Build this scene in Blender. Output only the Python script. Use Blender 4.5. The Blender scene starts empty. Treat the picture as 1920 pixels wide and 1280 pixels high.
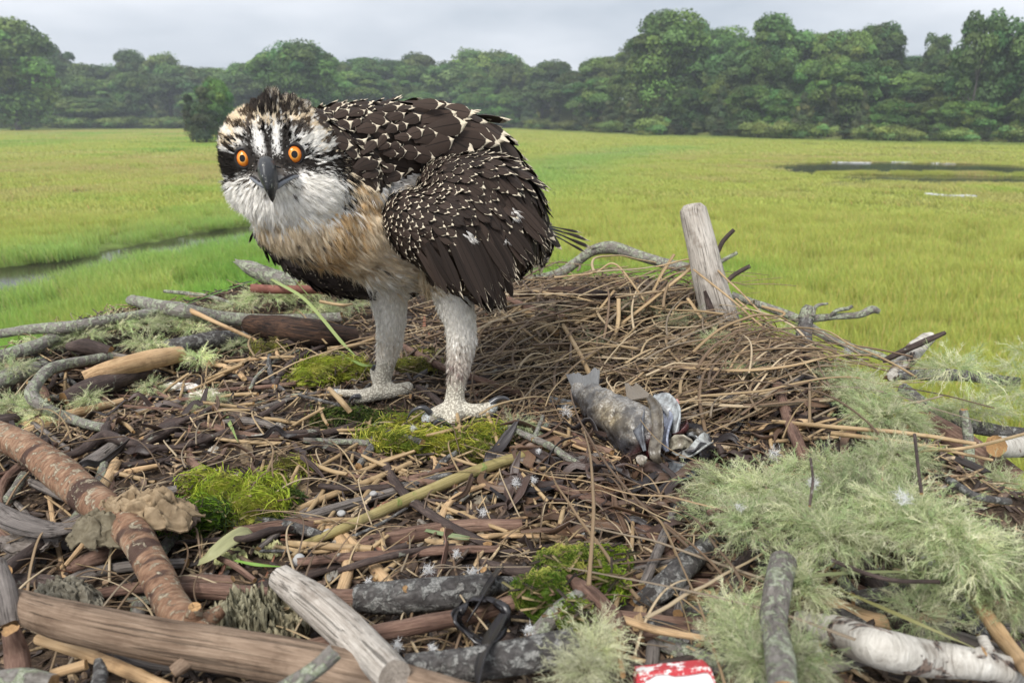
import bpy, math, random
import numpy as np
from mathutils import Vector
from mathutils.bvhtree import BVHTree

SC = bpy.context.scene
COL = SC.collection
rnd = random.Random(7)
R = np.random.RandomState(11)

# ------------------------------------------------------------------ camera, sky, sun
W0, H0, F0 = 1920.0, 1280.0, 1387.0
CAMZ = 3.0
PITCH = math.atan(425.0 / F0)
cam_d = bpy.data.cameras.new('camera')
cam = bpy.data.objects.new('camera', cam_d)
COL.objects.link(cam)
cam.location = (0, 0, CAMZ)
cam.rotation_euler = (math.pi / 2 - PITCH, 0, 0)
cam_d.sensor_width = 36.0
cam_d.lens = 36.0 * F0 / W0
cam_d.clip_start = 0.02
cam_d.clip_end = 6000.0
cam_d.dof.use_dof = True
cam_d.dof.focus_distance = 0.72
cam_d.dof.aperture_fstop = 13.0
SC.camera = cam

SC.view_settings.view_transform = 'Standard'
SC.view_settings.look = 'None'
SC.view_settings.gamma = 1.0
SC.view_settings.exposure = 0.95
SC.view_settings.use_curve_mapping = False

SUN_EL, SUN_ROT = math.radians(54), math.radians(208)
world = bpy.data.worlds.new('World')
SC.world = world
world.use_nodes = True
wn, wl = world.node_tree.nodes, world.node_tree.links
for n in list(wn): wn.remove(n)
w_out = wn.new('ShaderNodeOutputWorld'); w_bg = wn.new('ShaderNodeBackground')
w_sky = wn.new('ShaderNodeTexSky'); w_sky.sky_type = 'NISHITA'; w_sky.sun_disc = False
w_sky.sun_elevation = SUN_EL; w_sky.sun_rotation = SUN_ROT
w_sky.dust_density = 3.0
w_sat = wn.new('ShaderNodeHueSaturation'); w_sat.inputs['Saturation'].default_value = 0.35
wl.new(w_sky.outputs[0], w_sat.inputs['Color'])
w_tc = wn.new('ShaderNodeTexCoord')
w_map = wn.new('ShaderNodeMapping'); w_map.inputs['Scale'].default_value = (1.0, 1.0, 3.4)
w_map.inputs['Location'].default_value = (0.35, 0.1, 0.2)
wl.new(w_tc.outputs['Generated'], w_map.inputs[0])
w_n = wn.new('ShaderNodeTexNoise'); w_n.inputs['Scale'].default_value = 2.3
w_n.inputs['Detail'].default_value = 5.0; w_n.inputs['Roughness'].default_value = 0.48
wl.new(w_map.outputs[0], w_n.inputs['Vector'])
w_r = wn.new('ShaderNodeValToRGB')
w_r.color_ramp.elements[0].position = 0.36; w_r.color_ramp.elements[0].color = (2.35, 2.65, 3.05, 1)
w_r.color_ramp.elements[1].position = 0.66; w_r.color_ramp.elements[1].color = (4.6, 4.75, 5.05, 1)
wl.new(w_n.outputs[0], w_r.inputs[0])
w_mix = wn.new('ShaderNodeMix'); w_mix.data_type = 'RGBA'; w_mix.inputs['Factor'].default_value = 0.90
wl.new(w_sat.outputs[0], w_mix.inputs['A']); wl.new(w_r.outputs[0], w_mix.inputs['B'])
wl.new(w_mix.outputs['Result'], w_bg.inputs['Color'])
w_bg.inputs['Strength'].default_value = 0.12
wl.new(w_bg.outputs[0], w_out.inputs[0])

sun_d = bpy.data.lights.new('sun', 'SUN')
sun = bpy.data.objects.new('sun', sun_d)
COL.objects.link(sun)
sun_d.energy = 2.1
sun_d.angle = math.radians(24)
sun_d.color = (1.0, 0.965, 0.91)
_sd = Vector((math.cos(SUN_EL) * math.sin(SUN_ROT), math.cos(SUN_EL) * math.cos(SUN_ROT), math.sin(SUN_EL)))
sun.rotation_euler = (_sd).to_track_quat('Z', 'Y').to_euler()

# ------------------------------------------------------------------ geometry helpers
CAM = np.array([0, 0, CAMZ])
_sp, _cp = math.sin(PITCH), math.cos(PITCH)
FWD = np.array([0, _cp, -_sp]); UP = np.array([0, _sp, _cp]); RGT = np.array([1.0, 0, 0])

def ray(px, py):
    return FWD + (px - 960.0) / F0 * RGT + (640.0 - py) / F0 * UP

def P(px, py, d):
    return CAM + d * ray(px, py)

def depth(p):
    return np.dot(np.asarray(p) - CAM, FWD)

def proj(p):
    q = np.asarray(p) - CAM
    d = q @ FWD
    return 960 + F0 * (q @ RGT) / d, 640 - F0 * (q @ UP) / d, d

def marsh(px, py, z=0.0):
    r = ray(px, py)
    return CAM + r * ((z - CAMZ) / r[2])

def _hash(ix, iy, iz, seed):
    h = (ix * 374761393 + iy * 668265263 + iz * 2147483647 * 0 + iz * 1274126177 + seed * 974634777) & 0xFFFFFFFF
    h = ((h ^ (h >> 13)) * 1274126177) & 0xFFFFFFFF
    h = (h ^ (h >> 16)) & 0xFFFFFF
    return h / float(0xFFFFFF)

def vnoise(p, seed=0):
    p = np.asarray(p, dtype=np.float64)
    i = np.floor(p).astype(np.int64); f = p - i; f = f * f * (3 - 2 * f)
    out = 0
    for dx in (0, 1):
        for dy in (0, 1):
            for dz in (0, 1):
                w = (f[..., 0] if dx else 1 - f[..., 0]) * (f[..., 1] if dy else 1 - f[..., 1]) * (f[..., 2] if dz else 1 - f[..., 2])
                out = out + w * _hash(i[..., 0] + dx, i[..., 1] + dy, i[..., 2] + dz, seed)
    return out

def fbm(p, oct=4, seed=0, rough=0.5):
    p = np.asarray(p, dtype=np.float64); a = 1.0; s = 0.0; t = 0.0
    for k in range(oct):
        s = s + a * vnoise(p * 2 ** k + 17.3 * k, seed + k); t += a; a *= rough
    return s / t

def fb2(x, y, sc, oct=3, seed=0):
    return fbm(np.stack([x * sc, y * sc, 0 * x + 3.7], -1), oct, seed)

def unit(v):
    v = np.asarray(v, float)
    return v / np.maximum(np.linalg.norm(v, axis=-1, keepdims=True), 1e-9)

def smooth01(a, b, x):
    t = np.clip((x - a) / (b - a), 0, 1)
    return t * t * (3 - 2 * t)

class Acc:
    """collects pieces of one mesh"""
    def __init__(s):
        s.v, s.q, s.t, s.col, s.uv, s.n = [], [], [], [], [], 0
    def add(s, v, q=None, t=None, col=(1, 1, 1), uv=None):
        v = np.asarray(v, float).reshape(-1, 3); m = len(v)
        s.v.append(v)
        if q is not None and len(q): s.q.append(np.asarray(q, int).reshape(-1, 4) + s.n)
        if t is not None and len(t): s.t.append(np.asarray(t, int).reshape(-1, 3) + s.n)
        c = np.asarray(col, float)
        if c.ndim == 1: c = np.tile(c[None, :], (m, 1))
        c = np.concatenate([c[:, :3], np.ones((m, 1))], 1) if c.shape[1] < 4 else c
        s.col.append(c)
        if uv is None: uv = np.zeros((m, 3))
        s.uv.append(np.asarray(uv, float).reshape(-1, 3))
        s.n += m
        return s
    def arrays(s):
        return (np.concatenate(s.v), np.concatenate(s.q) if s.q else np.zeros((0, 4), int),
                np.concatenate(s.t) if s.t else np.zeros((0, 3), int), np.concatenate(s.col), np.concatenate(s.uv))

def make_mesh(name, acc, mat=None, smooth=True, origin=None):
    v, q, t, c, u = acc.arrays()
    if origin is not None: v = v - np.asarray(origin)[None, :]
    me = bpy.data.meshes.new(name)
    me.vertices.add(len(v)); me.vertices.foreach_set('co', v.astype(np.float32).ravel())
    nl = 4 * len(q) + 3 * len(t)
    me.loops.add(nl); me.polygons.add(len(q) + len(t))
    me.loops.foreach_set('vertex_index', np.concatenate([q.ravel(), t.ravel()]).astype(np.int32))
    me.polygons.foreach_set('loop_start', np.concatenate([np.arange(len(q)) * 4, 4 * len(q) + np.arange(len(t)) * 3]).astype(np.int32))
    me.polygons.foreach_set('use_smooth', np.full(len(q) + len(t), smooth, dtype=bool))
    me.update(calc_edges=True)
    a = me.attributes.new('col', 'FLOAT_COLOR', 'POINT'); a.data.foreach_set('color', c.astype(np.float32).ravel())
    a = me.attributes.new('tuv', 'FLOAT_VECTOR', 'POINT'); a.data.foreach_set('vector', u.astype(np.float32).ravel())
    if mat: me.materials.append(mat)
    return me

def link(name, me, parent=None, loc=None):
    o = bpy.data.objects.new(name, me); COL.objects.link(o)
    if parent is not None: o.parent = parent
    if loc is not None: o.location = loc
    return o

def tag(o, label=None, cat=None, group=None, kind=None):
    if label: o['label'] = label
    if cat: o['category'] = cat
    if group: o['group'] = group
    if kind: o['kind'] = kind
    return o

def obj(name, acc, mat, parent=None, origin=None, smooth=True):
    """one mesh object; under a parent the geometry is stored relative to the parent's base"""
    if parent is not None: origin = origin if origin is not None else ROOTLOC.get(parent.name, (0, 0, 0))
    if origin is None:
        v = np.concatenate(acc.v); origin = v.mean(0); origin[2] = v[:, 2].min()
    me = make_mesh(name, acc, mat, smooth, origin)
    o = link(name, me, parent, None if parent is not None else tuple(origin))
    ROOTLOC[o.name] = tuple(origin)
    return o
ROOTLOC = {}

def thing(name, loc, label, cat, group=None):
    o = bpy.data.objects.new(name, None); COL.objects.link(o); o.location = tuple(loc)
    o.empty_display_size = 0.05
    ROOTLOC[o.name] = tuple(loc)
    return tag(o, label, cat, group)

def frames(pts):
    pts = np.asarray(pts, float); n = len(pts)
    T = unit(np.gradient(pts, axis=0))
    a = np.array([0, 0, 1.0]) if abs(T[0][2]) < 0.9 else np.array([1.0, 0, 0])
    X = np.zeros((n, 3)); x = unit(np.cross(a, T[0])); X[0] = x
    for i in range(1, n):
        x = x - T[i] * np.dot(x, T[i]); x = unit(x); X[i] = x
    Y = np.cross(T, X)
    return T, X, Y

def resample(pts, rad, step):
    pts = np.asarray(pts, float); rad = np.asarray(rad, float)
    if len(pts) > 2:                                    # catmull-rom
        out, ro = [], []
        p = np.vstack([2 * pts[0] - pts[1], pts, 2 * pts[-1] - pts[-2]])
        for i in range(len(pts) - 1):
            a, b, c, d = p[i:i + 4]
            for t in np.linspace(0, 1, 8, endpoint=False):
                out.append(0.5 * ((2 * b) + (-a + c) * t + (2 * a - 5 * b + 4 * c - d) * t * t + (-a + 3 * b - 3 * c + d) * t ** 3))
                ro.append(rad[i] * (1 - t) + rad[i + 1] * t)
        out.append(pts[-1]); ro.append(rad[-1]); pts = np.array(out); rad = np.array(ro)
    s = np.concatenate([[0], np.cumsum(np.linalg.norm(np.diff(pts, axis=0), axis=1))])
    n = max(3, int(s[-1] / step) + 1); t = np.linspace(0, s[-1], n)
    return np.stack([np.interp(t, s, pts[:, k]) for k in range(3)], 1), np.interp(t, s, rad), t

def tube(acc, pts, rad, sides=10, step=None, col=(1, 1, 1), rough=0.0, rsc=60.0, seed=0, flat=1.0, cap=True, ragged=0.0, capcol=None, wob=0.0):
    rad = np.asarray(rad if np.ndim(rad) else [rad] * len(pts), float)
    pts, rad, s = resample(pts, rad, step or max(0.0015, float(np.mean(rad)) * 0.6))
    if wob:
        w = np.stack([vnoise(np.stack([s * 14 / 0.1 * 0.1 + 5 * k, 0 * s + seed, 0 * s], -1), seed + k) - 0.5 for k in range(3)], 1)
        pts = pts + w * wob
    T, X, Y = frames(pts); n = len(pts)
    th = np.linspace(0, 2 * math.pi, sides, endpoint=False)
    c, sn = np.cos(th), np.sin(th)
    rr = np.repeat(rad[:, None], sides, 1)
    if rough:
        q = np.stack([np.repeat(s[:, None], sides, 1) * rsc * 0.35, rr * c[None] * rsc, rr * sn[None] * rsc + seed * 3.1], -1)
        rr = rr * (1 + rough * 2 * (fbm(q, 4, seed) - 0.5))
    if ragged:
        pts = pts.copy()
    v = pts[:, None, :] + X[:, None, :] * (rr * c)[..., None] + Y[:, None, :] * (rr * sn * flat)[..., None]
    if ragged:
        dj = (vnoise(np.stack([np.arange(sides) * 0.9, np.zeros(sides), np.zeros(sides) + seed], -1), seed) - 0.4) * ragged
        v[0] -= T[0][None] * dj[:, None]; v[-1] += T[-1][None] * dj[:, None]
    uv = np.stack([np.repeat(s[:, None], sides, 1), rr * c[None], rr * sn[None]], -1)
    i = np.arange(n - 1)[:, None] * sides; j = np.arange(sides)[None]; jn = (j + 1) % sides
    q = np.stack([i + j, i + jn, i + sides + jn, i + sides + j], -1).reshape(-1, 4)
    acc.add(v.reshape(-1, 3), q, None, col, uv.reshape(-1, 3))
    if cap:
        cc = col if capcol is None else capcol
        for e, sgn in ((0, 1), (n - 1, -1)):
            ring = v[e] - 0 * T[e]
            ctr = v[e].mean(0) + T[e] * sgn * rad[e] * 0.15
            vv = np.vstack([ring, ctr[None]])
            k = np.arange(sides); kn = (k + 1) % sides
            tri = np.stack([kn, k, 0 * k + sides] if e == 0 else [k, kn, 0 * k + sides], 1)
            u = np.vstack([np.stack([0 * th + 9.0, rad[e] * c, rad[e] * sn], -1), [[9.0, 0, 0]]])
            acc.add(vv, None, tri, cc, u)
    return acc

def stamp(acc, tv, tq, tt, pos, X, Y, Z, col, tuv=None, rndv=None):
    """copies of a template (M,3) at N frames; X, Y, Z already carry their scale"""
    N = len(pos)
    if N == 0: return acc
    M = len(tv)
    v = pos[:, None] + tv[None, :, 0:1] * X[:, None] + tv[None, :, 1:2] * Y[:, None] + tv[None, :, 2:3] * Z[:, None]
    off = (np.arange(N) * M)[:, None, None]
    q = (np.asarray(tq)[None] + off).reshape(-1, 4) if tq is not None and len(tq) else None
    t = (np.asarray(tt)[None] + off).reshape(-1, 3) if tt is not None and len(tt) else None
    c = np.asarray(col, float)
    if c.ndim == 1: c = np.tile(c, (N, 1))
    if c.ndim == 2: c = np.repeat(c[:, None], M, 1)
    u = np.zeros((N, M, 3)) if tuv is None else np.repeat(np.asarray(tuv)[None], N, 0).astype(float)
    if rndv is not None: u = u.copy(); u[..., 2] = rndv[:, None]
    return acc.add(v.reshape(-1, 3), q, t, c.reshape(-1, c.shape[-1]), u.reshape(-1, 3))

def tmpl_grid(nu, nv, fn):
    u = np.linspace(0, 1, nu); v = np.linspace(-1, 1, nv)
    U, V = np.meshgrid(u, v, indexing='ij')
    pts = fn(U, V)
    i, j = np.meshgrid(np.arange(nu - 1), np.arange(nv - 1), indexing='ij')
    a = (i * nv + j).ravel()
    q = np.stack([a, a + nv, a + nv + 1, a + 1], 1)
    return pts.reshape(-1, 3), q, np.stack([U.ravel(), V.ravel(), 0 * U.ravel()], 1)

# ------------------------------------------------------------------ materials
class MT:
    def __init__(s, name, rough=0.7, spec=0.3):
        s.m = bpy.data.materials.new(name); s.m.use_nodes = True
        s.nt = s.m.node_tree; s.b = s.nt.nodes['Principled BSDF']
        s.b.inputs['Roughness'].default_value = rough
        s.b.inputs['Specular IOR Level'].default_value = spec
    def n(s, t, **k):
        x = s.nt.nodes.new(t)
        for a, b in k.items(): setattr(x, a, b)
        return x
    def l(s, a, b): s.nt.links.new(a, b)
    def setv(s, sock, v):
        if hasattr(v, 'links') or hasattr(v, 'is_linked'): s.l(v, sock)
        else: sock.default_value = v
    def attr(s, name, out='Color', typ='GEOMETRY'):
        a = s.n('ShaderNodeAttribute'); a.attribute_name = name; a.attribute_type = typ
        return a.outputs[out]
    def mapv(s, vec, scale=(1, 1, 1), loc=(0, 0, 0)):
        a = s.n('ShaderNodeMapping'); s.l(vec, a.inputs[0]); a.inputs['Scale'].default_value = scale; a.inputs['Location'].default_value = loc
        return a.outputs[0]
    def noise(s, vec, scale=5.0, det=4.0, rough=0.55, dist=0.0, out='Fac'):
        a = s.n('ShaderNodeTexNoise'); s.l(vec, a.inputs['Vector']); a.inputs['Scale'].default_value = scale
        a.inputs['Detail'].default_value = det; a.inputs['Roughness'].default_value = rough; a.inputs['Distortion'].default_value = dist
        return a.outputs[out]
    def voro(s, vec, scale=5.0, feat='F1', out='Distance'):
        a = s.n('ShaderNodeTexVoronoi', feature=feat); s.l(vec, a.inputs['Vector']); a.inputs['Scale'].default_value = scale
        return a.outputs[out]
    def ramp(s, fac, stops):
        a = s.n('ShaderNodeValToRGB'); s.l(fac, a.inputs[0]); e = a.color_ramp.elements
        while len(e) < len(stops): e.new(0.5)
        for x, (p, c) in zip(e, stops):
            x.position = p; x.color = (c[0], c[1], c[2], 1) if not np.isscalar(c) else (c, c, c, 1)
        return a.outputs[0]
    def mix(s, f, a, b, mode='MIX'):
        m = s.n('ShaderNodeMix', data_type='RGBA', blend_type=mode)
        for k, v in (('Factor', f), ('A', a), ('B', b)):
            sk = m.inputs[k] if k == 'Factor' else [i for i in m.inputs if i.name == k and i.type == 'RGBA'][0]
            if isinstance(v, (int, float)) and k != 'Factor': v = (v, v, v, 1)
            if isinstance(v, tuple) and len(v) == 3: v = v + (1,)
            s.setv(sk, v)
        return [o for o in m.outputs if o.type == 'RGBA'][0]
    def math(s, op, a, b=0.0, c=0.0):
        m = s.n('ShaderNodeMath', operation=op); s.setv(m.inputs[0], a); s.setv(m.inputs[1], b); s.setv(m.inputs[2], c)
        return m.outputs[0]
    def mr(s, x, a, b, c=0.0, d=1.0):
        m = s.n('ShaderNodeMapRange', interpolation_type='SMOOTHSTEP'); s.setv(m.inputs[0], x)
        m.inputs[1].default_value = a; m.inputs[2].default_value = b; m.inputs[3].default_value = c; m.inputs[4].default_value = d
        return m.outputs[0]
    def sep(s, v):
        a = s.n('ShaderNodeSeparateXYZ'); s.l(v, a.inputs[0]); return a.outputs
    def bump(s, h, strength=0.5, dist=0.002):
        b = s.n('ShaderNodeBump'); b.inputs['Strength'].default_value = strength; b.inputs['Distance'].default_value = dist
        s.l(h, b.inputs['Height']); s.l(b.outputs[0], s.b.inputs['Normal'])
    def base(s, c): s.setv(s.b.inputs['Base Color'], c if not isinstance(c, tuple) else (c + (1,))[:4]); return s
    def translucent(s, f=0.35, colsock=None):
        t = s.n('ShaderNodeBsdfTranslucent'); mx = s.n('ShaderNodeMixShader'); out = s.nt.nodes['Material Output']
        if colsock is not None: s.l(colsock, t.inputs[0])
        mx.inputs[0].default_value = f; s.l(s.b.outputs[0], mx.inputs[1]); s.l(t.outputs[0], mx.inputs[2]); s.l(mx.outputs[0], out.inputs[0])
        return s
    def oc(s): return s.n('ShaderNodeTexCoord').outputs['Object']
    def orand(s): return s.n('ShaderNodeObjectInfo').outputs['Random']

def bark(name, stops, grain=(40, 300), bump=0.8, dist=0.002, patch=None, cracks=0.0, cut=(0.50, 0.30, 0.14), rough=0.75, rings=None, pscale=45, plo=0.52):
    """wood or bark in the stick's own coordinates: x along, y and z across (metres)"""
    m = MT(name, rough, 0.25); tc = m.attr('tuv', 'Vector')
    oi = m.n('ShaderNodeObjectInfo').outputs['Random']
    vm = m.n('ShaderNodeVectorMath', operation='ADD'); m.l(tc, vm.inputs[0])
    cx = m.n('ShaderNodeCombineXYZ'); m.l(m.math('MULTIPLY', oi, 3.0), cx.inputs[0]); m.l(m.math('MULTIPLY', oi, 0.7), cx.inputs[1]); m.l(cx.outputs[0], vm.inputs[1])
    v = vm.outputs[0]
    g = m.noise(m.mapv(v, (grain[0] * 2, grain[1] * 2.2, grain[1] * 2.2)), 1.0, 8, 0.72, 0.5)
    big = m.noise(m.mapv(v, (22, 40, 40)), 1.0, 4, 0.6)
    f = m.math('ADD', m.math('MULTIPLY', g, 0.70), m.math('MULTIPLY', big, 0.36))
    c = m.ramp(f, stops)
    h = g
    if cracks:
        ck = m.mr(m.noise(m.mapv(v, (grain[0] * 0.5, grain[1] * 1.5, grain[1] * 1.5)), 1.0, 4, 0.6, 0.6), 0.38, 0.44)
        c = m.mix(m.math('MULTIPLY', m.math('SUBTRACT', 1.0, ck), cracks), c, (0.02, 0.015, 0.01))
        h = m.math('ADD', h, m.math('MULTIPLY', ck, 0.6))
    if rings:
        rg = m.mr(m.noise(m.mapv(v, (rings[0], 12, 12)), 1.0, 3, 0.6, 0.5), 0.56, 0.62)
        c = m.mix(m.math('MULTIPLY', rg, rings[1]), c, rings[2])
    if patch:
        pn = m.noise(v, pscale, 5, 0.6, 0.6)
        pm = m.mr(pn, plo, plo + 0.07)
        pc = m.mix(m.mr(m.noise(v, pscale * 5, 3, 0.6), 0.4, 0.6), patch[0], patch[1])
        c = m.mix(pm, c, pc); h = m.math('ADD', h, m.math('MULTIPLY', m.math('MULTIPLY', pm, m.noise(v, 500, 3, 0.7)), 0.9))
    if cut:
        x = m.sep(tc)[0]
        rv = m.sep(tc); rad = m.math('SQRT', m.math('ADD', m.math('MULTIPLY', rv[1], rv[1]), m.math('MULTIPLY', rv[2], rv[2])))
        rr = m.noise(m.mapv(tc, (0, 900, 900)), 1.0, 2, 0.5)
        cc = m.mix(rr, tuple(k * 0.55 for k in cut), tuple(min(1, k * 1.3) for k in cut))
        c = m.mix(m.math('GREATER_THAN', x, 8.0), c, cc)
    dirt = m.mr(m.noise(v, 55, 5, 0.65), 0.50, 0.72)
    c = m.mix(m.math('MULTIPLY', dirt, 0.55), c, m.mix(1.0, c, (0.35, 0.30, 0.26), 'MULTIPLY'))
    m.base(c); m.bump(h, bump, dist)
    return m.m

def leafy(name, col_jit=0.25, tr=0.4, rough=0.6, nscale=3.0):
    m = MT(name, rough, 0.25); c = m.attr('col')
    hs = m.n('ShaderNodeHueSaturation'); m.l(c, hs.inputs['Color'])
    r = m.orand()
    m.l(m.math('ADD', 0.5 - 0.018, m.math('MULTIPLY', r, 0.036)), hs.inputs['Hue'])
    m.l(m.math('ADD', 1.0 - col_jit, m.math('MULTIPLY', m.math('FRACT', m.math('MULTIPLY', r, 7.13)), 2 * col_jit)), hs.inputs['Value'])
    m.base(hs.outputs[0]); m.translucent(tr, hs.outputs[0])
    return m.m
# ------------------------------------------------------------------ the marsh
def seg_dist(x, y, line):
    best = np.full(x.shape, 1e9)
    for (ax, ay), (bx, by) in zip(line[:-1], line[1:]):
        dx, dy = bx - ax, by - ay; L = dx * dx + dy * dy
        t = np.clip(((x - ax) * dx + (y - ay) * dy) / L, 0, 1)
        best = np.minimum(best, np.hypot(x - ax - t * dx, y - ay - t * dy))
    return best

def mp(px, py): q = marsh(px, py); return (q[0], q[1])
CREEK = [mp(-500, 640), mp(-120, 560), mp(0, 528), mp(100, 500), mp(230, 478), mp(340, 455), mp(430, 440), mp(520, 425), mp(640, 400)]
DITCH = [mp(1000, 322), mp(1110, 296), mp(1240, 277)]

ISL = ((20.8, 40.2, .75), (22.9, 40.4, .55), (24.8, 40.0, .8), (18.9, 40.6, .7), (27.6, 39.6, 1.0), (17.0, 40.0, .6))
def pond_field(x, y):
    """>0 inside the pond"""
    a = 1 - ((x - 23.0) / 8.0) ** 2 - ((y - 44.0) / 6.4) ** 2
    b = 1 - ((x - 25.5) / 9.0) ** 2 - ((y - 37.0) / 2.6) ** 2
    f = np.maximum(a, b) + (fb2(x, y, 0.35, 3, 5) - 0.5) * 0.9
    for cx, cy, r in ISL:
        f = np.minimum(f, (np.hypot((x - cx) / 1.5, (y - cy)) - r) * 0.8)
    return f

def marsh_z(x, y):
    d = seg_dist(x, y, CREEK) + (fb2(x, y, 0.9, 3, 3) - 0.5) * 0.9
    wide = 1.15 * np.clip(np.interp(np.hypot(x, y), [11, 17, 24, 34], [0.62, 0.85, 0.72, 0.15]), 0.1, 2)
    ch = 1 - smooth01(wide, wide + 0.45, d)
    pf = pond_field(x, y)
    po = smooth01(-0.05, 0.12, pf)
    z = (fb2(x, y, 0.25, 3, 9) - 0.5) * 0.16 + (fb2(x, y, 2.0, 2, 12) - 0.5) * 0.05
    z = z * (1 - .8 * np.exp(-np.maximum(-pf, 0) * 1.0)) - 0.45 * ch - 0.4 * po
    rise = smooth01(0, 60, y - treeline(x))
    return z + rise * 6.0

def treeline(x):
    # distance (y) of the marsh's far edge for a given x
    return np.interp(x, [-300, -70, -42, -34, -27, 0, 20, 40, 60, 80, 200], [190, 175, 150, 150, 168, 175, 118, 92, 78, 78, 90])

def marsh_col(x, y, s=1.0):
    r = np.hypot(x, y)
    n1 = fb2(x, y, 0.10, 3, 21); n2 = fb2(x, y + 0.4 * x, 0.5, 3, 31); n3 = fb2(x, y, 0.035, 2, 41)
    green = np.array([0.22, 0.39, 0.065]); yel = np.array([0.40, 0.44, 0.105]); tan = np.array([0.46, 0.40, 0.17]); lush = np.array([0.25, 0.42, 0.115])
    w = smooth01(0.36, 0.62, n1 + (n2 - .5) * 0.45 + smooth01(-3, 3, x) * 0.22 + smooth01(10, 26, r) * 0.14 - 0.05 - .16 * np.exp(-((x + 6) / 6) ** 2) * np.exp(-((y - 13) / 8) ** 2))[..., None]
    c = green * (1 - w) + yel * w
    t = (smooth01(0.50, 0.70, n2 * 0.55 + n3 * 0.45) * smooth01(12, 45, r) * 0.75)[..., None]
    c = c * (1 - t) + tan * t
    dk = seg_dist(x, y, CREEK)
    dk = np.minimum(dk, seg_dist(x, y, [mp(640, 400), mp(1000, 332)] + DITCH) * .8); l = (np.exp(-(dk / 3.0) ** 2) * (.8 - .15 * smooth01(25, 45, r)))[..., None]
    c = c * (1 - l) + lush * l
    l = (np.exp(-((treeline(x) - y) / 9.0) ** 2) * 0.55)[..., None]
    c = c * (1 - l) + np.array([0.12, 0.22, 0.05]) * l
    return c * s

m = MT('marsh_turf', 0.95, 0.1)
oc = m.oc(); c0 = m.attr('col')
nn = m.noise(oc, 6.0, 6, 0.7); c1 = m.mix(m.mr(nn, 0.35, 0.68), m.mix(0.6, c0, (0.05, 0.055, 0.02)), c0)
m.base(c1); m.bump(nn, 0.6, 0.06)
M_TURF = m.m
ang = np.radians(np.linspace(-115, 115, 321)); rr = np.exp(np.linspace(math.log(0.4), math.log(300), 420))
A_, R_ = np.meshgrid(ang, rr, indexing='ij')
gx, gy = R_ * np.sin(A_), R_ * np.cos(A_)
gz = marsh_z(gx, gy) - 0.03
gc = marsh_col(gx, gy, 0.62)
pf = pond_field(gx, gy); dk = seg_dist(gx, gy, CREEK)
mud = np.clip(smooth01(-0.12, 0.02, pf) + smooth01(-0.06, -0.14, gz), 0, 1)[..., None]
gc = gc * (1 - mud) + np.array([0.045, 0.038, 0.026]) * mud
for (cx, cy, a, b, cc) in ((11.9 + 8.3, 47.2, 0, 0, 0),): pass
i, j = np.meshgrid(np.arange(320), np.arange(419), indexing='ij'); k = (i * 420 + j).ravel()
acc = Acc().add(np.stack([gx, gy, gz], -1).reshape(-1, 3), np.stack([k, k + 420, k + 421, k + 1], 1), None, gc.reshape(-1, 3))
tag(obj('ground', acc, M_TURF, origin=(0, 0, 0)), 'flat green salt marsh reaching to the trees', 'ground', kind='structure')

m = MT('still_water', 0.10, 0.28); m.base((0.035, 0.034, 0.022)); m.bump(m.noise(m.oc(), 9.0, 3, 0.5), 0.10, 0.02); M_WATER = m.m
def strip(line, w, z):
    L = np.array(line); T = unit(np.gradient(L, axis=0)); N = np.stack([-T[:, 1], T[:, 0]], 1)
    v = np.concatenate([np.c_[L + N * w, np.full(len(L), z)], np.c_[L - N * w, np.full(len(L), z)]]); n = len(L)
    k = np.arange(n - 1); return Acc().add(v, np.stack([k, k + 1, k + n + 1, k + n], 1))
tag(obj('water', strip(CREEK, 2.6, -0.09), M_WATER), 'narrow dark creek curving through the marsh at the left', 'creek', kind='structure')
acc = Acc().add([(10, 32, -.05), (44, 32, -.05), (44, 50, -.05), (10, 50, -.05)], [(0, 1, 2, 3)])
tag(obj('water', acc, M_WATER), 'dark pool with grass islands in the marsh at the right', 'pond', kind='structure')
# mud on the pool's far edge, sky reflection painted in as pale colour; grey wrack
m = MT('mud_sky_sheen_wrack', 0.5, 0.3); m.base(m.ramp(m.noise(m.oc(), 3.0, 5, 0.6), [(0.38, (0.16, 0.16, 0.14)), (0.58, (0.55, 0.56, 0.55))])); M_SHEEN_WRACK = m.m
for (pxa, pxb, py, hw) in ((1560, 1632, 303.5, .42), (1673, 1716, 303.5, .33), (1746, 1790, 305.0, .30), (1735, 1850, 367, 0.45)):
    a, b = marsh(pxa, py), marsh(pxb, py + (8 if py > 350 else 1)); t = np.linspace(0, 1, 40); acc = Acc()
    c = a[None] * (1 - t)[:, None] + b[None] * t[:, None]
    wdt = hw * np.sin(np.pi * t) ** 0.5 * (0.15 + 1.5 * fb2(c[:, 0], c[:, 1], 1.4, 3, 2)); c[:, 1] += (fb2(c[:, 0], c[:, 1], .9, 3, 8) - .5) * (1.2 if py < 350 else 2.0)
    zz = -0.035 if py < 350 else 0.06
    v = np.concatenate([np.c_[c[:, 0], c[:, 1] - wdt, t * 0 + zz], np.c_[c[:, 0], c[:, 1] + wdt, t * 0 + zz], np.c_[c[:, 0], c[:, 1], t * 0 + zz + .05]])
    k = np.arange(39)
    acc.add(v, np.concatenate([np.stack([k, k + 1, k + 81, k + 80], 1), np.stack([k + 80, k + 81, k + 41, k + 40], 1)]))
    o = obj('wrack' if py > 350 else 'mud_sky_sheen', acc, M_SHEEN_WRACK)
    tag(o, 'mud', 'mud', kind='structure')

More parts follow.
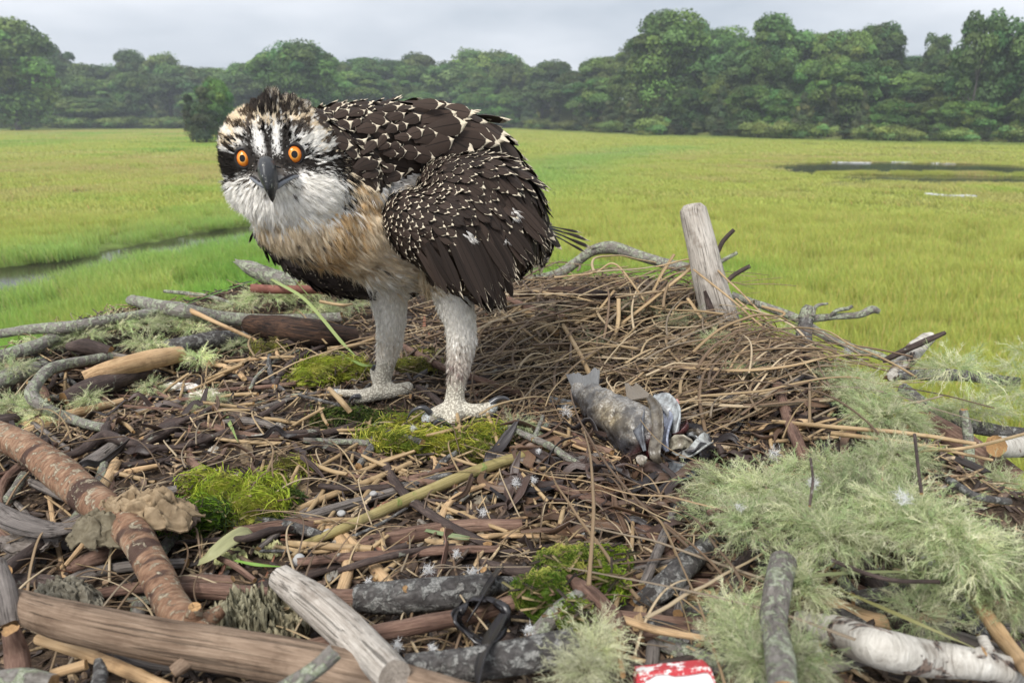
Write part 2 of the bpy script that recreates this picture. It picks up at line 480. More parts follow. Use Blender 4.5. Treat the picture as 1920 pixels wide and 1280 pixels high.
# ------------------------------------------------------------------ grass: clumps instanced on points
m = MT('marsh_grass', 0.55, 0.25)
ic = m.attr('icol', 'Color', 'INSTANCER'); bc = m.attr('col'); c = m.mix(1.0, ic, bc, 'MULTIPLY')
m.base(c); m.translucent(0.45, c); M_GRASS = m.m
def blade_clump(name, n, rad, h0, h1, w, lean, vr=1.0):
    r = np.random.RandomState(len(name) * 7 + n)
    a = r.uniform(0, 6.28, n); q = rad * np.sqrt(r.uniform(0, 1, n))
    pos = np.stack([q * np.cos(a), q * np.sin(a), np.zeros(n)], 1)
    h = r.uniform(h0, h1, n); ld = r.normal(0, lean, (n, 2)) + np.array([-0.22, 0.05]) * lean * 3
    tv = np.array([(-.5, 0, 0), (.5, 0, 0), (-.42, .45, .25), (.42, .45, .25), (-.25, .8, .62), (.25, .8, .62), (0, 1, 1.0)])
    tq = [(0, 1, 3, 2), (2, 3, 5, 4)]; tt = [(4, 5, 6)]
    ph = r.uniform(0, 6.28, n); X = np.stack([np.cos(ph), np.sin(ph), 0 * ph], 1) * (w * r.uniform(.6, 1.3, n))[:, None]
    Y = np.stack([0 * h, 0 * h, h], 1); Z = np.stack([ld[:, 0] * h, ld[:, 1] * h, -0.12 * h], 1)
    base = np.array([.55, .55, .5]); s = r.uniform(.75, 1.3, (n, 1)); tint = r.uniform(-.12, .12, n)
    cc = np.stack([s[:, 0] + tint, s[:, 0], s[:, 0] - tint], 1)
    cc = 1 + (cc - 1) * vr; dead = r.uniform(0, 1, n) < .08 * vr * vr; cc[dead] = np.array([1.7, 1.1, 2.0])
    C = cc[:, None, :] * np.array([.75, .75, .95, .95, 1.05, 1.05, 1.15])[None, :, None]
    acc = Acc(); stamp(acc, tv, tq, tt, pos, X, Y, Z, C)
    me = make_mesh(name, acc, M_GRASS); return me
def gn_instances(name, pts, scl, rot, colr, mesh_list):
    me = bpy.data.meshes.new(name); me.vertices.add(len(pts)); me.vertices.foreach_set('co', pts.astype(np.float32).ravel())
    for nm, ty, fld, ar in (('isc', 'FLOAT_VECTOR', 'vector', scl), ('irot', 'FLOAT_VECTOR', 'vector', rot)):
        a = me.attributes.new(nm, ty, 'POINT'); a.data.foreach_set(fld, ar.astype(np.float32).ravel())
    a = me.attributes.new('icol', 'FLOAT_COLOR', 'POINT'); a.data.foreach_set('color', np.c_[colr, np.ones(len(pts))].astype(np.float32).ravel())
    me.update(); o = link(name, me)
    src = bpy.data.collections.new(name + '_source')
    for mm in mesh_list: src.objects.link(bpy.data.objects.new(mm.name, mm))
    ng = bpy.data.node_groups.new(name, 'GeometryNodeTree')
    ng.interface.new_socket('Geometry', in_out='INPUT', socket_type='NodeSocketGeometry'); ng.interface.new_socket('Geometry', in_out='OUTPUT', socket_type='NodeSocketGeometry')
    N = ng.nodes.new; gi, go = N('NodeGroupInput'), N('NodeGroupOutput'); ip = N('GeometryNodeInstanceOnPoints'); ci = N('GeometryNodeCollectionInfo')
    ci.inputs['Collection'].default_value = src; ci.inputs['Separate Children'].default_value = True; ci.inputs['Reset Children'].default_value = True
    ip.inputs['Pick Instance'].default_value = True
    a1, a2 = N('GeometryNodeInputNamedAttribute'), N('GeometryNodeInputNamedAttribute'); a1.data_type = a2.data_type = 'FLOAT_VECTOR'
    a1.inputs['Name'].default_value = 'isc'; a2.inputs['Name'].default_value = 'irot'
    L = ng.links.new; L(gi.outputs[0], ip.inputs['Points']); L(ci.outputs[0], ip.inputs['Instance'])
    L([s for s in a1.outputs if s.enabled][0], ip.inputs['Scale']); L([s for s in a2.outputs if s.enabled][0], ip.inputs['Rotation'])
    L(ip.outputs[0], go.inputs[0])
    md = o.modifiers.new('scatter', 'NODES'); md.node_group = ng
    return o
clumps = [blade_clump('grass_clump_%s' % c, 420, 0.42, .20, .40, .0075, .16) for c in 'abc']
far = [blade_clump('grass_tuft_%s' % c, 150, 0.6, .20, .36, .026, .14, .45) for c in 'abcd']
rg = np.random.RandomState(5)
def field(r0, r1, dens, a0=-58, a1=56):
    n = int(dens * math.radians(a1 - a0) / 2 * (r1 * r1 - r0 * r0))
    a = np.radians(rg.uniform(a0, a1, n)); r = np.sqrt(rg.uniform(r0 * r0, r1 * r1, n))
    return r * np.sin(a), r * np.cos(a)
def place(x, y, sx, sz, mn, ys=None):
    z = marsh_z(x, y); ok = (z > -0.05 + .0) & (pond_field(x, y) < -0.02) & (y < treeline(x) + 2)
    x, y, z = x[ok], y[ok], z[ok]; n = len(x)
    s = rg.uniform(.85, 1.2, n); hv = (0.45 + 0.7 * fb2(x, y, .5, 3, 77)) * (1 - .68 * np.exp(-np.maximum(-pond_field(x, y), 0) * 1.3)) * (1 - .25 * smooth01(20, 40, np.hypot(x, y)))
    return np.stack([x, y, z - .02], 1), np.stack([s * sx, s * sx, s * sz * hv], 1), np.stack([0 * x, 0 * x, rg.uniform(-.5, .5, n)], 1), marsh_col(x, y, 1.16) * rg.uniform(.93, 1.07, (n, 1))
p1 = place(*field(4, 13, 7.5, -70, 65), 0.9, 0.95, 0); p2 = place(*field(13, 26, 4.0), 1.15, 1.0, 0)
g = [np.concatenate([a, b]) for a, b in zip(p1, p2)]
tag(gn_instances('marsh_grass', *g, clumps), 'short bright green salt marsh grass', 'grass', kind='stuff')
ix = np.concatenate([c[0] + rg.normal(0, c[2] * .55, 16) for c in ISL]); iy = np.concatenate([c[1] + rg.normal(0, c[2] * .35, 16) for c in ISL])
pI = (np.stack([ix, iy, 0 * ix - .07], 1), np.stack([0 * ix + .7, 0 * ix + .7, 0 * ix + .8], 1), np.stack([0 * ix, 0 * ix, ix], 1), marsh_col(ix, iy) * 1.05)
p3 = place(*field(26, 60, 1.6), 1.5, 0.8, 0); p4 = place(*field(60, 180, .32, -60, 58), 3.4, 0.8, 0)
g = [np.concatenate([a, b]) for a, b in zip([np.concatenate(q_) for q_ in zip(p3, pI)], p4)]
tag(gn_instances('distant_grass', *g, far), 'yellowish marsh grass stretching to the far trees', 'grass', kind='stuff')

# ------------------------------------------------------------------ trees
M_LEAF = leafy('tree_leaves', 0.38, 0.3)
M_TRUNK = bark('tree_bark', [(0.3, (0.05, 0.045, 0.04)), (0.7, (0.20, 0.18, 0.16))], grain=(2, 8), dist=0.02, cut=None)
def crown_mesh(name, seed, kind):
    r = np.random.RandomState(seed); acc = Acc()
    L = []                                            # lobes: centre, radius ; unit tree: height 1, half width ~0.38
    if kind == 'oak':
        for k in range(30):
            h = r.uniform(.10, .90); w = .33 * math.sin(math.pi * min(1, (h + .12) / 1.12)) ** .55
            a = r.uniform(0, 6.28); q = w * r.uniform(.35, .9); L.append((q * math.cos(a), q * math.sin(a), h, r.uniform(.10, .17)))
        L.append((0, 0, .86, .13)); L.append((0, 0, .5, .22))
        for k in range(16):
            a = r.uniform(0, 6.28); q = r.uniform(.05, .34); L.append((q * math.cos(a), q * math.sin(a), .97 - q * .55 - r.uniform(0, .12), r.uniform(.05, .09)))
    elif kind == 'open':
        for k in range(26):
            h = r.uniform(.30, .93); w = .30 * math.sin(math.pi * min(1, h)) ** .4
            a = r.uniform(0, 6.28); q = w * r.uniform(.5, 1.0); L.append((q * math.cos(a), q * math.sin(a), h, r.uniform(.06, .13)))
    elif kind == 'cedar':
        for k in range(26):
            h = r.uniform(.03, .95); w = .26 * (1 - h) ** .7
            a = r.uniform(0, 6.28); q = w * r.uniform(.3, .9); L.append((q * math.cos(a), q * math.sin(a), h, .05 + .09 * (1 - h)))
    else:                                             # shrub
        for k in range(14):
            a = r.uniform(0, 6.28); q = .55 * r.uniform(0, 1); L.append((q * math.cos(a), q * math.sin(a), r.uniform(.2, .75), r.uniform(.2, .34)))
    L = np.array(L); per = {'oak': 520, 'open': 330, 'cedar': 420, 'shrub': 420}[kind]
    base = {'oak': (.105, .19, .042), 'open': (.10, .18, .05), 'cedar': (.072, .105, .04), 'shrub': (.13, .21, .055)}[kind]
    for (x, y, z, q) in L:
        d = unit(r.normal(0, 1, (per, 3))); d[:, 2] = np.where(r.uniform(0, 1, per) < .75, np.abs(d[:, 2]), d[:, 2])
        rad = q * r.uniform(.72, 1.12, per) * (0.8 + 0.5 * fbm(d * 2.3 + x * 9, 2, seed))
        p = np.array([x, y, z]) + d * rad[:, None] * np.array([1, 1, 1.05]); p[:, 2] = np.maximum(p[:, 2], .005)
        n_ = unit(d + r.normal(0, .45, (per, 3))); t = unit(np.cross(n_, r.normal(0, 1, (per, 3)))); b = np.cross(n_, t)
        s = {'oak': .0108, 'open': .0125, 'cedar': .0095, 'shrub': .024}[kind] * r.uniform(.7, 1.5, per)
        lob = r.uniform(.6, 1.45); cc = np.array(base) * lob * r.uniform(.7, 1.35, (per, 1)) * np.array([1 + r.uniform(-.15, .35), 1, 1 + r.uniform(-.1, .3)])
        tv = np.array([(-1, -.5, 0), (-.2, -1, .2), (1, -.4, 0), (.7, .7, .2), (-.6, .8, 0)])
        stamp(acc, tv, [(0, 1, 2, 3)], [(0, 3, 4)], p, t * s[:, None], b * s[:, None], n_ * s[:, None], cc)
    return make_mesh(name, acc, M_LEAF, smooth=False)
def trunk_mesh(name, seed, kind):
    r = np.random.RandomState(seed); acc = Acc()
    top = {'oak': .7, 'open': .8, 'cedar': .9, 'shrub': .4}[kind]
    tube(acc, [(0, 0, -.04), (r.normal(0, .01), 0, top * .5), (r.normal(0, .02), r.normal(0, .02), top)], [.022, .014, .004], 7, .05, (1, 1, 1))
    for k in range(9 if kind != 'cedar' else 4):
        h = r.uniform(.15, .6) * top / .8; a = r.uniform(0, 6.28); l = r.uniform(.15, .32)
        tube(acc, [(0, 0, h), (l * .5 * math.cos(a), l * .5 * math.sin(a), h + l * .45), (l * math.cos(a), l * math.sin(a), h + l)], [.009, .006, .002], 5, .06)
    return make_mesh(name, acc, M_TRUNK)
PROTO = {}
for kd, ns in (('oak', 5), ('open', 2), ('cedar', 3), ('shrub', 3)):
    PROTO[kd] = [(crown_mesh('crown', 100 * ns + i * 7 + len(kd), kd), trunk_mesh('trunk', i * 5 + len(kd), kd)) for i in range(ns)]
SKY = [(-300, 60), (-100, 40), (0, 42), (30, 38), (75, 62), (110, 80), (150, 105), (200, 110), (250, 100), (290, 96), (320, 108), (400, 112), (470, 108), (510, 95), (560, 82), (610, 92), (650, 112), (700, 104), (750, 108), (815, 88), (850, 104), (910, 100), (950, 90), (975, 108), (1050, 116), (1100, 120), (1130, 104), (1165, 90), (1200, 60), (1240, 33), (1290, 44), (1340, 52), (1385, 38), (1430, 42), (1500, 64), (1550, 58), (1610, 48), (1650, 60), (1680, 95), (1720, 104), (1765, 100), (1850, 82), (1880, 60), (1940, 42), (2100, 50), (2300, 40)]
sx_, sy_ = zip(*SKY)
rt = random.Random(3); TREES = []
NAMES = {'oak': 'leafy_tree', 'open': 'open_tree', 'cedar': 'cedar_tree', 'shrub': 'shrub'}
def tree(kind, px, top, y, wpx=None, label=None, group=None, cat='tree', seed=0, x=None):
    """a tree whose foot stands at distance y on the terrain under photo column px, top reaching photo row `top`"""
    if x is None: x = (px - 960) / F0 * (y * _cp + 3 * _sp)
    z = float(marsh_z(np.array([x]), np.array([y]))[0])
    r_ = ray(px, top); zt = CAMZ + r_[2] * y / r_[1]; h = max(.6, zt - z)
    wd = (wpx / F0 * y) if wpx else h * .8
    cr, tr = PROTO[kind][seed % len(PROTO[kind])]
    o = thing(NAMES[kind], (x, y, z), label, cat, group); o.scale = (wd / .8, wd / .8, h) if kind != 'shrub' else (wd / 1.5, wd / 1.5, h)
    o.rotation_euler = (0, 0, rt.uniform(0, 6.28))
    link('crown', cr, o); link('trunk', tr, o)
    TREES.append(o); return o
def zone(px): return 'left of the bird' if px < 430 else ('behind the bird' if px < 1010 else ('between the bird and the tall wood' if px < 1180 else ('in the tall wood behind the post' if px < 1500 else 'beyond the pool at the right')))
def row(off, frac, step, wmul, kinds, what, x0=-900, x1=2900):
    px = x0
    while px < x1:
        X = (px - 960) / F0; y = float(treeline(np.array([X * 130]))[0])
        for _ in range(4): y = float(treeline(np.array([X * (y * _cp + 3 * _sp)]))[0])
        y += off * rt.uniform(.8, 1.25); base = 640 - F0 * math.tan(PITCH - math.atan(CAMZ / y)) if y else 250
        sky = np.interp(px, sx_, sy_); top = base - (base - sky) * frac * rt.uniform(.84, 1.05)
        kd = rt.choice(kinds); w = step * wmul * rt.uniform(.85, 1.3) * (.62 if kd == 'cedar' else 1)
        g = '%s %s' % (what, zone(px)); nm = {'oak': 'round green broadleaf tree', 'open': 'thin airy broadleaf tree', 'cedar': 'narrow dark cedar tree', 'shrub': 'low bright green shrub'}[kd]
        tree(kd, px, top, y, w, '%s in the %s %s' % (nm, what, zone(px)), nm + ' ' + g, 'shrub' if kd == 'shrub' else 'tree', rt.randrange(9))
        px += step * rt.uniform(.8, 1.2)
row(34, 1.0, 52, 2.0, ['oak'], 'skyline row')
row(17, .74, 56, 1.9, ['oak', 'oak', 'oak', 'open'], 'middle row')
row(6, .46, 50, 1.6, ['oak', 'cedar', 'cedar', 'oak'], 'front row')
row(1.5, .17, 42, 1.8, ['shrub', 'shrub', 'shrub', 'cedar'], 'fringe row')
# single trees one can pick out
tree('cedar', 388, 158, 84, 86, 'lone dark cedar thicket standing out on the meadow left of the bird', None, 'tree', 1)
tree('cedar', 362, 176, 85, 60, 'smaller cedar on the left edge of the lone thicket', None, 'tree', 0)
tree('oak', 410, 150, 88, 74, 'dense green tree on the right side of the lone thicket beside the bird', None, 'tree', 2)
tree('open', 1735, 66, 118, 62, 'slender tree with gaps in its crown rising above the wood at the right', None, 'tree', 0)
tree('open', 1812, 34, 92, 110, 'tall tree with a broken open crown near the right edge', None, 'tree', 1)
tree('open', 1896, 40, 90, 120, 'large open crowned tree at the right edge of the photo', None, 'tree', 0)
tree('oak', 1340, 150, 116, 70, 'dark upright tree at the foot of the tall wood', None, 'tree', 3)
tree('oak', 1245, 34, 128, 170, 'tallest domed tree of the wood, nearest the middle of the photo', None, 'tree', 0)
tree('oak', 562, 83, 150, 150, 'broad domed tree rising above the bird head', None, 'tree', 1)
tree('oak', 35, 40, 150, 190, 'tallest tree at the left edge of the photo', None, 'tree', 4)

# air: one even box of haze
hz = MT('haze_air'); hz.nt.nodes.remove(hz.b)
pv = hz.n('ShaderNodeVolumePrincipled'); pv.inputs['Color'].default_value = (.80, .87, .95, 1); pv.inputs['Density'].default_value = 0.0009
pv.inputs['Anisotropy'].default_value = 0.0
hz.l(pv.outputs[0], hz.nt.nodes['Material Output'].inputs['Volume'])
hx, hy0, hy1, z0, z1 = 310, -310, 310, -3.0, 36.0
v = [(-hx, hy0, z0), (hx, hy0, z0), (hx, hy1, z0), (-hx, hy1, z0), (-hx, hy0, z1), (hx, hy0, z1), (hx, hy1, z1), (-hx, hy1, z1)]
acc = Acc().add(v, [(0, 3, 2, 1), (4, 5, 6, 7), (0, 1, 5, 4), (1, 2, 6, 5), (2, 3, 7, 6), (3, 0, 4, 7)])
tag(obj('haze', acc, hz.m, smooth=False), 'thin summer haze over the marsh', 'haze', kind='stuff')
# ------------------------------------------------------------------ the nest
NZ = CAMZ - 0.31
NC = np.array([-0.06, 0.76])
_out = np.array([(-.66, .89), (-.60, 1.08), (-.47, 1.24), (-.24, 1.30), (.04, 1.31), (.28, 1.24), (.35, 1.0), (.39, .84), (.375, .72), (.385, .60), (.43, .46), (.36, .26), (0, .20), (-.4, .25), (-.66, .48), (-.70, .7)])
_oa = np.arctan2(_out[:, 1] - NC[1], _out[:, 0] - NC[0]); _or = np.hypot(_out[:, 1] - NC[1], _out[:, 0] - NC[0])
_k = np.argsort(_oa); _oa, _or = _oa[_k], _or[_k]
_oa = np.concatenate([_oa[-1:] - 2 * np.pi, _oa, _oa[:1] + 2 * np.pi]); _or = np.concatenate([_or[-1:], _or, _or[:1]])

def nest_u(x, y):
    a = np.arctan2(y - NC[1], x - NC[0]); return np.hypot(y - NC[1], x - NC[0]) / np.interp(a, _oa, _or)

def nest_h(x, y):
    x = np.asarray(x, float); y = np.asarray(y, float)
    u = nest_u(x, y)
    h = 0.030 * smooth01(0.62, 0.90, u) - np.maximum(u - 0.93, 0) * 0.9 - 0.25 * smooth01(0.96, 1.25, u)
    h = h + (fb2(x, y, 7, 3, 51) - 0.5) * 0.05 + (fb2(x, y, 38, 3, 61) - 0.5) * 0.016
    h = h + 0.018 * np.exp(-(((x - .16) / .17) ** 2 + ((y - 1.10) / .12) ** 2))          # straw heap
    h = h - 0.035 * np.exp(-(((x - .33) / .10) ** 2 + ((y - .40) / .07) ** 2))          # dark hollow, front right
    h = h - 0.030 * np.exp(-(((x + .34) / .12) ** 2 + ((y - .36) / .05) ** 2))
    return NZ + h

def G(px, py, lift=0.0):
    """where the ray through a photo pixel meets the nest's surface, raised by `lift` metres"""
    r = ray(px, py); d = np.linspace(0.30, 1.6, 520)
    pts = CAM[None] + d[:, None] * r[None]
    f = pts[:, 2] - nest_h(pts[:, 0], pts[:, 1])
    i = np.argmax(f < 0) if (f < 0).any() else int(np.argmin(f))
    i = max(1, i); a, b = f[i - 1], f[i]; t = a / (a - b) if a != b else 0
    p = pts[i - 1] * (1 - t) + pts[i] * t
    p = p.copy(); p[2] += lift
    return p

def GP(spec):
    """(px, py, lift) on the surface, lift raises towards the camera side so the pixel stays; (px, py, -depth) at a depth"""
    px, py, l = spec
    if l < -0.2: return P(px, py, -l)
    g = G(px, py); d = depth(g)
    return P(px, py, d * (1 - l / 0.31)) if l > 0 else g + np.array([0, 0, l])

# base of the nest: packed litter
m = MT('nest_floor', 0.9, 0.2); oc = m.oc()
a = m.noise(oc, 60, 6, 0.7); b = m.noise(oc, 9, 3, 0.5); c = m.noise(m.mapv(oc, (120, 420, 120)), 1.0, 4, 0.7, 0.6)
cc = m.ramp(m.math('ADD', m.math('MULTIPLY', a, 0.6), m.math('MULTIPLY', c, 0.4)), [(0.3, (.022, .016, .012)), (0.48, (.065, .045, .032)), (0.62, (.15, .105, .07)), (0.75, (.30, .22, .15))])
m.base(cc); m.bump(m.math('ADD', a, c), 0.9, 0.006); M_FLOOR = m.m
n = 300; t = np.linspace(-0.95, 0.95, n); GX, GY = np.meshgrid(t, t + NC[1], indexing='ij'); GZ = nest_h(GX, GY); GZ = np.maximum(GZ, NZ - 0.30)
keep = (nest_u(GX, GY) < 1.3)
i, j = np.meshgrid(np.arange(n - 1), np.arange(n - 1), indexing='ij'); kk = keep[:-1, :-1] & keep[1:, 1:]
q = (i * n + j)[kk]; acc = Acc().add(np.stack([GX, GY, GZ], -1).reshape(-1, 3), np.stack([q, q + n, q + n + 1, q + 1], 1))
nest = obj('nest_mound', acc, M_FLOOR, origin=(NC[0], NC[1], NZ - .3))
tag(nest, 'packed brown litter and mud filling the middle of the big stick nest', 'nest')
# the wooden platform that carries it
m_plank = bark('weathered_plank', [(.3, (.16, .145, .13)), (.7, (.36, .33, .30))], grain=(10, 90), cut=None)
pl = thing('nest_platform', (NC[0], NC[1], 0), 'weathered wooden platform on a post under the nest, out of sight below it', 'platform')
for k in range(8):
    acc = Acc(); x = -.56 + k * .15; tube(acc, [(x, .22, NZ - .335), (x, 1.28, NZ - .335)], .055, 4, .5, flat=.3); obj('plank', acc, m_plank, pl, ROOTLOC[pl.name], smooth=False)
acc = Acc(); tube(acc, [(NC[0], NC[1], -.6), (NC[0], NC[1], NZ - .36)], .09, 14, .4); obj('post', acc, m_plank, pl, ROOTLOC[pl.name])

# ---------------- bark kinds
B = {}
B['orange'] = bark('peeling_red_bark', [(.30, (.05, .025, .018)), (.44, (.17, .09, .055)), (.56, (.31, .185, .115)), (.70, (.48, .38, .27))], grain=(170, 50), patch=((.48, .42, .31), (.33, .26, .18)), rings=(30, .85, (.05, .028, .024)), pscale=140, plo=.54, bump=1.0, dist=.0022)
B['log'] = bark('brown_stripped_log', [(.28, (.06, .038, .026)), (.46, (.17, .115, .078)), (.62, (.31, .225, .16)), (.78, (.46, .37, .28))], grain=(16, 330), cracks=.55, bump=.6)
B['drift'] = bark('silver_driftwood', [(.28, (.13, .105, .085)), (.44, (.36, .315, .27)), (.58, (.58, .53, .47)), (.76, (.76, .72, .66))], grain=(12, 420), cracks=.6, cut=(.42, .36, .30))
B['lichen'] = bark('lichen_crusted_bark', [(.3, (.05, .045, .04)), (.5, (.20, .18, .16)), (.68, (.36, .34, .31))], grain=(60, 160), patch=((.27, .30, .20), (.44, .46, .36)), pscale=150, plo=.47, bump=1.0, dist=.0025)
B['crust'] = bark('black_and_white_crusted_bark', [(.34, (.018, .016, .016)), (.52, (.085, .078, .075)), (.68, (.20, .19, .18))], grain=(90, 110), patch=((.36, .35, .33), (.17, .17, .16)), pscale=150, plo=.49, bump=1.0, dist=.003)
B['dark'] = bark('dark_wet_bark', [(.3, (.018, .013, .012)), (.52, (.062, .045, .040)), (.70, (.15, .11, .095))], grain=(45, 260), patch=((.22, .23, .18), (.34, .34, .30)), pscale=60, plo=.62)
B['brown'] = bark('reddish_brown_bark', [(.3, (.06, .035, .028)), (.5, (.17, .10, .075)), (.7, (.33, .22, .16))], grain=(24, 260), cracks=.3, patch=((.36, .34, .28), (.5, .48, .42)), plo=.64)
B['tan'] = bark('peeled_tan_wood', [(.28, (.20, .11, .055)), (.46, (.46, .30, .16)), (.64, (.62, .44, .26)), (.8, (.74, .58, .40))], grain=(18, 420), cracks=.35, bump=.5, cut=(.55, .38, .2))
B['reed'] = bark('dry_reed', [(.3, (.17, .11, .055)), (.48, (.32, .22, .12)), (.64, (.50, .37, .21)), (.8, (.64, .50, .33))], grain=(9, 900), bump=.4, dist=.0006, cut=(.30, .18, .08), rough=.5)
B['grey'] = bark('grey_split_wood', [(.3, (.06, .05, .045)), (.48, (.19, .165, .15)), (.64, (.34, .30, .27)), (.8, (.48, .44, .40))], grain=(14, 520), cracks=.7, bump=1.0)
B['birch'] = bark('white_birch_bark', [(.34, (.16, .14, .12)), (.5, (.46, .43, .38)), (.68, (.70, .67, .61))], grain=(240, 40), patch=((.05, .04, .04), (.26, .19, .15)), pscale=60, plo=.52, bump=.9)
B['burnt'] = bark('charred_wood', [(.34, (.010, .008, .008)), (.5, (.035, .022, .018)), (.66, (.14, .075, .045)), (.8, (.26, .15, .09))], grain=(26, 300), cracks=.6, bump=1.0, dist=.003)
B['olive'] = bark('olive_reed', [(.3, (.13, .11, .04)), (.5, (.29, .24, .10)), (.7, (.46, .38, .19))], grain=(10, 520), bump=.5, patch=((.16, .20, .05), (.2, .25, .08)), plo=.6, cut=(.4, .28, .14))
B['redbark'] = bark('smooth_red_bark', [(.3, (.10, .035, .028)), (.55, (.24, .10, .075)), (.75, (.36, .20, .16))], grain=(20, 180), bump=.4)

STK = []
def stick(name, kind, spec, r, label, cat='stick', rough=.16, ragged=.5, group=None, sides=14, wob=0.0, flat=1.0, knots=0, capcol=None, twigs=None):
    pts = np.array([GP(s) for s in spec]); ds = depth(pts)
    r = r if isinstance(r, (list, tuple)) else [r] * len(spec)
    rad = np.interp(np.linspace(0, 1, len(spec)), np.linspace(0, 1, len(r)), r) * ds / F0
    acc = Acc(); sd = len(STK) * 3 + 1; mr = float(np.mean(rad))
    tube(acc, pts, rad, sides, max(.0012, mr * .3), rough=rough, rsc=0.9 / mr * .7, seed=sd, ragged=mr * ragged, flat=flat, wob=wob * mr)
    rr = np.random.RandomState(sd)
    for k in range(knots):
        t = rr.uniform(.12, .88) * (len(pts) - 1); i = int(t); p = pts[i] + (pts[i + 1] - pts[i]) * (t - i)
        d = unit(rr.normal(0, 1, 3) + np.array([0, -.3, .8])); tube(acc, [p, p + d * mr * 1.1, p + d * mr * rr.uniform(1.4, 2.1)], [mr * .55, mr * .42, mr * .3], 8, mr * .25, rough=.2, rsc=200, seed=sd + k)
    if twigs:
        for tp, tr in twigs:
            q = np.array([GP(s) for s in tp]); tube(acc, q, np.array(tr) * depth(q) / F0, 9, None, rough=.18, rsc=260, seed=sd + 5, ragged=mr * .2)
    o = obj(name, acc, B[kind]); tag(o, label, cat, group); STK.append((o, pts, rad)); return o

S = stick
S('log', 'log', [(18, 1128, .050), (120, 1162, .052), (300, 1200, .052), (440, 1222, .05), (600, 1252, .046), (760, 1290, .04), (900, 1330, .03)], [26, 38, 40, 43, 42, 40], 'thick brown stripped log lying along the bottom left edge of the nest', 'log', knots=1, rough=.07)
S('branch', 'orange', [(-40, 800, .035), (40, 835, .034), (110, 885, .030), (160, 925, .028), (240, 990, .030), (285, 1060, .036), (320, 1130, .040), (370, 1190, .042), (420, 1225, .03)], [25, 28, 33, 31, 29, 31, 30, 33], 'peeling red and orange barked branch crossing the left side of the nest', 'branch', knots=2, rough=.13)
S('driftwood', 'drift', [(528, 1085, .050), (590, 1130, .055), (660, 1190, .056), (738, 1268, .056)], [24, 34, 37, 33], 'blunt grey weathered stub leaning over the brown log at the bottom', 'driftwood', rough=.10)
S('stick', 'lichen', [(628, 1222, .085), (590, 1255, .08), (520, 1300, .07)], [17, 16, 17], 'short stick with a freshly broken orange end at the bottom edge, left of middle', knots=0)
S('stick', 'tan', [(72, 1196, .03), (160, 1225, .03), (250, 1262, .03), (330, 1300, .03)], [11, 12, 13], 'tan peeled stick under the thick brown log at the bottom left')
S('stick', 'grey', [(-5, 1060, .06), (10, 1110, .06), (22, 1170, .05)], [16, 20, 17], 'grey brown upright stick end at the left edge above the corner')
S('stick', 'brown', [(20, 1180, .06), (32, 1230, .05), (40, 1300, .04)], [15, 21, 20], 'mossy brown stick end in the bottom left corner')
S('stick', 'tan', [(100, 1262, .035), (160, 1245, .035)], [9, 10], 'small tan stick piece in the dark gap at the bottom left')
S('stick', 'crust', [(180, 1300, .06), (188, 1262, .055), (184, 1240, .05)], [14, 13, 8], 'short lichened twig end between tan sticks at the bottom left')
S('log', 'lichen', [(-30, 1275, .06), (40, 1270, .06), (100, 1280, .06)], [16, 18, 15], 'pale mossy log end at the very bottom left corner', 'log')
S('log', 'brown', [(320, 1105, .02), (400, 1108, .022), (500, 1116, .022), (600, 1122, .018)], [13, 15, 16, 13], 'reddish brown stick running to the crusted black log in the front', 'stick')
S('log', 'brown', [(575, 1120, .02), (650, 1126, .021), (720, 1124, .020)], [19, 22, 21], 'dark brown split log end joined to the crusted black log', 'log')
S('log', 'crust', [(672, 1120, .028), (760, 1118, .030), (850, 1110, .030), (905, 1100, .026), (965, 1090, .02)], [24, 30, 29, 25, 10], 'black log crusted with grey lichen in the front middle of the nest', 'log', rough=.22, knots=2)
S('stick', 'brown', [(560, 1216, .03), (690, 1190, .032), (800, 1168, .032), (900, 1148, .03), (975, 1125, .028)], [13, 16, 17, 15, 14], 'smooth light brown branch below the crusted black log', 'branch')
S('log', 'crust', [(760, 1252, .04), (860, 1246, .042), (960, 1232, .042), (1075, 1212, .042)], [26, 30, 33, 34], 'mottled grey and black log with a cut end at the bottom middle', 'log', rough=.14)
S('stick', 'lichen', [(1000, 1195, .03), (1045, 1150, .035), (1085, 1122, .036)], [15, 18, 18], 'short grey lichened stick beside the small green moss ball')
S('stick', 'brown', [(1070, 1085, .035), (1110, 1120, .036), (1150, 1165, .036), (1160, 1215, .03)], [9, 20, 22, 16], 'dark brown bent branch end right of the bright green moss')
S('log', 'birch', [(1500, 1160, .045), (1570, 1185, .05), (1650, 1215, .05), (1750, 1235, .05), (1830, 1245, .045), (1930, 1265, .04)], [16, 36, 38, 30, 27], 'white birch branch with black marks in the bottom right corner', 'branch', knots=3, rough=.16)
S('log', 'birch', [(1380, 1242, .03), (1450, 1236, .035), (1540, 1222, .04)], [22, 26, 22], 'short white birch piece below the pale lichen at the bottom right', 'branch')
S('branch', 'lichen', [(1468, 1055, .070), (1458, 1110, .072), (1450, 1165, .072), (1462, 1235, .070), (1470, 1300, .070)], [24, 27, 24, 28, 26], 'upright grey mossy branch under the big pale lichen clump', 'branch')
S('stick', 'tan', [(1770, 1040, .045), (1820, 1110, .05), (1880, 1195, .055), (1940, 1270, .06)], [10, 13, 15, 14], 'tan peeled stick slanting down to the bottom right corner')
S('stick', 'crust', [(1330, 1020, .0), (1285, 1062, .02), (1245, 1100, .022), (1190, 1136, .02)], [18, 26, 25, 15], 'rough dark scaly branch left of the pale lichen in front', 'branch', rough=.25)
S('stick', 'grey', [(1262, 965, .01), (1235, 1030, .02), (1205, 1100, .022)], [8, 10, 9], 'dark grey split plank between the reeds at the front right')
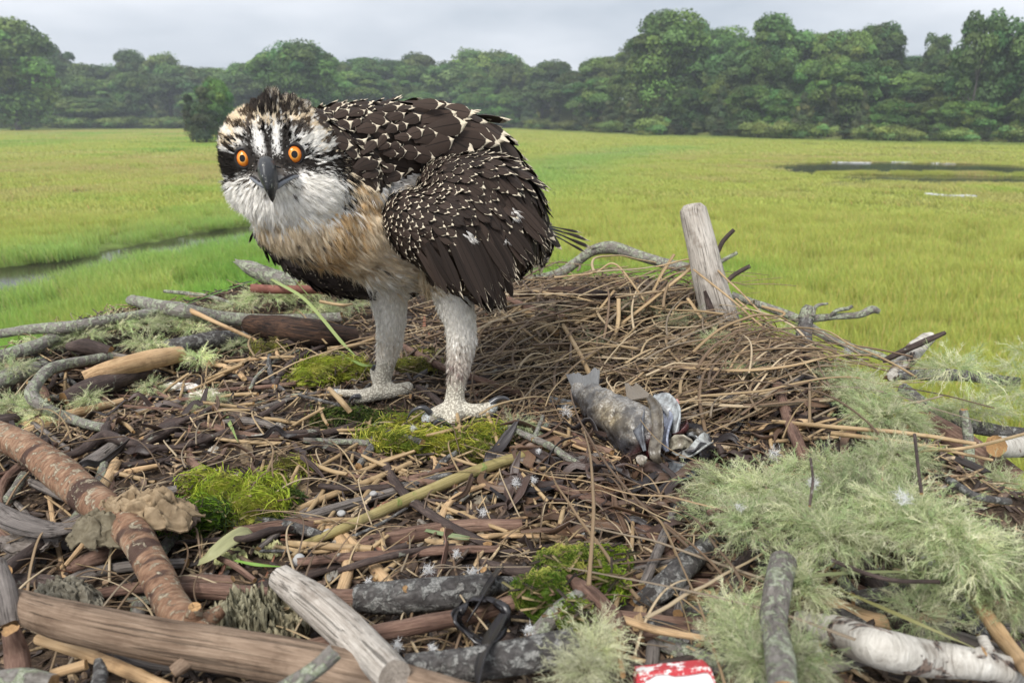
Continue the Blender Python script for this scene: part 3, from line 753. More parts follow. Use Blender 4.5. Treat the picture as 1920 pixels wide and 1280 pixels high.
S('stick', 'grey', [(1296, 1050, .01), (1283, 1100, .02), (1272, 1150, .02)], [8, 9, 10], 'grey split stick below the scaly branch')
S('stick', 'grey', [(1250, 1110, .0), (1230, 1180, .012), (1220, 1260, .015)], [12, 14, 13], 'dark grey stick standing in the front gap beside the red edged board')
S('reed', 'reed', [(1188, 935, .012), (1182, 1050, .022), (1152, 1150, .034), (1168, 1265, .045)], [3.6, 4.5, 5.5], 'long bent straw reed hanging past the bright green moss', 'reed', sides=8)
S('stick', 'tan', [(1150, 1155, .036), (1230, 1180, .037), (1320, 1196, .035)], [7.5, 7.5, 6], 'pale thin twig lying right of the bent brown branch')
# left rim
S('branch', 'lichen', [(-40, 632, .02), (60, 617, .022), (130, 613, .022), (230, 596, .022), (330, 578, .02)], [7, 10, 11, 10, 8], 'thin lichened branch along the far left rim over the meadow', 'branch')
S('branch', 'lichen', [(-40, 678, .012), (50, 655, .014), (130, 625, .014), (240, 600, .014), (300, 596, .01)], [11, 13, 13, 12, 11], 'lichen covered branch just inside the left rim', 'branch', knots=2, rough=.22)
S('branch', 'lichen', [(246, 563, .030), (330, 580, .028), (420, 596, .024), (520, 600, .02), (640, 596, .018)], [10, 15, 13, 11, 10], 'pale ended lichened branch poking out over the left rim', 'branch', rough=.2)
S('reed', 'tan', [(340, 574, .03), (400, 602, .034), (480, 638, .02)], [5.5, 4, 3.5], 'thin pale reed leaning down from the left rim branch', 'reed', sides=8)
S('log', 'burnt', [(465, 606, .02), (520, 616, .022), (590, 624, .022), (665, 632, .016)], [17, 24, 25, 18], 'charred black and brown log piece lying behind the left leg of the bird', 'log', rough=.2)
S('log', 'crust', [(270, 656, .012), (330, 648, .016), (400, 636, .018), (455, 634, .014)], [11, 15, 17, 14], 'burnt branch with pale lichen on the left rim above the tan wood', 'branch', rough=.22)
S('log', 'tan', [(160, 708, .014), (210, 692, .020), (280, 675, .020), (338, 664, .014)], [13, 18, 19, 15], 'thick peeled tan piece of wood on the left side of the nest', 'wood piece', rough=.12)
S('log', 'dark', [(125, 752, .008), (170, 728, .012), (220, 712, .014), (275, 694, .010)], [18, 20, 18, 13], 'dark grey barked stick just under the tan wood on the left', rough=.12)
S('log', 'dark', [(128, 650, .016), (160, 648, .018), (206, 660, .018)], [8, 15, 12], 'dark stub with a pale cut end near the left rim')
S('branch', 'lichen', [(205, 668, .016), (150, 678, .018), (98, 690, .022), (70, 716, .022), (60, 742, .02), (88, 766, .016), (130, 784, .014), (170, 797, .014), (200, 802, .014)], [9, 10, 12, 11, 13, 10, 9, 9], 'crooked grey branch curving in a hook on the left side of the nest', 'branch', knots=2)
S('branch', 'dark', [(110, 862, .014), (150, 845, .016), (196, 818, .016), (235, 828, .016), (280, 840, .014), (345, 838, .010)], [7, 8, 12, 9, 8, 4], 'dark forked twig above the peeling red branch', 'twig', twigs=[([(196, 818, .016), (200, 800, .015), (208, 792, .016)], [9, 9, 5])])
S('stick', 'tan', [(20, 803, .006), (90, 786, .008), (150, 772, .01), (230, 752, .006)], [7, 9, 9, 6], 'long tan stick with bark left at its end on the left side')
S('stick', 'tan', [(-20, 842, .006), (60, 806, .008), (140, 788, .008)], [6, 9, 6], 'tan split stick under the hooked grey branch')
S('stick', 'brown', [(100, 695, .012), (140, 682, .014), (204, 672, .010)], [8, 10, 10], 'reddish brown barked piece behind the hooked branch', 'stick')
S('log', 'lichen', [(-30, 722, .01), (20, 705, .012), (66, 690, .010)], [16, 18, 14], 'fat mossy log end at the left edge of the nest', 'log', rough=.2)
S('log', 'dark', [(-20, 790, .01), (10, 788, .012), (30, 784, .01)], [10, 13, 10], 'small black log end at the left edge', 'stick')
S('log', 'grey', [(120, 905, .004), (170, 868, .008), (228, 822, .008)], [17, 20, 11], 'grey split wood behind the peeling red branch', 'wood piece', rough=.2, flat=.6)
S('log', 'grey', [(255, 775, .002), (320, 755, .006), (385, 735, .004)], [12, 15, 12], 'flat grey split plank in the left part of the litter', 'wood piece', flat=.45)
S('log', 'dark', [(270, 832, .002), (300, 812, .008), (340, 795, .004)], [18, 24, 14], 'dark knobbly bark chunk in the left litter', 'bark piece', rough=.3, flat=.6)
S('stick', 'tan', [(190, 918, .006), (205, 888, .010), (218, 866, .012)], [11, 12, 9], 'short tan splinter standing behind the brown weed cloth', 'wood piece', ragged=1.4)
S('stick', 'tan', [(218, 888, .004), (260, 880, .008), (298, 872, .006)], [5, 6, 4], 'small split tan stick by the short splinter')
S('stick', 'lichen', [(-10, 960, .006), (20, 930, .008), (44, 890, .010)], [9, 10, 8], 'thin lichened stick left of the peeling red branch')
S('stick', 'dark', [(55, 872, .012), (75, 845, .016), (88, 826, .018)], [8, 9, 8], 'dark grey stub behind the peeling red branch')
S('bark_piece', 'grey', [(-20, 950, .03), (30, 978, .03), (90, 992, .03), (150, 985, .026)], [20, 26, 24, 10], 'grey curled bark sheet at the left edge', 'bark piece', flat=.25, rough=.2)
S('stick', 'dark', [(10, 1070, .02), (50, 1040, .022), (90, 1012, .02)], [12, 13, 12], 'dark purple barked stick left of the peeling branch')
S('bark_piece', 'brown', [(140, 1060, .006), (180, 1045, .010), (220, 1030, .008)], [20, 30, 18], 'rough brown bark chunk in the shadow at the lower left', 'bark piece', flat=.6, rough=.3)
S('twig', 'tan', [(124, 1058, .022), (148, 1030, .03), (172, 998, .032)], [4, 5, 4], 'thin pale splinter over the dark bark at the lower left')
S('twig', 'dark', [(330, 1013, .01), (400, 1010, .012), (460, 1008, .02), (500, 995, .024), (545, 990, .016)], [4, 5, 7, 8, 5], 'dark twig lying across the pale leaf in the front', 'twig', wob=2)
S('reed', 'olive', [(560, 1022, .008), (625, 998, .012), (760, 938, .014), (900, 880, .014), (1032, 838, .010)], [5, 9, 11, 11, 9], 'long olive reed lying diagonally across the middle of the nest', 'reed', rough=.08)
S('reed', 'reed', [(552, 958, .006), (620, 928, .008), (700, 898, .010), (770, 868, .008)], [7, 6, 5], 'pale broken reed left of the long olive reed', 'reed')
S('reed', 'reed', [(540, 1018, .008), (620, 1024, .010), (698, 1028, .008)], [6, 6.5, 6.5], 'fat tan reed piece above the brown split log', 'reed')
S('reed', 'reed', [(520, 1024, .006), (575, 1034, .008), (640, 1030, .006)], [3.5, 4, 3.5], 'thin tan reed under the fat reed piece', 'reed')
S('stick', 'dark', [(635, 1070, .012), (700, 1050, .014), (790, 1030, .014), (860, 1020, .008)], [6, 7, 6, 3], 'black twig in the front middle litter', 'twig')
S('stick', 'brown', [(478, 1088, .01), (440, 1060, .012), (410, 1045, .01)], [5, 6, 5], 'tan twig between the pale leaf and the grey stub', 'twig')
# behind the bird
S('branch', 'redbark', [(472, 541, .032), (540, 543, .032), (650, 542, .03), (760, 545, .026)], [8, 8.5, 8, 7], 'smooth red barked stick on the rim behind the bird chest')
S('log', 'lichen', [(444, 491, .050), (470, 502, .050), (510, 520, .045), (560, 535, .03)], [5, 14, 17, 16], 'jagged lichened branch stub sticking up behind the bird on the left', 'branch', ragged=1.5, rough=.2)
S('branch', 'lichen', [(308, 546, -1.20), (350, 550, -1.19), (392, 556, -1.17), (440, 570, -1.15)], [3, 4, 4.5, 4], 'thin knobbly twig reaching over the left rim', 'twig', sides=8)
S('branch', 'lichen', [(975, 528, -1.28), (1040, 516, -1.29), (1080, 492, -1.29), (1112, 470, -1.28), (1150, 465, -1.27), (1200, 480, -1.25), (1250, 495, -1.23), (1292, 502, -1.2)], [8, 9.5, 9.5, 10, 12, 10, 10, 9], 'arching grey lichened branch between the bird tail and the wooden post', 'branch', rough=.14, twigs=[([(1150, 466, -1.27), (1128, 462, -1.27), (1108, 464, -1.27)], [8, 5, 3])])
S('peg', 'drift', [(1298, 384, -1.03), (1299, 388, -1.03), (1301, 402, -1.03), (1318, 470, -1.03), (1334, 540, -1.035), (1352, 600, -1.04), (1378, 690, -1.05)], [17, 22.5, 25.5, 28, 31, 33, 33], 'smooth silver wooden post with a rounded top standing out of the nest rim', 'post', rough=.03, ragged=0, sides=24)
S('twig', 'dark', [(1330, 492, -1.13), (1345, 474, -1.13), (1356, 452, -1.13), (1376, 431, -1.13)], [4, 4, 4.5, 4], 'uppermost dark twig right of the silver post', 'twig', sides=8)
S('twig', 'lichen', [(1335, 500, -1.13), (1352, 490, -1.13), (1382, 474, -1.13)], [4, 4.5, 3.5], 'middle short twig right of the silver post', 'twig', sides=8)
S('twig', 'dark', [(1345, 545, -1.10), (1362, 528, -1.10), (1382, 512, -1.10), (1406, 499, -1.10)], [4, 4.5, 4.5, 4], 'lowest dark twig right of the silver post', 'twig', sides=8)
S('peg', 'dark', [(1323, 545, -1.02), (1332, 580, -1.02), (1338, 620, -1.02), (1342, 672, -1.01)], [5.5, 7.5, 9.5, 11], 'dark brown upright stick in front of the silver post', 'stick', rough=.16)
S('branch', 'lichen', [(1372, 553, -1.08), (1410, 566, -1.07), (1450, 580, -1.06), (1500, 600, -1.05), (1548, 630, -1.03), (1600, 652, -1.02), (1650, 668, -1.0), (1700, 690, -.98)], [6.5, 7, 8, 9, 7, 7, 7, 5], 'long lichened branch running down the right rim', 'branch', rough=.2, twigs=[([(1500, 600, -1.05), (1560, 594, -1.03), (1610, 590, -1.02), (1635, 580, -1.02), (1648, 584, -1.02)], [9, 6, 6.5, 8, 5]), ([(1555, 594, -1.03), (1570, 582, -1.02), (1590, 578, -1.02), (1598, 574, -1.02)], [4, 4, 3.5, 3]), ([(1524, 592, -1.03), (1530, 574, -1.03), (1552, 569, -1.03)], [4, 3.5, 2]), ([(1512, 598, -1.04), (1516, 582, -1.04), (1519, 574, -1.04)], [15, 13, 9])])
S('stump', 'crust', [(1512, 600, -1.03), (1508, 630, -1.02), (1512, 665, -1.0)], [12, 15, 15], 'knobbly lichened stub under the long right rim branch', 'stick', rough=.25)
S('twig', 'dark', [(1655, 677, -.92), (1700, 655, -.91), (1738, 638, -.90), (1771, 624, -.90)], [5, 6, 6, 4], 'dark stick laid across the white chunk on the right rim', 'stick')
S('log', 'birch', [(1668, 712, -.93), (1690, 685, -.93), (1715, 655, -.93), (1742, 632, -.94)], [11, 15, 16, 12], 'white flaking chunk of wood standing on the right rim', 'wood piece', rough=.25, ragged=.9)
S('branch', 'crust', [(1684, 704, -.90), (1740, 702, -.89), (1800, 703, -.89), (1850, 709, -.88), (1910, 715, -.87)], [9, 12, 11, 11, 9], 'black and green lichened branch sticking out at the right edge', 'branch', rough=.25)
S('log', 'brown', [(1735, 786, -.78), (1790, 822, -.77), (1850, 865, -.76), (1900, 900, -.75)], [16, 23, 25, 24], 'thick smooth brown branch on the right rim beside the cut log', 'branch')
S('log', 'birch', [(1868, 836, -.72), (1905, 838, -.73), (1980, 830, -.75)], [20, 20, 21], 'pale log with an orange cut end at the right edge', 'log', rough=.08, ragged=.3)
S('twig', 'lichen', [(1806, 768, -.70), (1814, 810, -.70), (1818, 870, -.69), (1820, 930, -.68)], [7, 9, 9, 9], 'upright knobbly twig at the right in front of the brown branch', 'twig', rough=.2)
S('branch', 'crust', [(1690, 725, -.86), (1740, 762, -.84), (1800, 792, -.82), (1870, 808, -.80), (1930, 815, -.8)], [10, 12, 13, 12, 12], 'dark lichened branch behind the brown one on the right rim', 'branch', rough=.22)
S('branch', 'crust', [(1745, 838, -.72), (1770, 880, -.71), (1785, 930, -.70)], [10, 14, 15], 'dark bark branch going down at the right behind the pale lichen', 'branch', rough=.2)
S('stick', 'brown', [(1458, 724, .014), (1478, 785, .018), (1500, 840, .018), (1520, 890, .014)], [10, 11, 11, 12], 'smooth brown stick left of the pale lichen on the right')
S('reed', 'reed', [(1450, 790, .02), (1560, 800, .026), (1700, 812, .032), (1830, 832, .034)], [4, 4.5, 4], 'upper long reed stretching to the right over the lichen', 'reed', sides=8)
S('reed', 'reed', [(1560, 812, .02), (1700, 830, .03), (1860, 862, .03)], [5, 4, 3], 'lower long reed stretching to the right over the lichen', 'reed', sides=8)
S('reed', 'reed', [(1730, 845, .03), (1820, 838, .04), (1940, 808, .05)], [3, 3.5, 3], 'reed rising towards the right edge beside the cut log', 'reed', sides=8)
S('reed', 'reed', [(1170, 684, .02), (1300, 690, .028), (1390, 694, .03), (1480, 686, .03), (1560, 668, .03), (1650, 664, .02)], [2.5, 6, 8, 8, 6, 3], 'broad flat straw blade lying across the right of the straw heap', 'reed', flat=.3, sides=10)
S('reed', 'reed', [(945, 562, .02), (990, 588, .022), (1043, 624, .018)], [6.5, 7, 7], 'straight tan cane under the bird tail', 'reed')
S('stick', 'brown', [(952, 560, .026), (1000, 580, .026), (1060, 596, .02)], [5, 7, 7], 'dark reddish stick above the tan cane under the tail')
S('stick', 'brown', [(752, 648, .012), (830, 688, .014), (930, 722, .012), (1045, 766, .008)], [6, 7, 7, 6], 'grey brown stick passing behind the right foot of the bird', sides=12)
S('stick', 'dark', [(770, 742, .008), (860, 728, .010), (955, 688, .012)], [5, 7, 8], 'dark stick behind the feet of the bird')
S('reed', 'reed', [(614, 654, .012), (660, 648, .016), (700, 636, .014)], [4, 4, 3.5], 'tan reed end pointing left behind the left leg', 'reed', sides=8)
S('reed', 'reed', [(1056, 610, .02), (1085, 660, .026), (1108, 706, .02)], [4, 4.5, 5], 'short straight straw above the fish tail', 'reed', sides=8)
S('log', 'burnt', [(975, 552, .02), (1050, 545, .025), (1120, 552, .022), (1180, 560, .015)], [10, 14, 13, 9], 'flat brown decayed wood on the far rim right of the bird', 'wood piece', flat=.6, rough=.25)
S('twig', 'lichen', [(955, 800, .010), (985, 815, .014), (1030, 836, .018), (1060, 855, .018), (1095, 876, .012)], [4, 6, 7, 7, 7], 'knobbly grey twig pointing at the belly of the fish', 'twig', rough=.2, twigs=[([(1000, 824, .016), (1010, 800, .016), (1018, 780, .02)], [5, 4, 3])])
S('twig', 'crust', [(560, 740, .02), (640, 760, .02)], [3, 3], 'thin dark twig beside the left foot', 'twig')
S('reed', 'reed', [(618, 729, .022), (640, 752, .026), (657, 772, .02)], [4.5, 5.5, 5], 'short tan reed bit lying over the toe of the left foot', 'reed')
S('reed', 'reed', [(600, 565, .03), (640, 572, .034), (660, 570, .03)], [3, 3, 2], 'thin straw on the rim moss behind the bird', 'reed')

# ---------------- loose sticks and reeds scattered over the nest, each one its own object
def rand_stick(px, py, L, r, kind, name, label, cat, group, ang=None, lift=.006, bend=.12, tilt=.0, sides=7, flat=1.0, rr=R):
    c = G(px, py); a = rr.uniform(0, 3.14) if ang is None else ang
    n = 5; t = np.linspace(-.5, .5, n); dx, dy = math.cos(a), math.sin(a)
    b = rr.normal(0, bend) * L; x = c[0] + t * L * dx - dy * b * (1 - 4 * t * t); y = c[1] + t * L * dy + dx * b * (1 - 4 * t * t)
    z = nest_h(x, y); zf = np.polyval(np.polyfit(t, z, 1), t); zz = np.maximum(zf, zf + (z - zf) * .5) + lift + t * tilt * L + r
    pts = np.stack([x, y, zz], 1); acc = Acc()
    tube(acc, pts, np.array([.85, 1, 1.05, 1, .8]) * r, sides, max(L / 14, r * .8), rough=.14, rsc=.7 / r, seed=rr.randint(1, 9999), ragged=r * 1.2, flat=flat)
    o = obj(name, acc, B[kind]); tag(o, label, cat, group); return o

def pick(area, rr=R):
    while True:
        px, py = rr.uniform(area[0], area[2]), rr.uniform(area[1], area[3])
        g = G(px, py)
        if nest_u(g[0], g[1]) < .97: return px, py

areas = [((0, 700, 560, 860), 'in the left litter above the peeling branch'), ((560, 780, 1280, 900), 'in the litter in front of the bird feet'), ((480, 880, 1180, 1080), 'in the front middle litter'),
         ((1300, 700, 1560, 860), 'right of the dead fish'), ((0, 880, 330, 1240), 'around the peeling branch at the lower left'), ((900, 1060, 1500, 1270), 'in the dark front gap'), ((1480, 1020, 1900, 1260), 'under the big pale lichen at the right'), ((250, 600, 700, 760), 'on the left rim behind the bird')]
cnt = [26, 26, 30, 14, 18, 22, 22, 20]
for (ar, wh), n_ in zip(areas, cnt):
    for k in range(n_):
        px, py = pick(ar); dd = depth(G(px, py)); kd = rnd.choice(['dark', 'brown', 'grey', 'lichen', 'tan', 'crust', 'brown', 'dark'])
        L = R.uniform(.05, .15) * (1.2 if py > 900 else 1); rr_ = R.uniform(.0015, .0048) * (1.3 if py > 1000 else 1)
        nm = {'dark': 'dark wet', 'brown': 'reddish brown', 'grey': 'grey split', 'lichen': 'lichen spotted', 'tan': 'tan peeled', 'crust': 'black crusted'}[kd]
        rand_stick(px, py, L, rr_, kd, 'stick', '%s stick %s' % (nm, wh), 'stick', '%s sticks %s' % (nm, wh), lift=R.uniform(-.002, .006), tilt=R.normal(0, .05), flat=R.choice([1, .8, .5]))
for (ar, wh), n_ in zip(areas, [24, 32, 34, 20, 8, 12, 8, 24]):
    for k in range(n_):
        px, py = pick(ar); L = R.uniform(.025, .085); 
        rand_stick(px, py, L, R.uniform(.0009, .0023), 'reed', 'reed', 'short dry tan reed piece %s' % wh, 'reed', 'short reed pieces %s' % wh, lift=R.uniform(0.002, .009), tilt=R.normal(0, .16), bend=.03)

# ---------------- the tangled straw heap behind the fish: long bent stalks
def straw(acc, c, a, L, r, rr, lift, arch):
    n = 9; t = np.linspace(-.5, .5, n); dx, dy = math.cos(a), math.sin(a); b = rr.normal(0, .13) * L; k = rr.uniform(-.3, .3)
    side = b * (1 - 4 * t * t) + (k * L * .18) * np.abs(t - rr.uniform(-.3, .3))
    x = c[0] + t * L * dx - dy * side; y = c[1] + t * L * dy + dx * side
    z0 = float(nest_h(c[0], c[1])); z = np.maximum(nest_h(x, y), z0 - .02) * .4 + z0 * .6
    z = z + lift + arch * (1 - 4 * t * t) + rr.normal(0, .10) * t * L
    tube(acc, np.stack([x, y, z], 1), np.linspace(1.0, .5, n) * r, 6, L / 22, flat=rr.choice([.8, .4, .25]), rough=.14, rsc=200, seed=rr.randint(9999))
m = MT('dry_straw', 0.55, 0.3); c0 = m.attr('col'); tc = m.attr('tuv', 'Vector')
m.base(m.mix(m.noise(m.mapv(tc, (40, 1500, 1500)), 1.0, 4, .6), m.mix(.6, c0, (.08, .05, .03)), c0)); M_STRAW = m.m
SPAL = np.array([(.36, .26, .14), (.48, .36, .21), (.27, .19, .11), (.18, .12, .075), (.38, .27, .15), (.26, .21, .15), (.13, .09, .06), (.54, .43, .28), (.22, .15, .09)])
def heap(n_, ar, label, group, Lr, rr_, lf, hang=None, stuff=None):
    for k in range(n_):
        px, py = pick(ar); c = G(px, py); acc = stuff if stuff is not None else Acc(); n0 = acc.n
        a = R.uniform(0, 3.14) if hang is None or R.uniform() < .35 else R.normal(hang, .35)
        straw(acc, c, a, R.uniform(*Lr), R.uniform(*rr_), R, R.uniform(*lf), R.uniform(0, .02))
        col = SPAL[R.randint(len(SPAL))] * R.uniform(.8, 1.15)
        for q in acc.col[-3:]: q[:, :3] = col
        if stuff is None: tag(obj('straw', acc, M_STRAW), label, 'straw', group)
heap(85, (940, 545, 1330, 650), 'long bent tan straw in the tangled heap between the bird tail and the silver post', 'straws in the back heap', (.12, .30), (.0011, .0026), (.012, .045), .5)
heap(85, (940, 620, 1420, 720), 'curved dry straw in the heap behind the dead fish', 'straws behind the fish', (.10, .26), (.0010, .0024), (.008, .035), .7)
heap(45, (1250, 660, 1600, 800), 'loose straw blade between the fish and the pale lichen at the right', 'straws right of the fish', (.10, .28), (.0010, .0026), (.008, .03), -.1)
heap(18, (1100, 900, 1500, 1250), 'long thin straw hanging over the dark front gap', 'straws over the front gap', (.12, .3), (.0009, .0016), (.02, .05))
heap(30, (560, 560, 900, 700), 'thin straw on the nest rim behind the legs of the bird', 'straws behind the legs', (.08, .2), (.0010, .0018), (.006, .02))
acc = Acc()
heap(500, (900, 535, 1560, 790), '', '', (.05, .2), (.0007, .0017), (-.002, .022), .6, acc)
heap(420, (0, 600, 1500, 1250), '', '', (.03, .12), (.0005, .0011), (.0, .014), None, acc)
tag(obj('straw_litter', acc, M_STRAW, origin=(0, 0, NZ)), 'countless fine straws woven through the nest', 'straw', kind='stuff')

# ---------------- litter: chips, bark flakes, leaf scraps
m = MT('litter_chips', 0.6, 0.4); c0 = m.attr('col'); oc = m.oc()
g = m.noise(m.mapv(oc, (300, 300, 300)), 1.0, 4, .65)
m.base(m.mix(m.mr(g, .3, .7), m.mix(.75, c0, (.03, .02, .015)), c0)); m.bump(g, .6, .001); M_CHIP = m.m
LP = np.array([(.09, .06, .045), (.16, .105, .07), (.055, .038, .032), (.30, .20, .12), (.46, .33, .19), (.22, .15, .105), (.035, .027, .025), (.36, .32, .27), (.58, .45, .29), (.28, .12, .07)])
wts = np.array([4, 4, 4, 3, 2.2, 3, 4, .6, 1.3, .8]); wts = wts / wts.sum()
def litter_cloud(n, l0, l1, w0, w1, thick, lf, acc, rs, pal=LP, wt=wts, tilt=.35, curl=.15, area=None):
    if area is None:
        a = rs.uniform(0, 6.283, n); u = np.sqrt(rs.uniform(0, 1, n)) * .99; r_ = np.interp((a + np.pi) % (2 * np.pi) - np.pi, _oa, _or) * u
        x, y = NC[0] + r_ * np.cos(a), NC[1] + r_ * np.sin(a)
    else: x, y = rs.normal(area[0], area[2], n), rs.normal(area[1], area[3], n)
    z = nest_h(x, y) + rs.uniform(*lf, n)
    L = rs.uniform(l0, l1, n); Wd = rs.uniform(w0, w1, n)
    th = rs.uniform(0, 6.283, n); up = unit(np.stack([rs.normal(0, tilt, n), rs.normal(0, tilt, n), np.ones(n)], 1))
    X = unit(np.cross(np.stack([-np.sin(th), np.cos(th), 0 * th], 1), up)); Y = np.cross(up, X)
    nu, nv = 5, 3
    def fn(U, V):
        w = .5 * (1 - .35 * np.abs(2 * U - 1) ** 3); return np.stack([U - .5 + .05 * V, V * w, -curl * (2 * U - 1) ** 2 - .25 * V * V], -1)
    tv, tq, tu = tmpl_grid(nu, nv, fn)
    # a thin solid: top sheet and underside
    tb = tv.copy(); tb[:, 2] -= .35; M = len(tv)
    ed = [(i_ * nv, (i_ + 1) * nv) for i_ in range(nu - 1)] + [((i_ + 1) * nv + nv - 1, i_ * nv + nv - 1) for i_ in range(nu - 1)] + [(j_ + 1, j_) for j_ in range(nv - 1)] + [((nu - 1) * nv + j_, (nu - 1) * nv + j_ + 1) for j_ in range(nv - 1)]
    tq2 = np.concatenate([tq, tq[:, ::-1] + M, np.array([(a_, b_, b_ + M, a_ + M) for a_, b_ in ed])])
    tvv = np.concatenate([tv, tb])
    ci = rs.choice(len(pal), n, p=wt); c = pal[ci] * rs.uniform(.55, 1.15, (n, 1))
    stamp(acc, tvv, tq2, None, np.stack([x, y, z], 1), X * L[:, None], Y * Wd[:, None], up * np.minimum(Wd, .008)[:, None] * thick, c)
acc = Acc(); rs = np.random.RandomState(99)
litter_cloud(22000, .004, .014, .0012, .005, .5, (-.003, .006), acc, rs)
litter_cloud(3600, .010, .032, .0012, .004, .8, (-.001, .009), acc, rs)
litter_cloud(1100, .012, .036, .004, .012, .5, (-.002, .006), acc, rs)
litter_cloud(4600, .006, .028, .0008, .0022, 1.2, (.002, .012), acc, rs, np.array([(.50, .36, .20), (.60, .46, .28), (.34, .22, .12)]), [.4, .3, .3])
tag(obj('nest_litter', acc, M_CHIP, origin=(0, 0, NZ), smooth=False), 'bark chips, leaf scraps and short straw bits covering the nest floor', 'litter', kind='stuff')

# ---------------- dark curled leaf strips round the fish
m = MT('dead_leaf_strip', 0.42, 0.45); c0 = m.attr('col'); tc = m.attr('tuv', 'Vector')
g = m.noise(m.mapv(tc, (60, 900, 900)), 1.0, 3, .6); m.base(m.mix(g, m.mix(.6, c0, (.02, .015, .012)), c0)); m.bump(g, .5, .0008)
m.translucent(.12, c0); M_STRIP = m.m
def ribbon(acc, pts, w, tw, col, thick=.0006, rr=R, curl=.3):
    pts, wr, s = resample(pts, np.interp(np.linspace(0, 1, len(pts)), [0, .15, .8, 1], [.5, 1, 1, .15]) * w, .004)
    T, X, Y = frames(pts); n = len(pts); a = tw[0] + np.linspace(0, tw[1], n); Bn = X * np.cos(a)[:, None] + Y * np.sin(a)[:, None]; Nn = np.cross(T, Bn)
    k = np.array([-1, -.5, 0, .5, 1]); top = pts[:, None] + Bn[:, None] * (wr[:, None] * k)[..., None] + Nn[:, None] * (wr[:, None] * curl * k ** 2)[..., None]
    bot = top - Nn[:, None] * thick; v = np.concatenate([top, bot[:, ::-1]], 1); m_ = 10
    i, j = np.meshgrid(np.arange(n - 1), np.arange(m_), indexing='ij'); q = np.stack([i * m_ + j, i * m_ + (j + 1) % m_, (i + 1) * m_ + (j + 1) % m_, (i + 1) * m_ + j], -1).reshape(-1, 4)
    uv = np.stack([np.repeat(s[:, None], m_, 1), np.repeat((np.r_[k, k[::-1]] * w)[None], n, 0), 0 * v[..., 0]], -1)
    acc.add(v.reshape(-1, 3), q, None, col, uv.reshape(-1, 3))
def strip_at(px, py, L, w, label, group, pal, lift=.008, rr=R, tilt=.25):
    c = G(px, py); a = rr.uniform(0, 6.28); n = 6; t = np.linspace(-.5, .5, n); wig = np.cumsum(rr.normal(0, .18, n)) * L * .5
    x = c[0] + t * L * math.cos(a) - wig * math.sin(a); y = c[1] + t * L * math.sin(a) + wig * math.cos(a)
    z = nest_h(x, y) + lift + np.abs(rr.normal(0, .006, n)) + t * L * rr.normal(0, tilt)
    acc = Acc(); ribbon(acc, np.stack([x, y, z], 1), w, (rr.uniform(-.6, .6), rr.normal(0, 1.3)), pal[rr.randint(len(pal))] * rr.uniform(.7, 1.3))
    tag(obj('leaf_strip', acc, M_STRIP), label, 'dead leaf', group)
DP = np.array([(.055, .038, .034), (.10, .065, .055), (.15, .09, .06), (.035, .03, .032), (.20, .12, .075)])
for n_, ar, wh in ((55, (900, 830, 1300, 960), 'below the dead fish'), (26, (1260, 740, 1540, 880), 'between the fish and the pale lichen'), (18, (960, 940, 1300, 1060), 'in the front litter right of middle'), (16, (60, 760, 560, 900), 'in the left litter'), (12, (1200, 620, 1560, 740), 'in the straw heap at the right')):
    for k in range(n_):
        px, py = pick(ar); strip_at(px, py, R.uniform(.03, .09), R.uniform(.0022, .0052), 'dark curled dead leaf strip %s' % wh, 'dark leaf strips %s' % wh, DP)
acc = Acc(); ribbon(acc, [GP(s) for s in ((372, 1056, .012), (400, 1040, .016), (430, 1015, .018), (458, 1000, .016), (480, 1010, .01))], .0055, (.2, 1.2), (.50, .50, .26)); tag(obj('leaf', acc, M_STRIP), 'pale yellow green leaf strip under the dark twig in front', 'leaf')
acc = Acc(); ribbon(acc, [GP(s) for s in ((828, 1065, .010), (836, 1020, .02), (832, 1000, .026), (850, 995, .022))], .0045, (1.2, .5), (.28, .16, .12)); tag(obj('leaf', acc, M_STRIP), 'curled brown leaf standing upright in the front middle', 'leaf')

# green grass blades on the rim
m = MT('green_blade', .45, .3); c0 = m.attr('col'); m.base(m.mix(m.noise(m.mapv(m.attr('tuv', 'Vector'), (30, 1500, 0)), 1.0, 2, .5), m.mix(.35, c0, (.08, .12, .02)), c0)); m.translucent(.3, c0); M_BLADE = m.m
for pts, w, cl, lb in ((((498, 518, .05), (520, 530, .05), (565, 556, .05), (600, 592, .045), (640, 640, .03), (668, 668, .02)), .0022, (.42, .50, .20), 'pale green grass stalk bent down in front of the charred log'),
                       (((600, 575, .05), (570, 545, .06), (545, 515, .062), (538, 505, .06)), .0022, (.36, .47, .16), 'short green blade forking up from the bent stalk'),
                       (((345, 572, .04), (400, 552, .055), (450, 535, .065), (498, 520, .055)), .0011, (.16, .30, .08), 'thin dark green blade arching over the left rim'),
                       (((420, 771, .01), (432, 795, .012), (446, 828, .008)), .0022, (.40, .52, .20), 'short green blade lying in the left litter'),
                       (((640, 665, .02), (680, 684, .02), (706, 684, .02)), .0018, (.35, .48, .15), 'green blade touching the left leg'),
                       (((440, 1050, .012), (480, 1058, .012), (530, 1062, .01)), .0012, (.25, .45, .08), 'bright green blade in front of the pale leaf'),
                       (((1340, 1150, .05), (1480, 1090, .07), (1620, 1072, .07), (1860, 1075, .06)), .0009, (.22, .24, .12), 'thin olive stem crossing the dark gap under the big lichen'),
                       (((1540, 1090, .05), (1680, 1150, .07), (1830, 1215, .07)), .0010, (.30, .28, .12), 'thin olive stem slanting over the white birch branch'),
                       (((780, 990, .01), (860, 1006, .014), (900, 1010, .008)), .002, (.30, .36, .20), 'dull green blade in the front middle litter')):
    acc = Acc(); ribbon(acc, [GP(s) for s in pts], w, (.3, .8), cl, .0004); tag(obj('grass_blade', acc, M_BLADE), lb, 'grass blade')

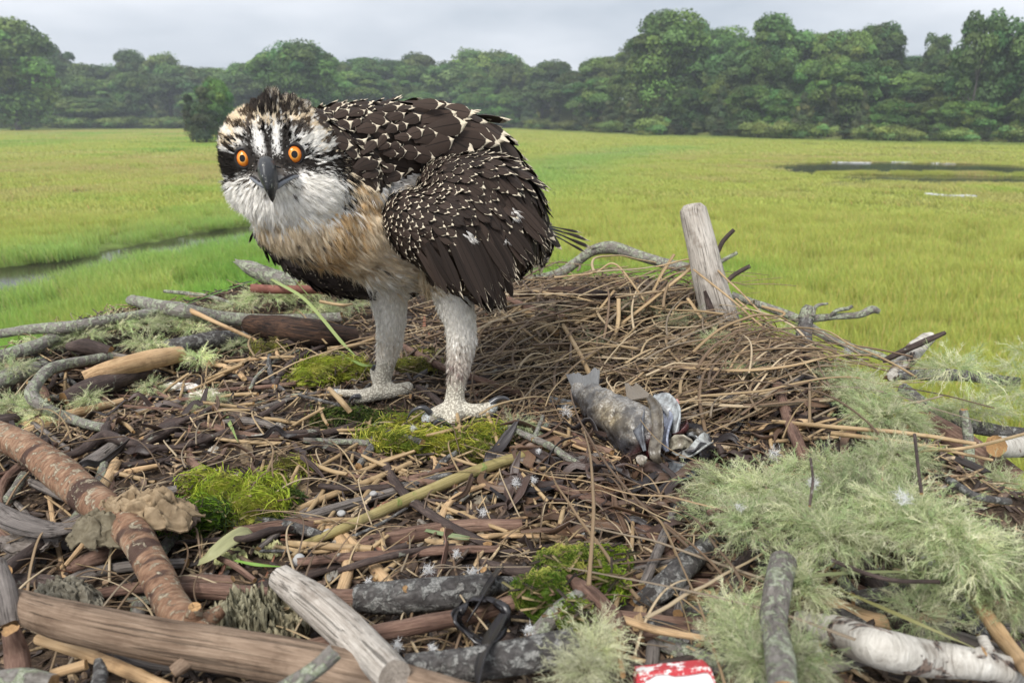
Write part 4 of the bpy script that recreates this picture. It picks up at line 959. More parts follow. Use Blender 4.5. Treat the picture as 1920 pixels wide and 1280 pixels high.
for i_, (pts, w) in enumerate(((((1040, 520, -1.12), (1112, 512, -1.10), (1150, 494, -1.09), (1185, 530, -1.08), (1225, 590, -1.06)), 3.5), (((1120, 640, -1.04), (1200, 580, -1.04), (1262, 530, -1.05), (1312, 490, -1.06)), 5), (((1300, 505, -1.0), (1370, 560, -.98), (1440, 620, -.96), (1530, 680, -.93)), 3.6), (((1225, 545, -1.09), (1240, 515, -1.09), (1264, 477, -1.09)), 4),
        (((1000, 545, -1.10), (1090, 560, -1.08), (1180, 585, -1.05)), 3.5), (((1230, 500, -1.04), (1312, 486, -1.03), (1370, 530, -1.0), (1440, 600, -.97)), 3), (((1290, 560, -1.02), (1330, 610, -.99), (1400, 640, -.96)), 4), (((1050, 600, -1.04), (1110, 590, -1.05), (1152, 545, -1.06)), 3.5), (((1375, 610, -.97), (1470, 590, -.98), (1428, 574, -.99)), 2.6), (((1160, 560, -1.04), (1158, 610, -1.02), (1140, 680, -.98)), 4),
        (((1380, 560, -1.0), (1430, 600, -.98), (1500, 640, -.96), (1560, 690, -.93)), 3), (((940, 585, -1.02), (1010, 640, -.98), (1080, 700, -.94)), 3.4))):
    S('reed', 'reed', list(pts), w, ['bent reed making the highest loop over the back of the heap', 'broad reed rising to the right against the silver post', 'reed running down right from the silver post', 'short reed sticking up left of the silver post', 'straight reed on the far top of the straw heap', 'folded reed passing in front of the silver post', 'reed at the foot of the silver post, left side', 'reed bent upward in the middle of the heap', 'fine reed crossing near the round down puff', 'flat reed hanging down the middle of the straw heap', 'lower reed running down right from the silver post', 'reed sloping from the bird tail towards the fish'][i_], 'reed', sides=8, flat=.5)
# ------------------------------------------------------------------ the young osprey
foot_r = G(851, 785, .010); foot_l = G(712, 738, .008)
dR, dL = float(depth(foot_r)) - .012, float(depth(foot_l)) - .012

def blob_surface(name, balls, voxel, smooth_it=8, smooth_f=.5):
    """one continuous skin round balls given as (px, py, depth, r_px[, squash along view]) """
    bv, bf = ico(3); acc = Acc()
    for b in balls:
        c = P(b[0], b[1], b[2]); r = b[3] * b[2] / F0; k = b[4] if len(b) > 4 else 1.0
        X, Y, Z = RGT * r, UP * r, FWD * r * k
        stamp(acc, bv, None, bf, c[None], X[None], Y[None], Z[None], (1, 1, 1))
    me = make_mesh(name + '_t', acc); o = bpy.data.objects.new(name + '_t', me); COL.objects.link(o)
    md = o.modifiers.new('r', 'REMESH'); md.mode = 'VOXEL'; md.voxel_size = voxel
    ms = o.modifiers.new('s', 'SMOOTH'); ms.factor = smooth_f; ms.iterations = smooth_it
    dg = bpy.context.evaluated_depsgraph_get(); ev = o.evaluated_get(dg); em = ev.to_mesh()
    v = np.empty(len(em.vertices) * 3, np.float32); em.vertices.foreach_get('co', v); v = v.reshape(-1, 3).astype(float)
    F = [tuple(p.vertices) for p in em.polygons]; ev.to_mesh_clear(); bpy.data.objects.remove(o); bpy.data.meshes.remove(me)
    q = np.array([f for f in F if len(f) == 4], int).reshape(-1, 4); t = np.array([f for f in F if len(f) == 3], int).reshape(-1, 3)
    return v, q, t

def ico(sub):
    import bmesh
    bm = bmesh.new(); bmesh.ops.create_icosphere(bm, subdivisions=sub, radius=1.0)
    v = np.array([x.co[:] for x in bm.verts]); f = np.array([[y.index for y in x.verts] for x in bm.faces]); bm.free(); return v, f

def chain(pts, step=.35):
    out = []
    for a, b in zip(pts[:-1], pts[1:]):
        L = math.hypot(b[0] - a[0], b[1] - a[1]) + abs(b[2] - a[2]) * 1200; n = max(1, int(L / (step * min(a[3], b[3]))))
        for k in range(n): t = k / n; out.append(tuple(a[i] * (1 - t) + b[i] * t for i in range(4)))
    return out + [tuple(pts[-1][:4])]

balls = []
# head, cheeks, throat
balls += [(528, 288, .648, 96), (545, 292, .655, 98), (505, 285, .640, 88), (490, 300, .640, 72), (480, 345, .640, 50), (520, 355, .635, 70), (575, 350, .645, 70), (600, 300, .665, 72), (515, 330, .612, 42), (500, 318, .602, 26)]
# chest and neck
balls += [(560, 395, .660, 80), (600, 410, .675, 84), (640, 350, .690, 88), (650, 420, .700, 86), (700, 420, .725, 92), (720, 445, .740, 88), (760, 440, .760, 92), (800, 440, .775, 95), (845, 455, .79, 90)]
# hump of the back
balls += chain([(640, 275, .705, 72), (700, 285, .735, 88), (760, 290, .760, 94), (820, 292, .785, 92), (870, 310, .81, 92), (910, 350, .84, 80), (938, 400, .87, 74), (965, 440, .89, 56), (1005, 452, .92, 28)])
# thighs, shanks
balls += chain([(745, 500, dL - .045, 52), (728, 545, dL - .035, 35), (733, 600, dL - .028, 26), (731, 640, dL - .02, 22), (723, 685, dL - .012, 18), (717, 712, dL - .008, 16.5), (717, 730, dL - .004, 18)])
balls += chain([(835, 490, dR - .040, 56), (847, 545, dR - .032, 38), (862, 600, dR - .026, 28), (866, 635, dR - .022, 26), (861, 678, dR - .016, 22), (856, 715, dR - .012, 17), (853, 745, dR - .008, 19), (852, 766, dR - .006, 22)])
# toes
balls += chain([(846, 766, dR - .010, 17), (825, 771, dR - .014, 13), (807, 781, dR - .020, 13.5), (799, 785, dR - .020, 11)])
balls += chain([(853, 772, dR - .016, 17), (848, 790, dR - .022, 14.5), (839, 801, dR - .025, 13.5)])
balls += chain([(858, 768, dR - .010, 17), (885, 771, dR - .012, 14.5), (912, 770, dR - .010, 15.5), (923, 763, dR - .010, 12)])
balls += chain([(712, 733, dL - .008, 13), (680, 738, dL - .010, 9), (650, 737, dL - .010, 8), (628, 735, dL - .008, 7.5)])
balls += chain([(708, 736, dL - .012, 15), (690, 742, dL - .018, 12.5), (673, 747, dL - .020, 11)])
balls += chain([(722, 734, dL - .010, 16), (745, 731, dL - .010, 13), (764, 727, dL - .008, 12.5)])
balls += chain([(708, 722, dL + .004, 9), (702, 705, dL + .012, 8), (699, 694, dL + .014, 6.5)])
BV, BQ, BT = blob_surface('body', balls, .0021, 7)
WB = chain([(768, 412, .690, 54), (790, 425, .695, 66), (830, 430, .708, 82), (880, 440, .735, 88), (920, 440, .765, 84), (950, 440, .79, 70), (970, 440, .81, 52)]) + \
     chain([(850, 372, .725, 74), (900, 370, .755, 80), (940, 380, .785, 74), (968, 400, .81, 52)]) + chain([(850, 480, .720, 60), (885, 510, .735, 48), (915, 545, .75, 26)]) + chain([(925, 482, .77, 44), (950, 488, .79, 26)])
WV, WQ, WT = blob_surface('wing', WB, .0028, 14)
FB = chain([(488, 436, .735, 14), (520, 458, .742, 24), (560, 482, .755, 32), (610, 505, .775, 36), (660, 522, .795, 34), (710, 532, .81, 28), (760, 540, .82, 16)])
FV, FQ, FT = blob_surface('far_wing', FB, .0028, 8)

def bvh_of(v, q, t): return BVHTree.FromPolygons([tuple(x) for x in v], [tuple(map(int, f)) for f in q] + [tuple(map(int, f)) for f in t])
B_BODY, B_WING = bvh_of(BV, BQ, BT), bvh_of(WV, WQ, WT)
def hit(tree, px, py):
    d = ray(px, py); n = d / np.linalg.norm(d); h = tree.ray_cast(Vector(CAM), Vector(n))
    return (np.array(h[0]), np.array(h[1])) if h[0] is not None else (None, None)

def vnorm(v, q, t):
    n = np.zeros_like(v)
    for f in (q, t):
        if len(f):
            c = np.cross(v[f[:, 1]] - v[f[:, 0]], v[f[:, 2]] - v[f[:, 0]])
            for k in range(f.shape[1]): np.add.at(n, f[:, k], c)
    return unit(n)
def sample(v, q, t, n, rs):
    tr = np.concatenate([q[:, [0, 1, 2]], q[:, [0, 2, 3]], t]); N = vnorm(v, q, t)
    a = np.linalg.norm(np.cross(v[tr[:, 1]] - v[tr[:, 0]], v[tr[:, 2]] - v[tr[:, 0]]), axis=1)
    k = rs.choice(len(tr), n, p=a / a.sum()); r1, r2 = np.sqrt(rs.uniform(0, 1, n)), rs.uniform(0, 1, n)
    w = np.stack([1 - r1, r1 * (1 - r2), r1 * r2], 1)
    return (v[tr[k]] * w[..., None]).sum(1), unit((N[tr[k]] * w[..., None]).sum(1))
def thin(p, rad, order=None):
    """poisson-like thinning, rad per point"""
    keep = []; cell = float(np.min(rad)); grid = {}
    for i in range(len(p)):
        r = rad[i]; c = tuple((p[i] // .02).astype(int)); ok = True; m_ = 1
        for dx in range(-m_, m_ + 1):
            for dy in range(-m_, m_ + 1):
                for dz in range(-m_, m_ + 1):
                    for j in grid.get((c[0] + dx, c[1] + dy, c[2] + dz), ()):
                        if np.dot(p[i] - p[j], p[i] - p[j]) < (min(r, rad[j])) ** 2: ok = False; break
                    if not ok: break
                if not ok: break
            if not ok: break
        if ok: keep.append(i); grid.setdefault(c, []).append(i)
    return np.array(keep, int)

# flow of the plumage, given as photo-space samples carried onto the skin
def flow3(p, n, samples, s0=60.0):
    px, py, d = proj(p); S_ = np.array(samples, float)
    w = np.exp(-((px[:, None] - S_[None, :, 0]) ** 2 + (py[:, None] - S_[None, :, 1]) ** 2) / (2 * s0 * s0)) + 1e-7
    f = (w @ S_[:, 2:4]) / w.sum(1, keepdims=True); f = unit(f)
    v = RGT[None] * f[:, 0:1] - UP[None] * f[:, 1:2]
    v = v - n * (v * n).sum(1, keepdims=True); return unit(v)

# ---------------- colours of the skin and down (the bird's own markings)
K_, W_, C_, T_, G_ = (.030, .025, .022), (.97, .95, .91), (.86, .73, .54), (.70, .50, .28), (.12, .10, .085)
MK = [  # px, py, sx, sy, colour, weight
    (458, 300, 24, 24, K_, 2.2), (551, 292, 26, 22, K_, 2.2), (600, 305, 34, 16, K_, 2.4), (636, 315, 20, 30, K_, 2.2), (432, 318, 12, 30, K_, 2.6), (425, 300, 12, 26, K_, 1.6), (500, 300, 18, 20, K_, 1.6),
    (503, 250, 7, 38, K_, 2.4), (508, 205, 34, 16, K_, 2.4), (515, 185, 40, 12, K_, 3.0), (535, 240, 10, 24, K_, 1.5), (470, 262, 12, 18, K_, 1.2), (540, 262, 14, 10, K_, 1.6),
    (483, 262, 6, 19, W_, 2.1), (492, 280, 6, 14, W_, 1.8), (515, 260, 6, 20, W_, 2.1), (522, 280, 6, 12, W_, 1.4), (470, 240, 10, 16, W_, 1.3), (535, 232, 18, 10, W_, 1.2),
    (447, 270, 14, 20, W_, 1.0), (432, 250, 16, 30, C_, 1.5), (455, 222, 26, 18, C_, 1.6), (470, 205, 16, 10, C_, 1.3), (435, 275, 10, 22, K_, .9), (450, 240, 10, 20, K_, .9),
    (565, 215, 34, 16, C_, 2.2), (600, 232, 26, 18, C_, 2.0), (592, 268, 26, 18, W_, 2.0), (615, 255, 18, 24, C_, 1.6), (570, 245, 20, 12, W_, 1.6), (575, 235, 30, 22, K_, .8),
    (640, 270, 16, 40, K_, 1.4), (648, 300, 10, 50, C_, 1.2), (655, 330, 12, 30, K_, 1.6), (650, 375, 12, 24, K_, 1.2), (600, 210, 20, 12, K_, .9),
    (500, 330, 26, 20, G_, 1.8), (540, 325, 26, 8, G_, 1.6), (462, 330, 14, 8, G_, 1.4),
    (470, 370, 46, 26, W_, 3.6), (540, 375, 50, 30, W_, 3.6), (600, 360, 36, 32, W_, 3.6), (510, 390, 50, 22, W_, 3), (436, 360, 14, 22, W_, 2.4),
    (520, 425, 50, 22, C_, 2.0), (580, 415, 46, 22, C_, 1.4), (560, 450, 46, 20, C_, 2.0), (600, 470, 40, 14, T_, 1.1), (640, 440, 30, 30, T_, 1.6), (625, 455, 30, 24, G_, .7), (560, 470, 40, 12, G_, .8),
    (690, 350, 26, 34, T_, 1.5), (690, 340, 36, 40, C_, 2.0), (720, 350, 18, 24, W_, 1.6), (660, 400, 24, 20, T_, 1.4), (680, 420, 30, 20, C_, 1.6), (700, 470, 40, 30, C_, 2.0), (690, 450, 24, 12, T_, 1.2), (680, 460, 20, 10, G_, .7),
    (740, 500, 50, 26, (.80, .70, .55), 2.4), (800, 510, 50, 26, (.76, .64, .46), 2.4), (770, 470, 50, 30, (.84, .74, .60), 2.0), (720, 505, 30, 10, G_, .6),
    (730, 590, 40, 50, W_, 6), (865, 590, 40, 50, W_, 6), (728, 660, 30, 40, (.86, .81, .73), 5), (862, 680, 30, 30, (.74, .68, .62), 4), (868, 640, 8, 20, G_, 2.0), (852, 690, 16, 16, (.34, .27, .25), 4), (735, 662, 6, 20, (.34, .26, .20), 3)]
MKp = np.array([m_[:4] for m_ in MK], float); MKc = np.array([m_[4] for m_ in MK]); MKw = np.array([m_[5] for m_ in MK])
def markings(px, py, rs=None, sharp=5.0):
    e = MKw[None] * np.exp(-((px[:, None] - MKp[None, :, 0]) / MKp[None, :, 2]) ** 2 / 2 - ((py[:, None] - MKp[None, :, 1]) / MKp[None, :, 3]) ** 2 / 2)
    if rs is not None:
        e = e * np.exp(rs.normal(0, .62, e.shape)); k = e.argmax(1); c = MKc[k]
    else: w = e ** sharp + 1e-12; c = (w @ MKc) / w.sum(1, keepdims=True)
    return c
def mantle_mask(px, py):
    top = 1.0 * (px > 585) * (px < 1060)
    low = np.interp(px, [585, 610, 640, 665, 700, 740, 780, 820, 1060], [215, 240, 285, 335, 350, 352, 340, 330, 520])
    return (top > 0) & (py < low)

bird_loc = (foot_r + foot_l) / 2
bird = thing('osprey', bird_loc, 'young osprey with orange eyes and cream edged dark feathers standing on the nest', 'bird')
m = MT('osprey_skin', .75, .2); c0 = m.attr('col'); oc = m.oc(); sc_ = m.sep(m.attr('tuv', 'Vector'))[0]
vo = m.voro(oc, 440, 'F1'); no = m.noise(m.mapv(oc, (300, 300, 300)), 1, 3, .6)
edge = m.mr(vo, .32, .60)
c1 = m.mix(m.math('MULTIPLY', m.math('MULTIPLY', edge, sc_), .75), m.mix(m.math('MULTIPLY', no, .6), c0, m.mix(1.0, c0, (.6, .55, .5), 'MULTIPLY')), (.26, .23, .19))
m.base(c1); b_ = m.n('ShaderNodeBump'); b_.inputs['Distance'].default_value = .0009; b_.invert = True
m.l(m.math('MULTIPLY', sc_, 1.0), b_.inputs['Strength']); m.l(vo, b_.inputs['Height']); m.l(b_.outputs[0], m.b.inputs['Normal']); M_SKIN = m.m
px, py, dd = proj(BV); col = markings(px, py); mm = mantle_mask(px, py); col[mm] = (.05, .042, .038)
back = (vnorm(BV, BQ, BT) @ FWD > .35) & (py < 470) & (px > 600); col[back] = (.05, .042, .038)
feet = smooth01(688, 706, py) * (1 - (px < 780)) + smooth01(662, 690, py) * (px < 780); feet = np.clip(feet, 0, 1)[:, None]
col = col * (1 - feet) + np.array([.72, .69, .59]) * feet
tipc = ((px < 806) & (px > 790) & (py > 760)) | (px > 918) & (py > 750) | ((px < 634) & (py > 700)); col[tipc & (py > 690)] = (.62, .68, .70)
uv = np.zeros_like(BV); uv[:, 0] = feet[:, 0]
body = obj('body', Acc().add(BV, BQ, BT, col, uv), M_SKIN, bird)

# ---------------- feathers
m = MT('feather_vane', .62, .16)
tc = m.attr('tuv', 'Vector'); c0 = m.attr('col'); u_, v_, r_ = m.sep(tc)
av = m.math('ABSOLUTE', v_)
jag = m.noise(m.mapv(tc, (3, 26, 40)), 1.0, 3, .7)
xe = m.math('MAXIMUM', m.math('DIVIDE', m.math('SUBTRACT', u_, .60), .40), 0.0); x2 = m.math('MULTIPLY', xe, xe)
re_ = m.math('SQRT', m.math('ADD', x2, m.math('MULTIPLY', m.math('MULTIPLY', av, av), m.math('SUBTRACT', 1.0, x2))))
te = m.math('ADD', m.math('MULTIPLY', re_, m.mr(u_, .60, .82)), m.math('MULTIPLY', m.math('SUBTRACT', jag, .5), .22))
tipw = m.n('ShaderNodeAttribute'); tipw.attribute_name = 'col'; tw_ = tipw.outputs['Alpha']
msk = m.math('MULTIPLY', m.mr(m.math('ADD', te, m.math('MULTIPLY', tw_, m.math('SUBTRACT', 2.3, m.math('MULTIPLY', av, 1.55)))), 1.0, 1.06), m.math('GREATER_THAN', tw_, 0.02))
barb = m.noise(m.mapv(tc, (40, 7, 40)), 1.0, 3, .6)
dark = m.mix(m.math('MULTIPLY', barb, .8), c0, m.mix(1.0, c0, (1.6, 1.5, 1.45), 'MULTIPLY'))
pale = m.mix(barb, (.62, .48, .31), (.90, .83, .68))
shaft = m.mr(av, .03, .08); dark = m.mix(shaft, m.mix(1.0, c0, (.45, .45, .45), 'MULTIPLY'), dark)
m.base(m.mix(msk, dark, pale)); m.bump(m.noise(m.mapv(tc, (90, 12, 40)), 1.0, 2, .5), .35, .0006); m.translucent(.08, c0)
M_FEATH = m.m

def feather_tmpl(seed, pointed=.5, fray=.05, nu=9, nv=9):
    rs = np.random.RandomState(seed)
    def fn(U, V):
        w = .5 * (.45 + .55 * smooth01(0, .55, U)) * np.sqrt(np.clip(1 - (np.maximum(U - .60, 0) / .405) ** 2, 0, 1)) ** (1 + pointed * .7)
        f = rs.uniform(-1, 1, U.shape[1])[None] * fray * smooth01(.8, 1.0, U)
        x = U + f - .10 * np.abs(V) ** 2.2 * U ** 3
        return np.stack([x, V * w, .16 * (1 - V ** 2) * np.minimum(1, 3 * U) * .5 - .05 * U ** 2], -1)
    return tmpl_grid(nu, nv, fn)
FT_ = [feather_tmpl(s, p, f) for s, p, f in ((1, .3, .04), (2, .5, .07), (3, .2, .05), (4, .6, .09))]
LT_ = [feather_tmpl(s, p, f, 12, 9) for s, p, f in ((11, .5, .03), (12, .7, .06), (13, .9, .09))]
def put_feathers(acc, pos, nrm, flow, L, Wd, lift, col, tip, rs, tm=FT_, embed=.25, arch=1.0):
    n = len(pos); el = lift; X = unit(flow * np.cos(el)[:, None] + nrm * np.sin(el)[:, None]); Y = unit(np.cross(nrm, X)); Z = np.cross(X, Y)
    roll = rs.normal(0, .16, n); Y2 = Y * np.cos(roll)[:, None] + Z * np.sin(roll)[:, None]; Z2 = np.cross(X, Y2)
    base = pos - X * (L * embed)[:, None] + nrm * (.0004 + rs.uniform(0, .0009, n))[:, None]
    k = rs.randint(0, len(tm), n)
    for j, (tv, tq, tu) in enumerate(tm):
        s = k == j
        if not s.any(): continue
        c4 = np.concatenate([col[s], tip[s][:, None]], 1)
        stamp(acc, tv, tq, None, base[s], X[s] * L[s][:, None], Y2[s] * Wd[s][:, None], Z2[s] * (Wd[s] * arch)[:, None], c4, tu, rs.uniform(0, 9, s.sum()))
rs = np.random.RandomState(4)
# mantle and back
p, n = sample(BV, BQ, BT, 26000, rs); px, py, dd = proj(p); ok = mantle_mask(px, py) | ((n @ FWD > .2) & (py < 500) & (px > 590) & (py > 180))
p, n, px, py = p[ok], n[ok], px[ok], py[ok]
big = smooth01(700, 860, px) * (1 - smooth01(300, 420, py) * .4)
Lp = (32 + 42 * big) * (1 + .25 * np.sin(px * .7)) ; L = Lp * proj(p)[2] / F0
L = L * np.where(n @ FWD > -.1, .62, 1.0); k = thin(p, L * .46); p, n, px, py, L = p[k], n[k], px[k], py[k], L[k]
fl = flow3(p, n, [(600, 215, .9, -.35), (640, 210, 1, -.25), (640, 260, .75, .15), (660, 320, .75, .65), (700, 200, 1, -.25), (700, 260, .95, .12), (720, 330, .9, .35), (800, 200, 1, -.12), (800, 300, 1, .12), (880, 230, 1, .22), (920, 280, 1, .3), (960, 340, .7, .7), (1000, 420, .6, .8), (860, 330, 1, .15)], 38)
fl = unit(fl + rs.normal(0, .10, fl.shape)); m_ = len(p)
acc = Acc(); put_feathers(acc, p, n, fl, L * rs.uniform(.85, 1.15, m_), L * rs.uniform(.62, .78, m_), np.radians(np.where(n @ FWD < -.25, rs.uniform(2, 7, m_), rs.uniform(8, 18, m_))), np.array([.031, .022, .017]) * rs.uniform(.7, 1.35, (m_, 1)), rs.uniform(.17, .28, m_), rs)
ZF = [(300,105,200,160,45),(240,165,150,200,50),(200,190,110,210,40),(345,150,230,210,60),(445,160,350,190,55),(420,215,350,265,45),(360,235,225,300,85),(335,320,250,340,50),(265,300,190,285,45),(540,265,400,290,75),(600,240,470,205,70),(455,350,310,470,95),(530,350,430,440,60),(590,310,530,395,45),(665,260,590,300,60),(680,130,540,160,50),(710,180,610,215,65),(765,130,670,170,50),(820,190,700,240,75),(730,250,640,280,60),(755,335,650,340,55),(835,290,720,330,75),(965,120,780,115,75),(1060,170,830,220,110),(1170,185,960,150,115),(1130,240,880,285,130),(930,310,780,350,105),(1040,350,840,405,130),(1280,370,1040,335,110),(1350,390,1120,300,105),(1130,450,950,455,80),(915,480,720,430,100),(810,450,670,430,90),(725,430,600,440,75),(665,450,570,445,50),(620,380,540,415,40),(685,385,610,405,50),(550,500,400,545,70),(550,560,440,600,60),(700,580,580,620,70),(650,530,550,560,60),(1300,330,1120,262,85),(1240,300,1090,250,80),(900,150,760,150,60),(980,400,820,440,90),(1080,430,930,420,80),(590,180,500,190,45),(300,400,230,430,60),(390,420,300,500,70),(480,470,380,540,60),(500,250,420,240,50),(1010,120,880,115,50)]
for zx1, zy1, zx0, zy0, zw in ZF:
    x0, y0, x1, y1 = 560 + zx0 / 3.556, 160 + zy0 / 3.556 + 2, 560 + zx1 / 3.556, 160 + zy1 / 3.556 + 2
    xm = x0 + (x1 - x0) * .3; ym = y0 + (y1 - y0) * .3
    h0, n0 = hit(B_BODY, x0, y0)
    if h0 is None: h0, n0 = hit(B_BODY, x0 - 5, y0 + 22)
    if h0 is None: continue
    d0 = float(depth(h0)); d0 = max(d0, .668) if x0 < 655 else d0; h1, n1 = hit(B_BODY, x1, y1); d1 = float(depth(h1)) if h1 is not None else d0 + .006
    lft = .0065 + .002 * (1200 - zx1) / 1000; a = P(x0, y0, d0 - lft + .001); b = P(x1, y1, max(min(d1, d0 + .02), .662 if x1 < 660 else 0) - lft - .002); ax = b - a; L0 = np.linalg.norm(ax); X0 = ax / L0
    nn0 = unit(n0 * .5 - FWD * .8); Y0 = unit(np.cross(nn0, X0)); Z0 = np.cross(X0, Y0); tv, tq, tu = FT_[rs.choice([0, 2])]; wd = zw / 3.556 * d0 / F0 * 1.12
    c = np.array([.033, .023, .018]) * rs.uniform(.75, 1.5); stamp(acc, tv, tq, None, (a - X0 * L0 * .1)[None], (X0 * L0 * 1.1)[None], (Y0 * wd)[None], (Z0 * wd * 1.1)[None], np.r_[c, rs.uniform(.15, .24)][None], tu, np.array([rs.uniform(0, 9)]))
man = obj('mantle_feathers', acc, M_FEATH, bird, smooth=True); man['label'] = 'dark back feathers with broad cream tips'

# near wing: its bulk, coverts, long feathers
m = MT('wing_skin', .8, .1); m.base((.022, .018, .016)); M_WSK = m.m
wing = obj('wing', Acc().add(WV, WQ, WT), M_WSK, bird); wing['label'] = 'folded near wing, dark brown with small cream tips'
WF = [(715, 370, .55, .55), (712, 430, .75, .55), (740, 480, .8, .6), (760, 350, .9, .2), (780, 400, .85, .5), (800, 450, .75, .65), (820, 520, .75, .65), (850, 330, .95, .2), (880, 400, .7, .7), (900, 480, .6, .8), (880, 550, .75, .65), (950, 320, .8, .5), (960, 400, .35, .95), (1000, 380, .3, .95), (980, 480, .3, .95), (930, 300, .95, .3)]
p, n = sample(WV, WQ, WT, 30000, rs); px, py, dd = proj(p)
big = smooth01(740, 900, px + .5 * (py - 400)); Lp = 20 + 28 * big; L = Lp * dd / F0
k = thin(p, L * .36); p, n, px, py, L, big = p[k], n[k], px[k], py[k], L[k], big[k]
fl = flow3(p, n, WF, 40); fl = unit(fl + rs.normal(0, .10, fl.shape)); m_ = len(p)
tip = np.where(rs.uniform(0, 1, m_) < np.interp(px + .7 * (py - 400), [740, 900, 1000], [.97, .85, .55]), rs.uniform(.13, .21, m_) * (1.2 - .55 * big), 0.0)
tip = np.where((py < 345) & (px < 1000), rs.uniform(.08, .17, m_), tip)
acc = Acc(); put_feathers(acc, p, n, fl, L * rs.uniform(.85, 1.2, m_), L * rs.uniform(.46, .62, m_), np.radians(rs.uniform(6, 14, m_)), np.array([.027, .019, .015]) * rs.uniform(.65, 1.6, (m_, 1)), tip, rs, tm=FT_[1::2] + FT_[:1])
o = obj('covert_feathers', acc, M_FEATH, wing)
o['label'] = 'rows of small dark feathers with cream tips'
# long flight feathers, each laid from a root to a tip on the photo
def long_feathers(rows, acc, rs, tree, off=.004, tip=.085, base=(.028, .020, .016)):
    for (x0, y0, x1, y1, w, dz) in rows:
        h0, n0 = hit(tree, x0, y0)
        if h0 is None: continue
        h1, n1 = hit(tree, x1, y1); d0 = float(depth(h0)); d1 = (float(depth(h1)) if h1 is not None else d0 + .012) + dz
        a = P(x0, y0, d0 - off * .5); b = P(x1, y1, d1 - off); ax = b - a; L = np.linalg.norm(ax); X = ax / L
        nn_ = unit(n0 * .6 - FWD * .6); Y = unit(np.cross(nn_, X)); Z = np.cross(X, Y); tv, tq, tu = LT_[rs.randint(3)]; wd = w * d0 / F0
        c = np.array(base) * rs.uniform(.6, 1.5); c4 = np.r_[c, tip * rs.uniform(.2, 1.3)]
        stamp(acc, tv, tq, None, a[None], (X * L)[None], (Y * wd)[None], (Z * wd * .8)[None], c4[None], tu, np.array([rs.uniform(0, 9)]))
rows = []
for t in np.linspace(0, 1, 16):                       # lower edge to the wing tip
    rows.append((775 + 95 * t + rs.normal(0, 4), 470 - 60 * t + rs.normal(0, 5), 835 + 105 * t + rs.normal(0, 5), 545 + 38 * t - 12 * (t > .8) + rs.normal(0, 6), 19, .0))
for t in np.linspace(0, 1, 22):                       # trailing edge, hanging ragged
    rows.append((880 + 85 * t + rs.normal(0, 5), 440 - 70 * t + rs.normal(0, 8), 938 + 95 * t + rs.normal(0, 5), 572 - 136 * t + rs.normal(0, 9), 17, .004))
for t in np.linspace(0, 1, 14): rows.append((900 + 80 * t, 380 - 30 * t, 965 + 60 * t + rs.normal(0, 6), 490 - 60 * t + rs.normal(0, 12), 14, -.002))
rows += [(855, 470, 934, 516, 34, -.006), (850, 430, 925, 500, 28, -.004), (930, 520, 950, 588, 16, .006), (905, 530, 925, 583, 18, .0), (915, 520, 938, 585, 18, .004), (940, 500, 962, 560, 18, .004), (975, 440, 1002, 500, 16, .006), (985, 420, 1030, 470, 14, .006)]
acc = Acc(); long_feathers(rows, acc, rs, B_WING); o = obj('flight_feathers', acc, M_FEATH, wing); o['label'] = 'long dark ragged feathers hanging at the wing edge'
# far wing
fw = obj('wing', Acc().add(FV, FQ, FT), M_WSK, bird); fw['label'] = 'far wing hanging dark below the chest'
p, n = sample(FV, FQ, FT, 6000, rs); L = 30 * proj(p)[2] / F0; k = thin(p, L * .3); p, n, L = p[k], n[k], L[k]; m_ = len(p)
fl = unit(flow3(p, n, [(480, 430, .6, .8), (560, 480, .8, .6), (640, 520, .9, .4), (720, 540, .95, .3)], 50) + rs.normal(0, .12, (m_, 3)))
acc = Acc(); put_feathers(acc, p, n, fl, L, L * .5, np.radians(rs.uniform(6, 16, m_)), np.array([.026, .021, .02]) * rs.uniform(.6, 1.5, (m_, 1)), np.where(rs.uniform(0, 1, m_) < .5, .09, 0.), rs)
o = obj('covert_feathers', acc, M_FEATH, fw)
acc = Acc(); B_FAR = bvh_of(FV, FQ, FT); long_feathers([(640 + 12 * k, 512 + 2 * k, 700 + 14 * k, 535 + 3 * k, 18, .004) for k in range(7)], acc, rs, B_FAR); obj('flight_feathers', acc, M_FEATH, fw)

# white flank streak above the wing and small down wisps
# tail: few dark quills with buff tips
tail_c = P(1012, 448, .93); m = MT('quill', .4, .4); m.base((.05, .05, .06)); M_QUILL = m.m
tailo = None
for (x1, y1, x0, y0) in ((1089, 436, 1030, 424), (1106, 452, 1034, 428), (1108, 466, 1036, 434), (1100, 474, 1040, 442), (1094, 445, 1034, 430), (1108, 463, 1040, 436)):
    acc = Acc(); a = P(x0 - 30, y0 - 8, .90); b = P(x0, y0, .93); c = P(x1, y1, .97); tube(acc, [a, b, c], [.0012, .0011, .0003], 6, .006)
    q = obj('tail_feather', acc, M_QUILL, bird)
    acc = Acc(); X = c - b; L = np.linalg.norm(X); X = X / L; Y = unit(np.cross(-FWD, X)); Z = np.cross(X, Y); tv, tq, tu = LT_[2]
    stamp(acc, tv, tq, None, (b + X * L * .32)[None], (X * L * .72)[None], (Y * .0034)[None], (Z * .004)[None], np.array([[.04, .032, .03, .24]]), tu, np.array([1.0])); obj('vane', acc, M_FEATH, q)
acc = Acc()
long_feathers([(985 + 3 * k, 400 + 8 * (k % 4), 1012 + 3.2 * k, 448 + 2 * (k % 5), 11, .006) for k in range(5)], acc, rs, B_BODY, off=.002); obj('tail_coverts', acc, M_FEATH, bird)

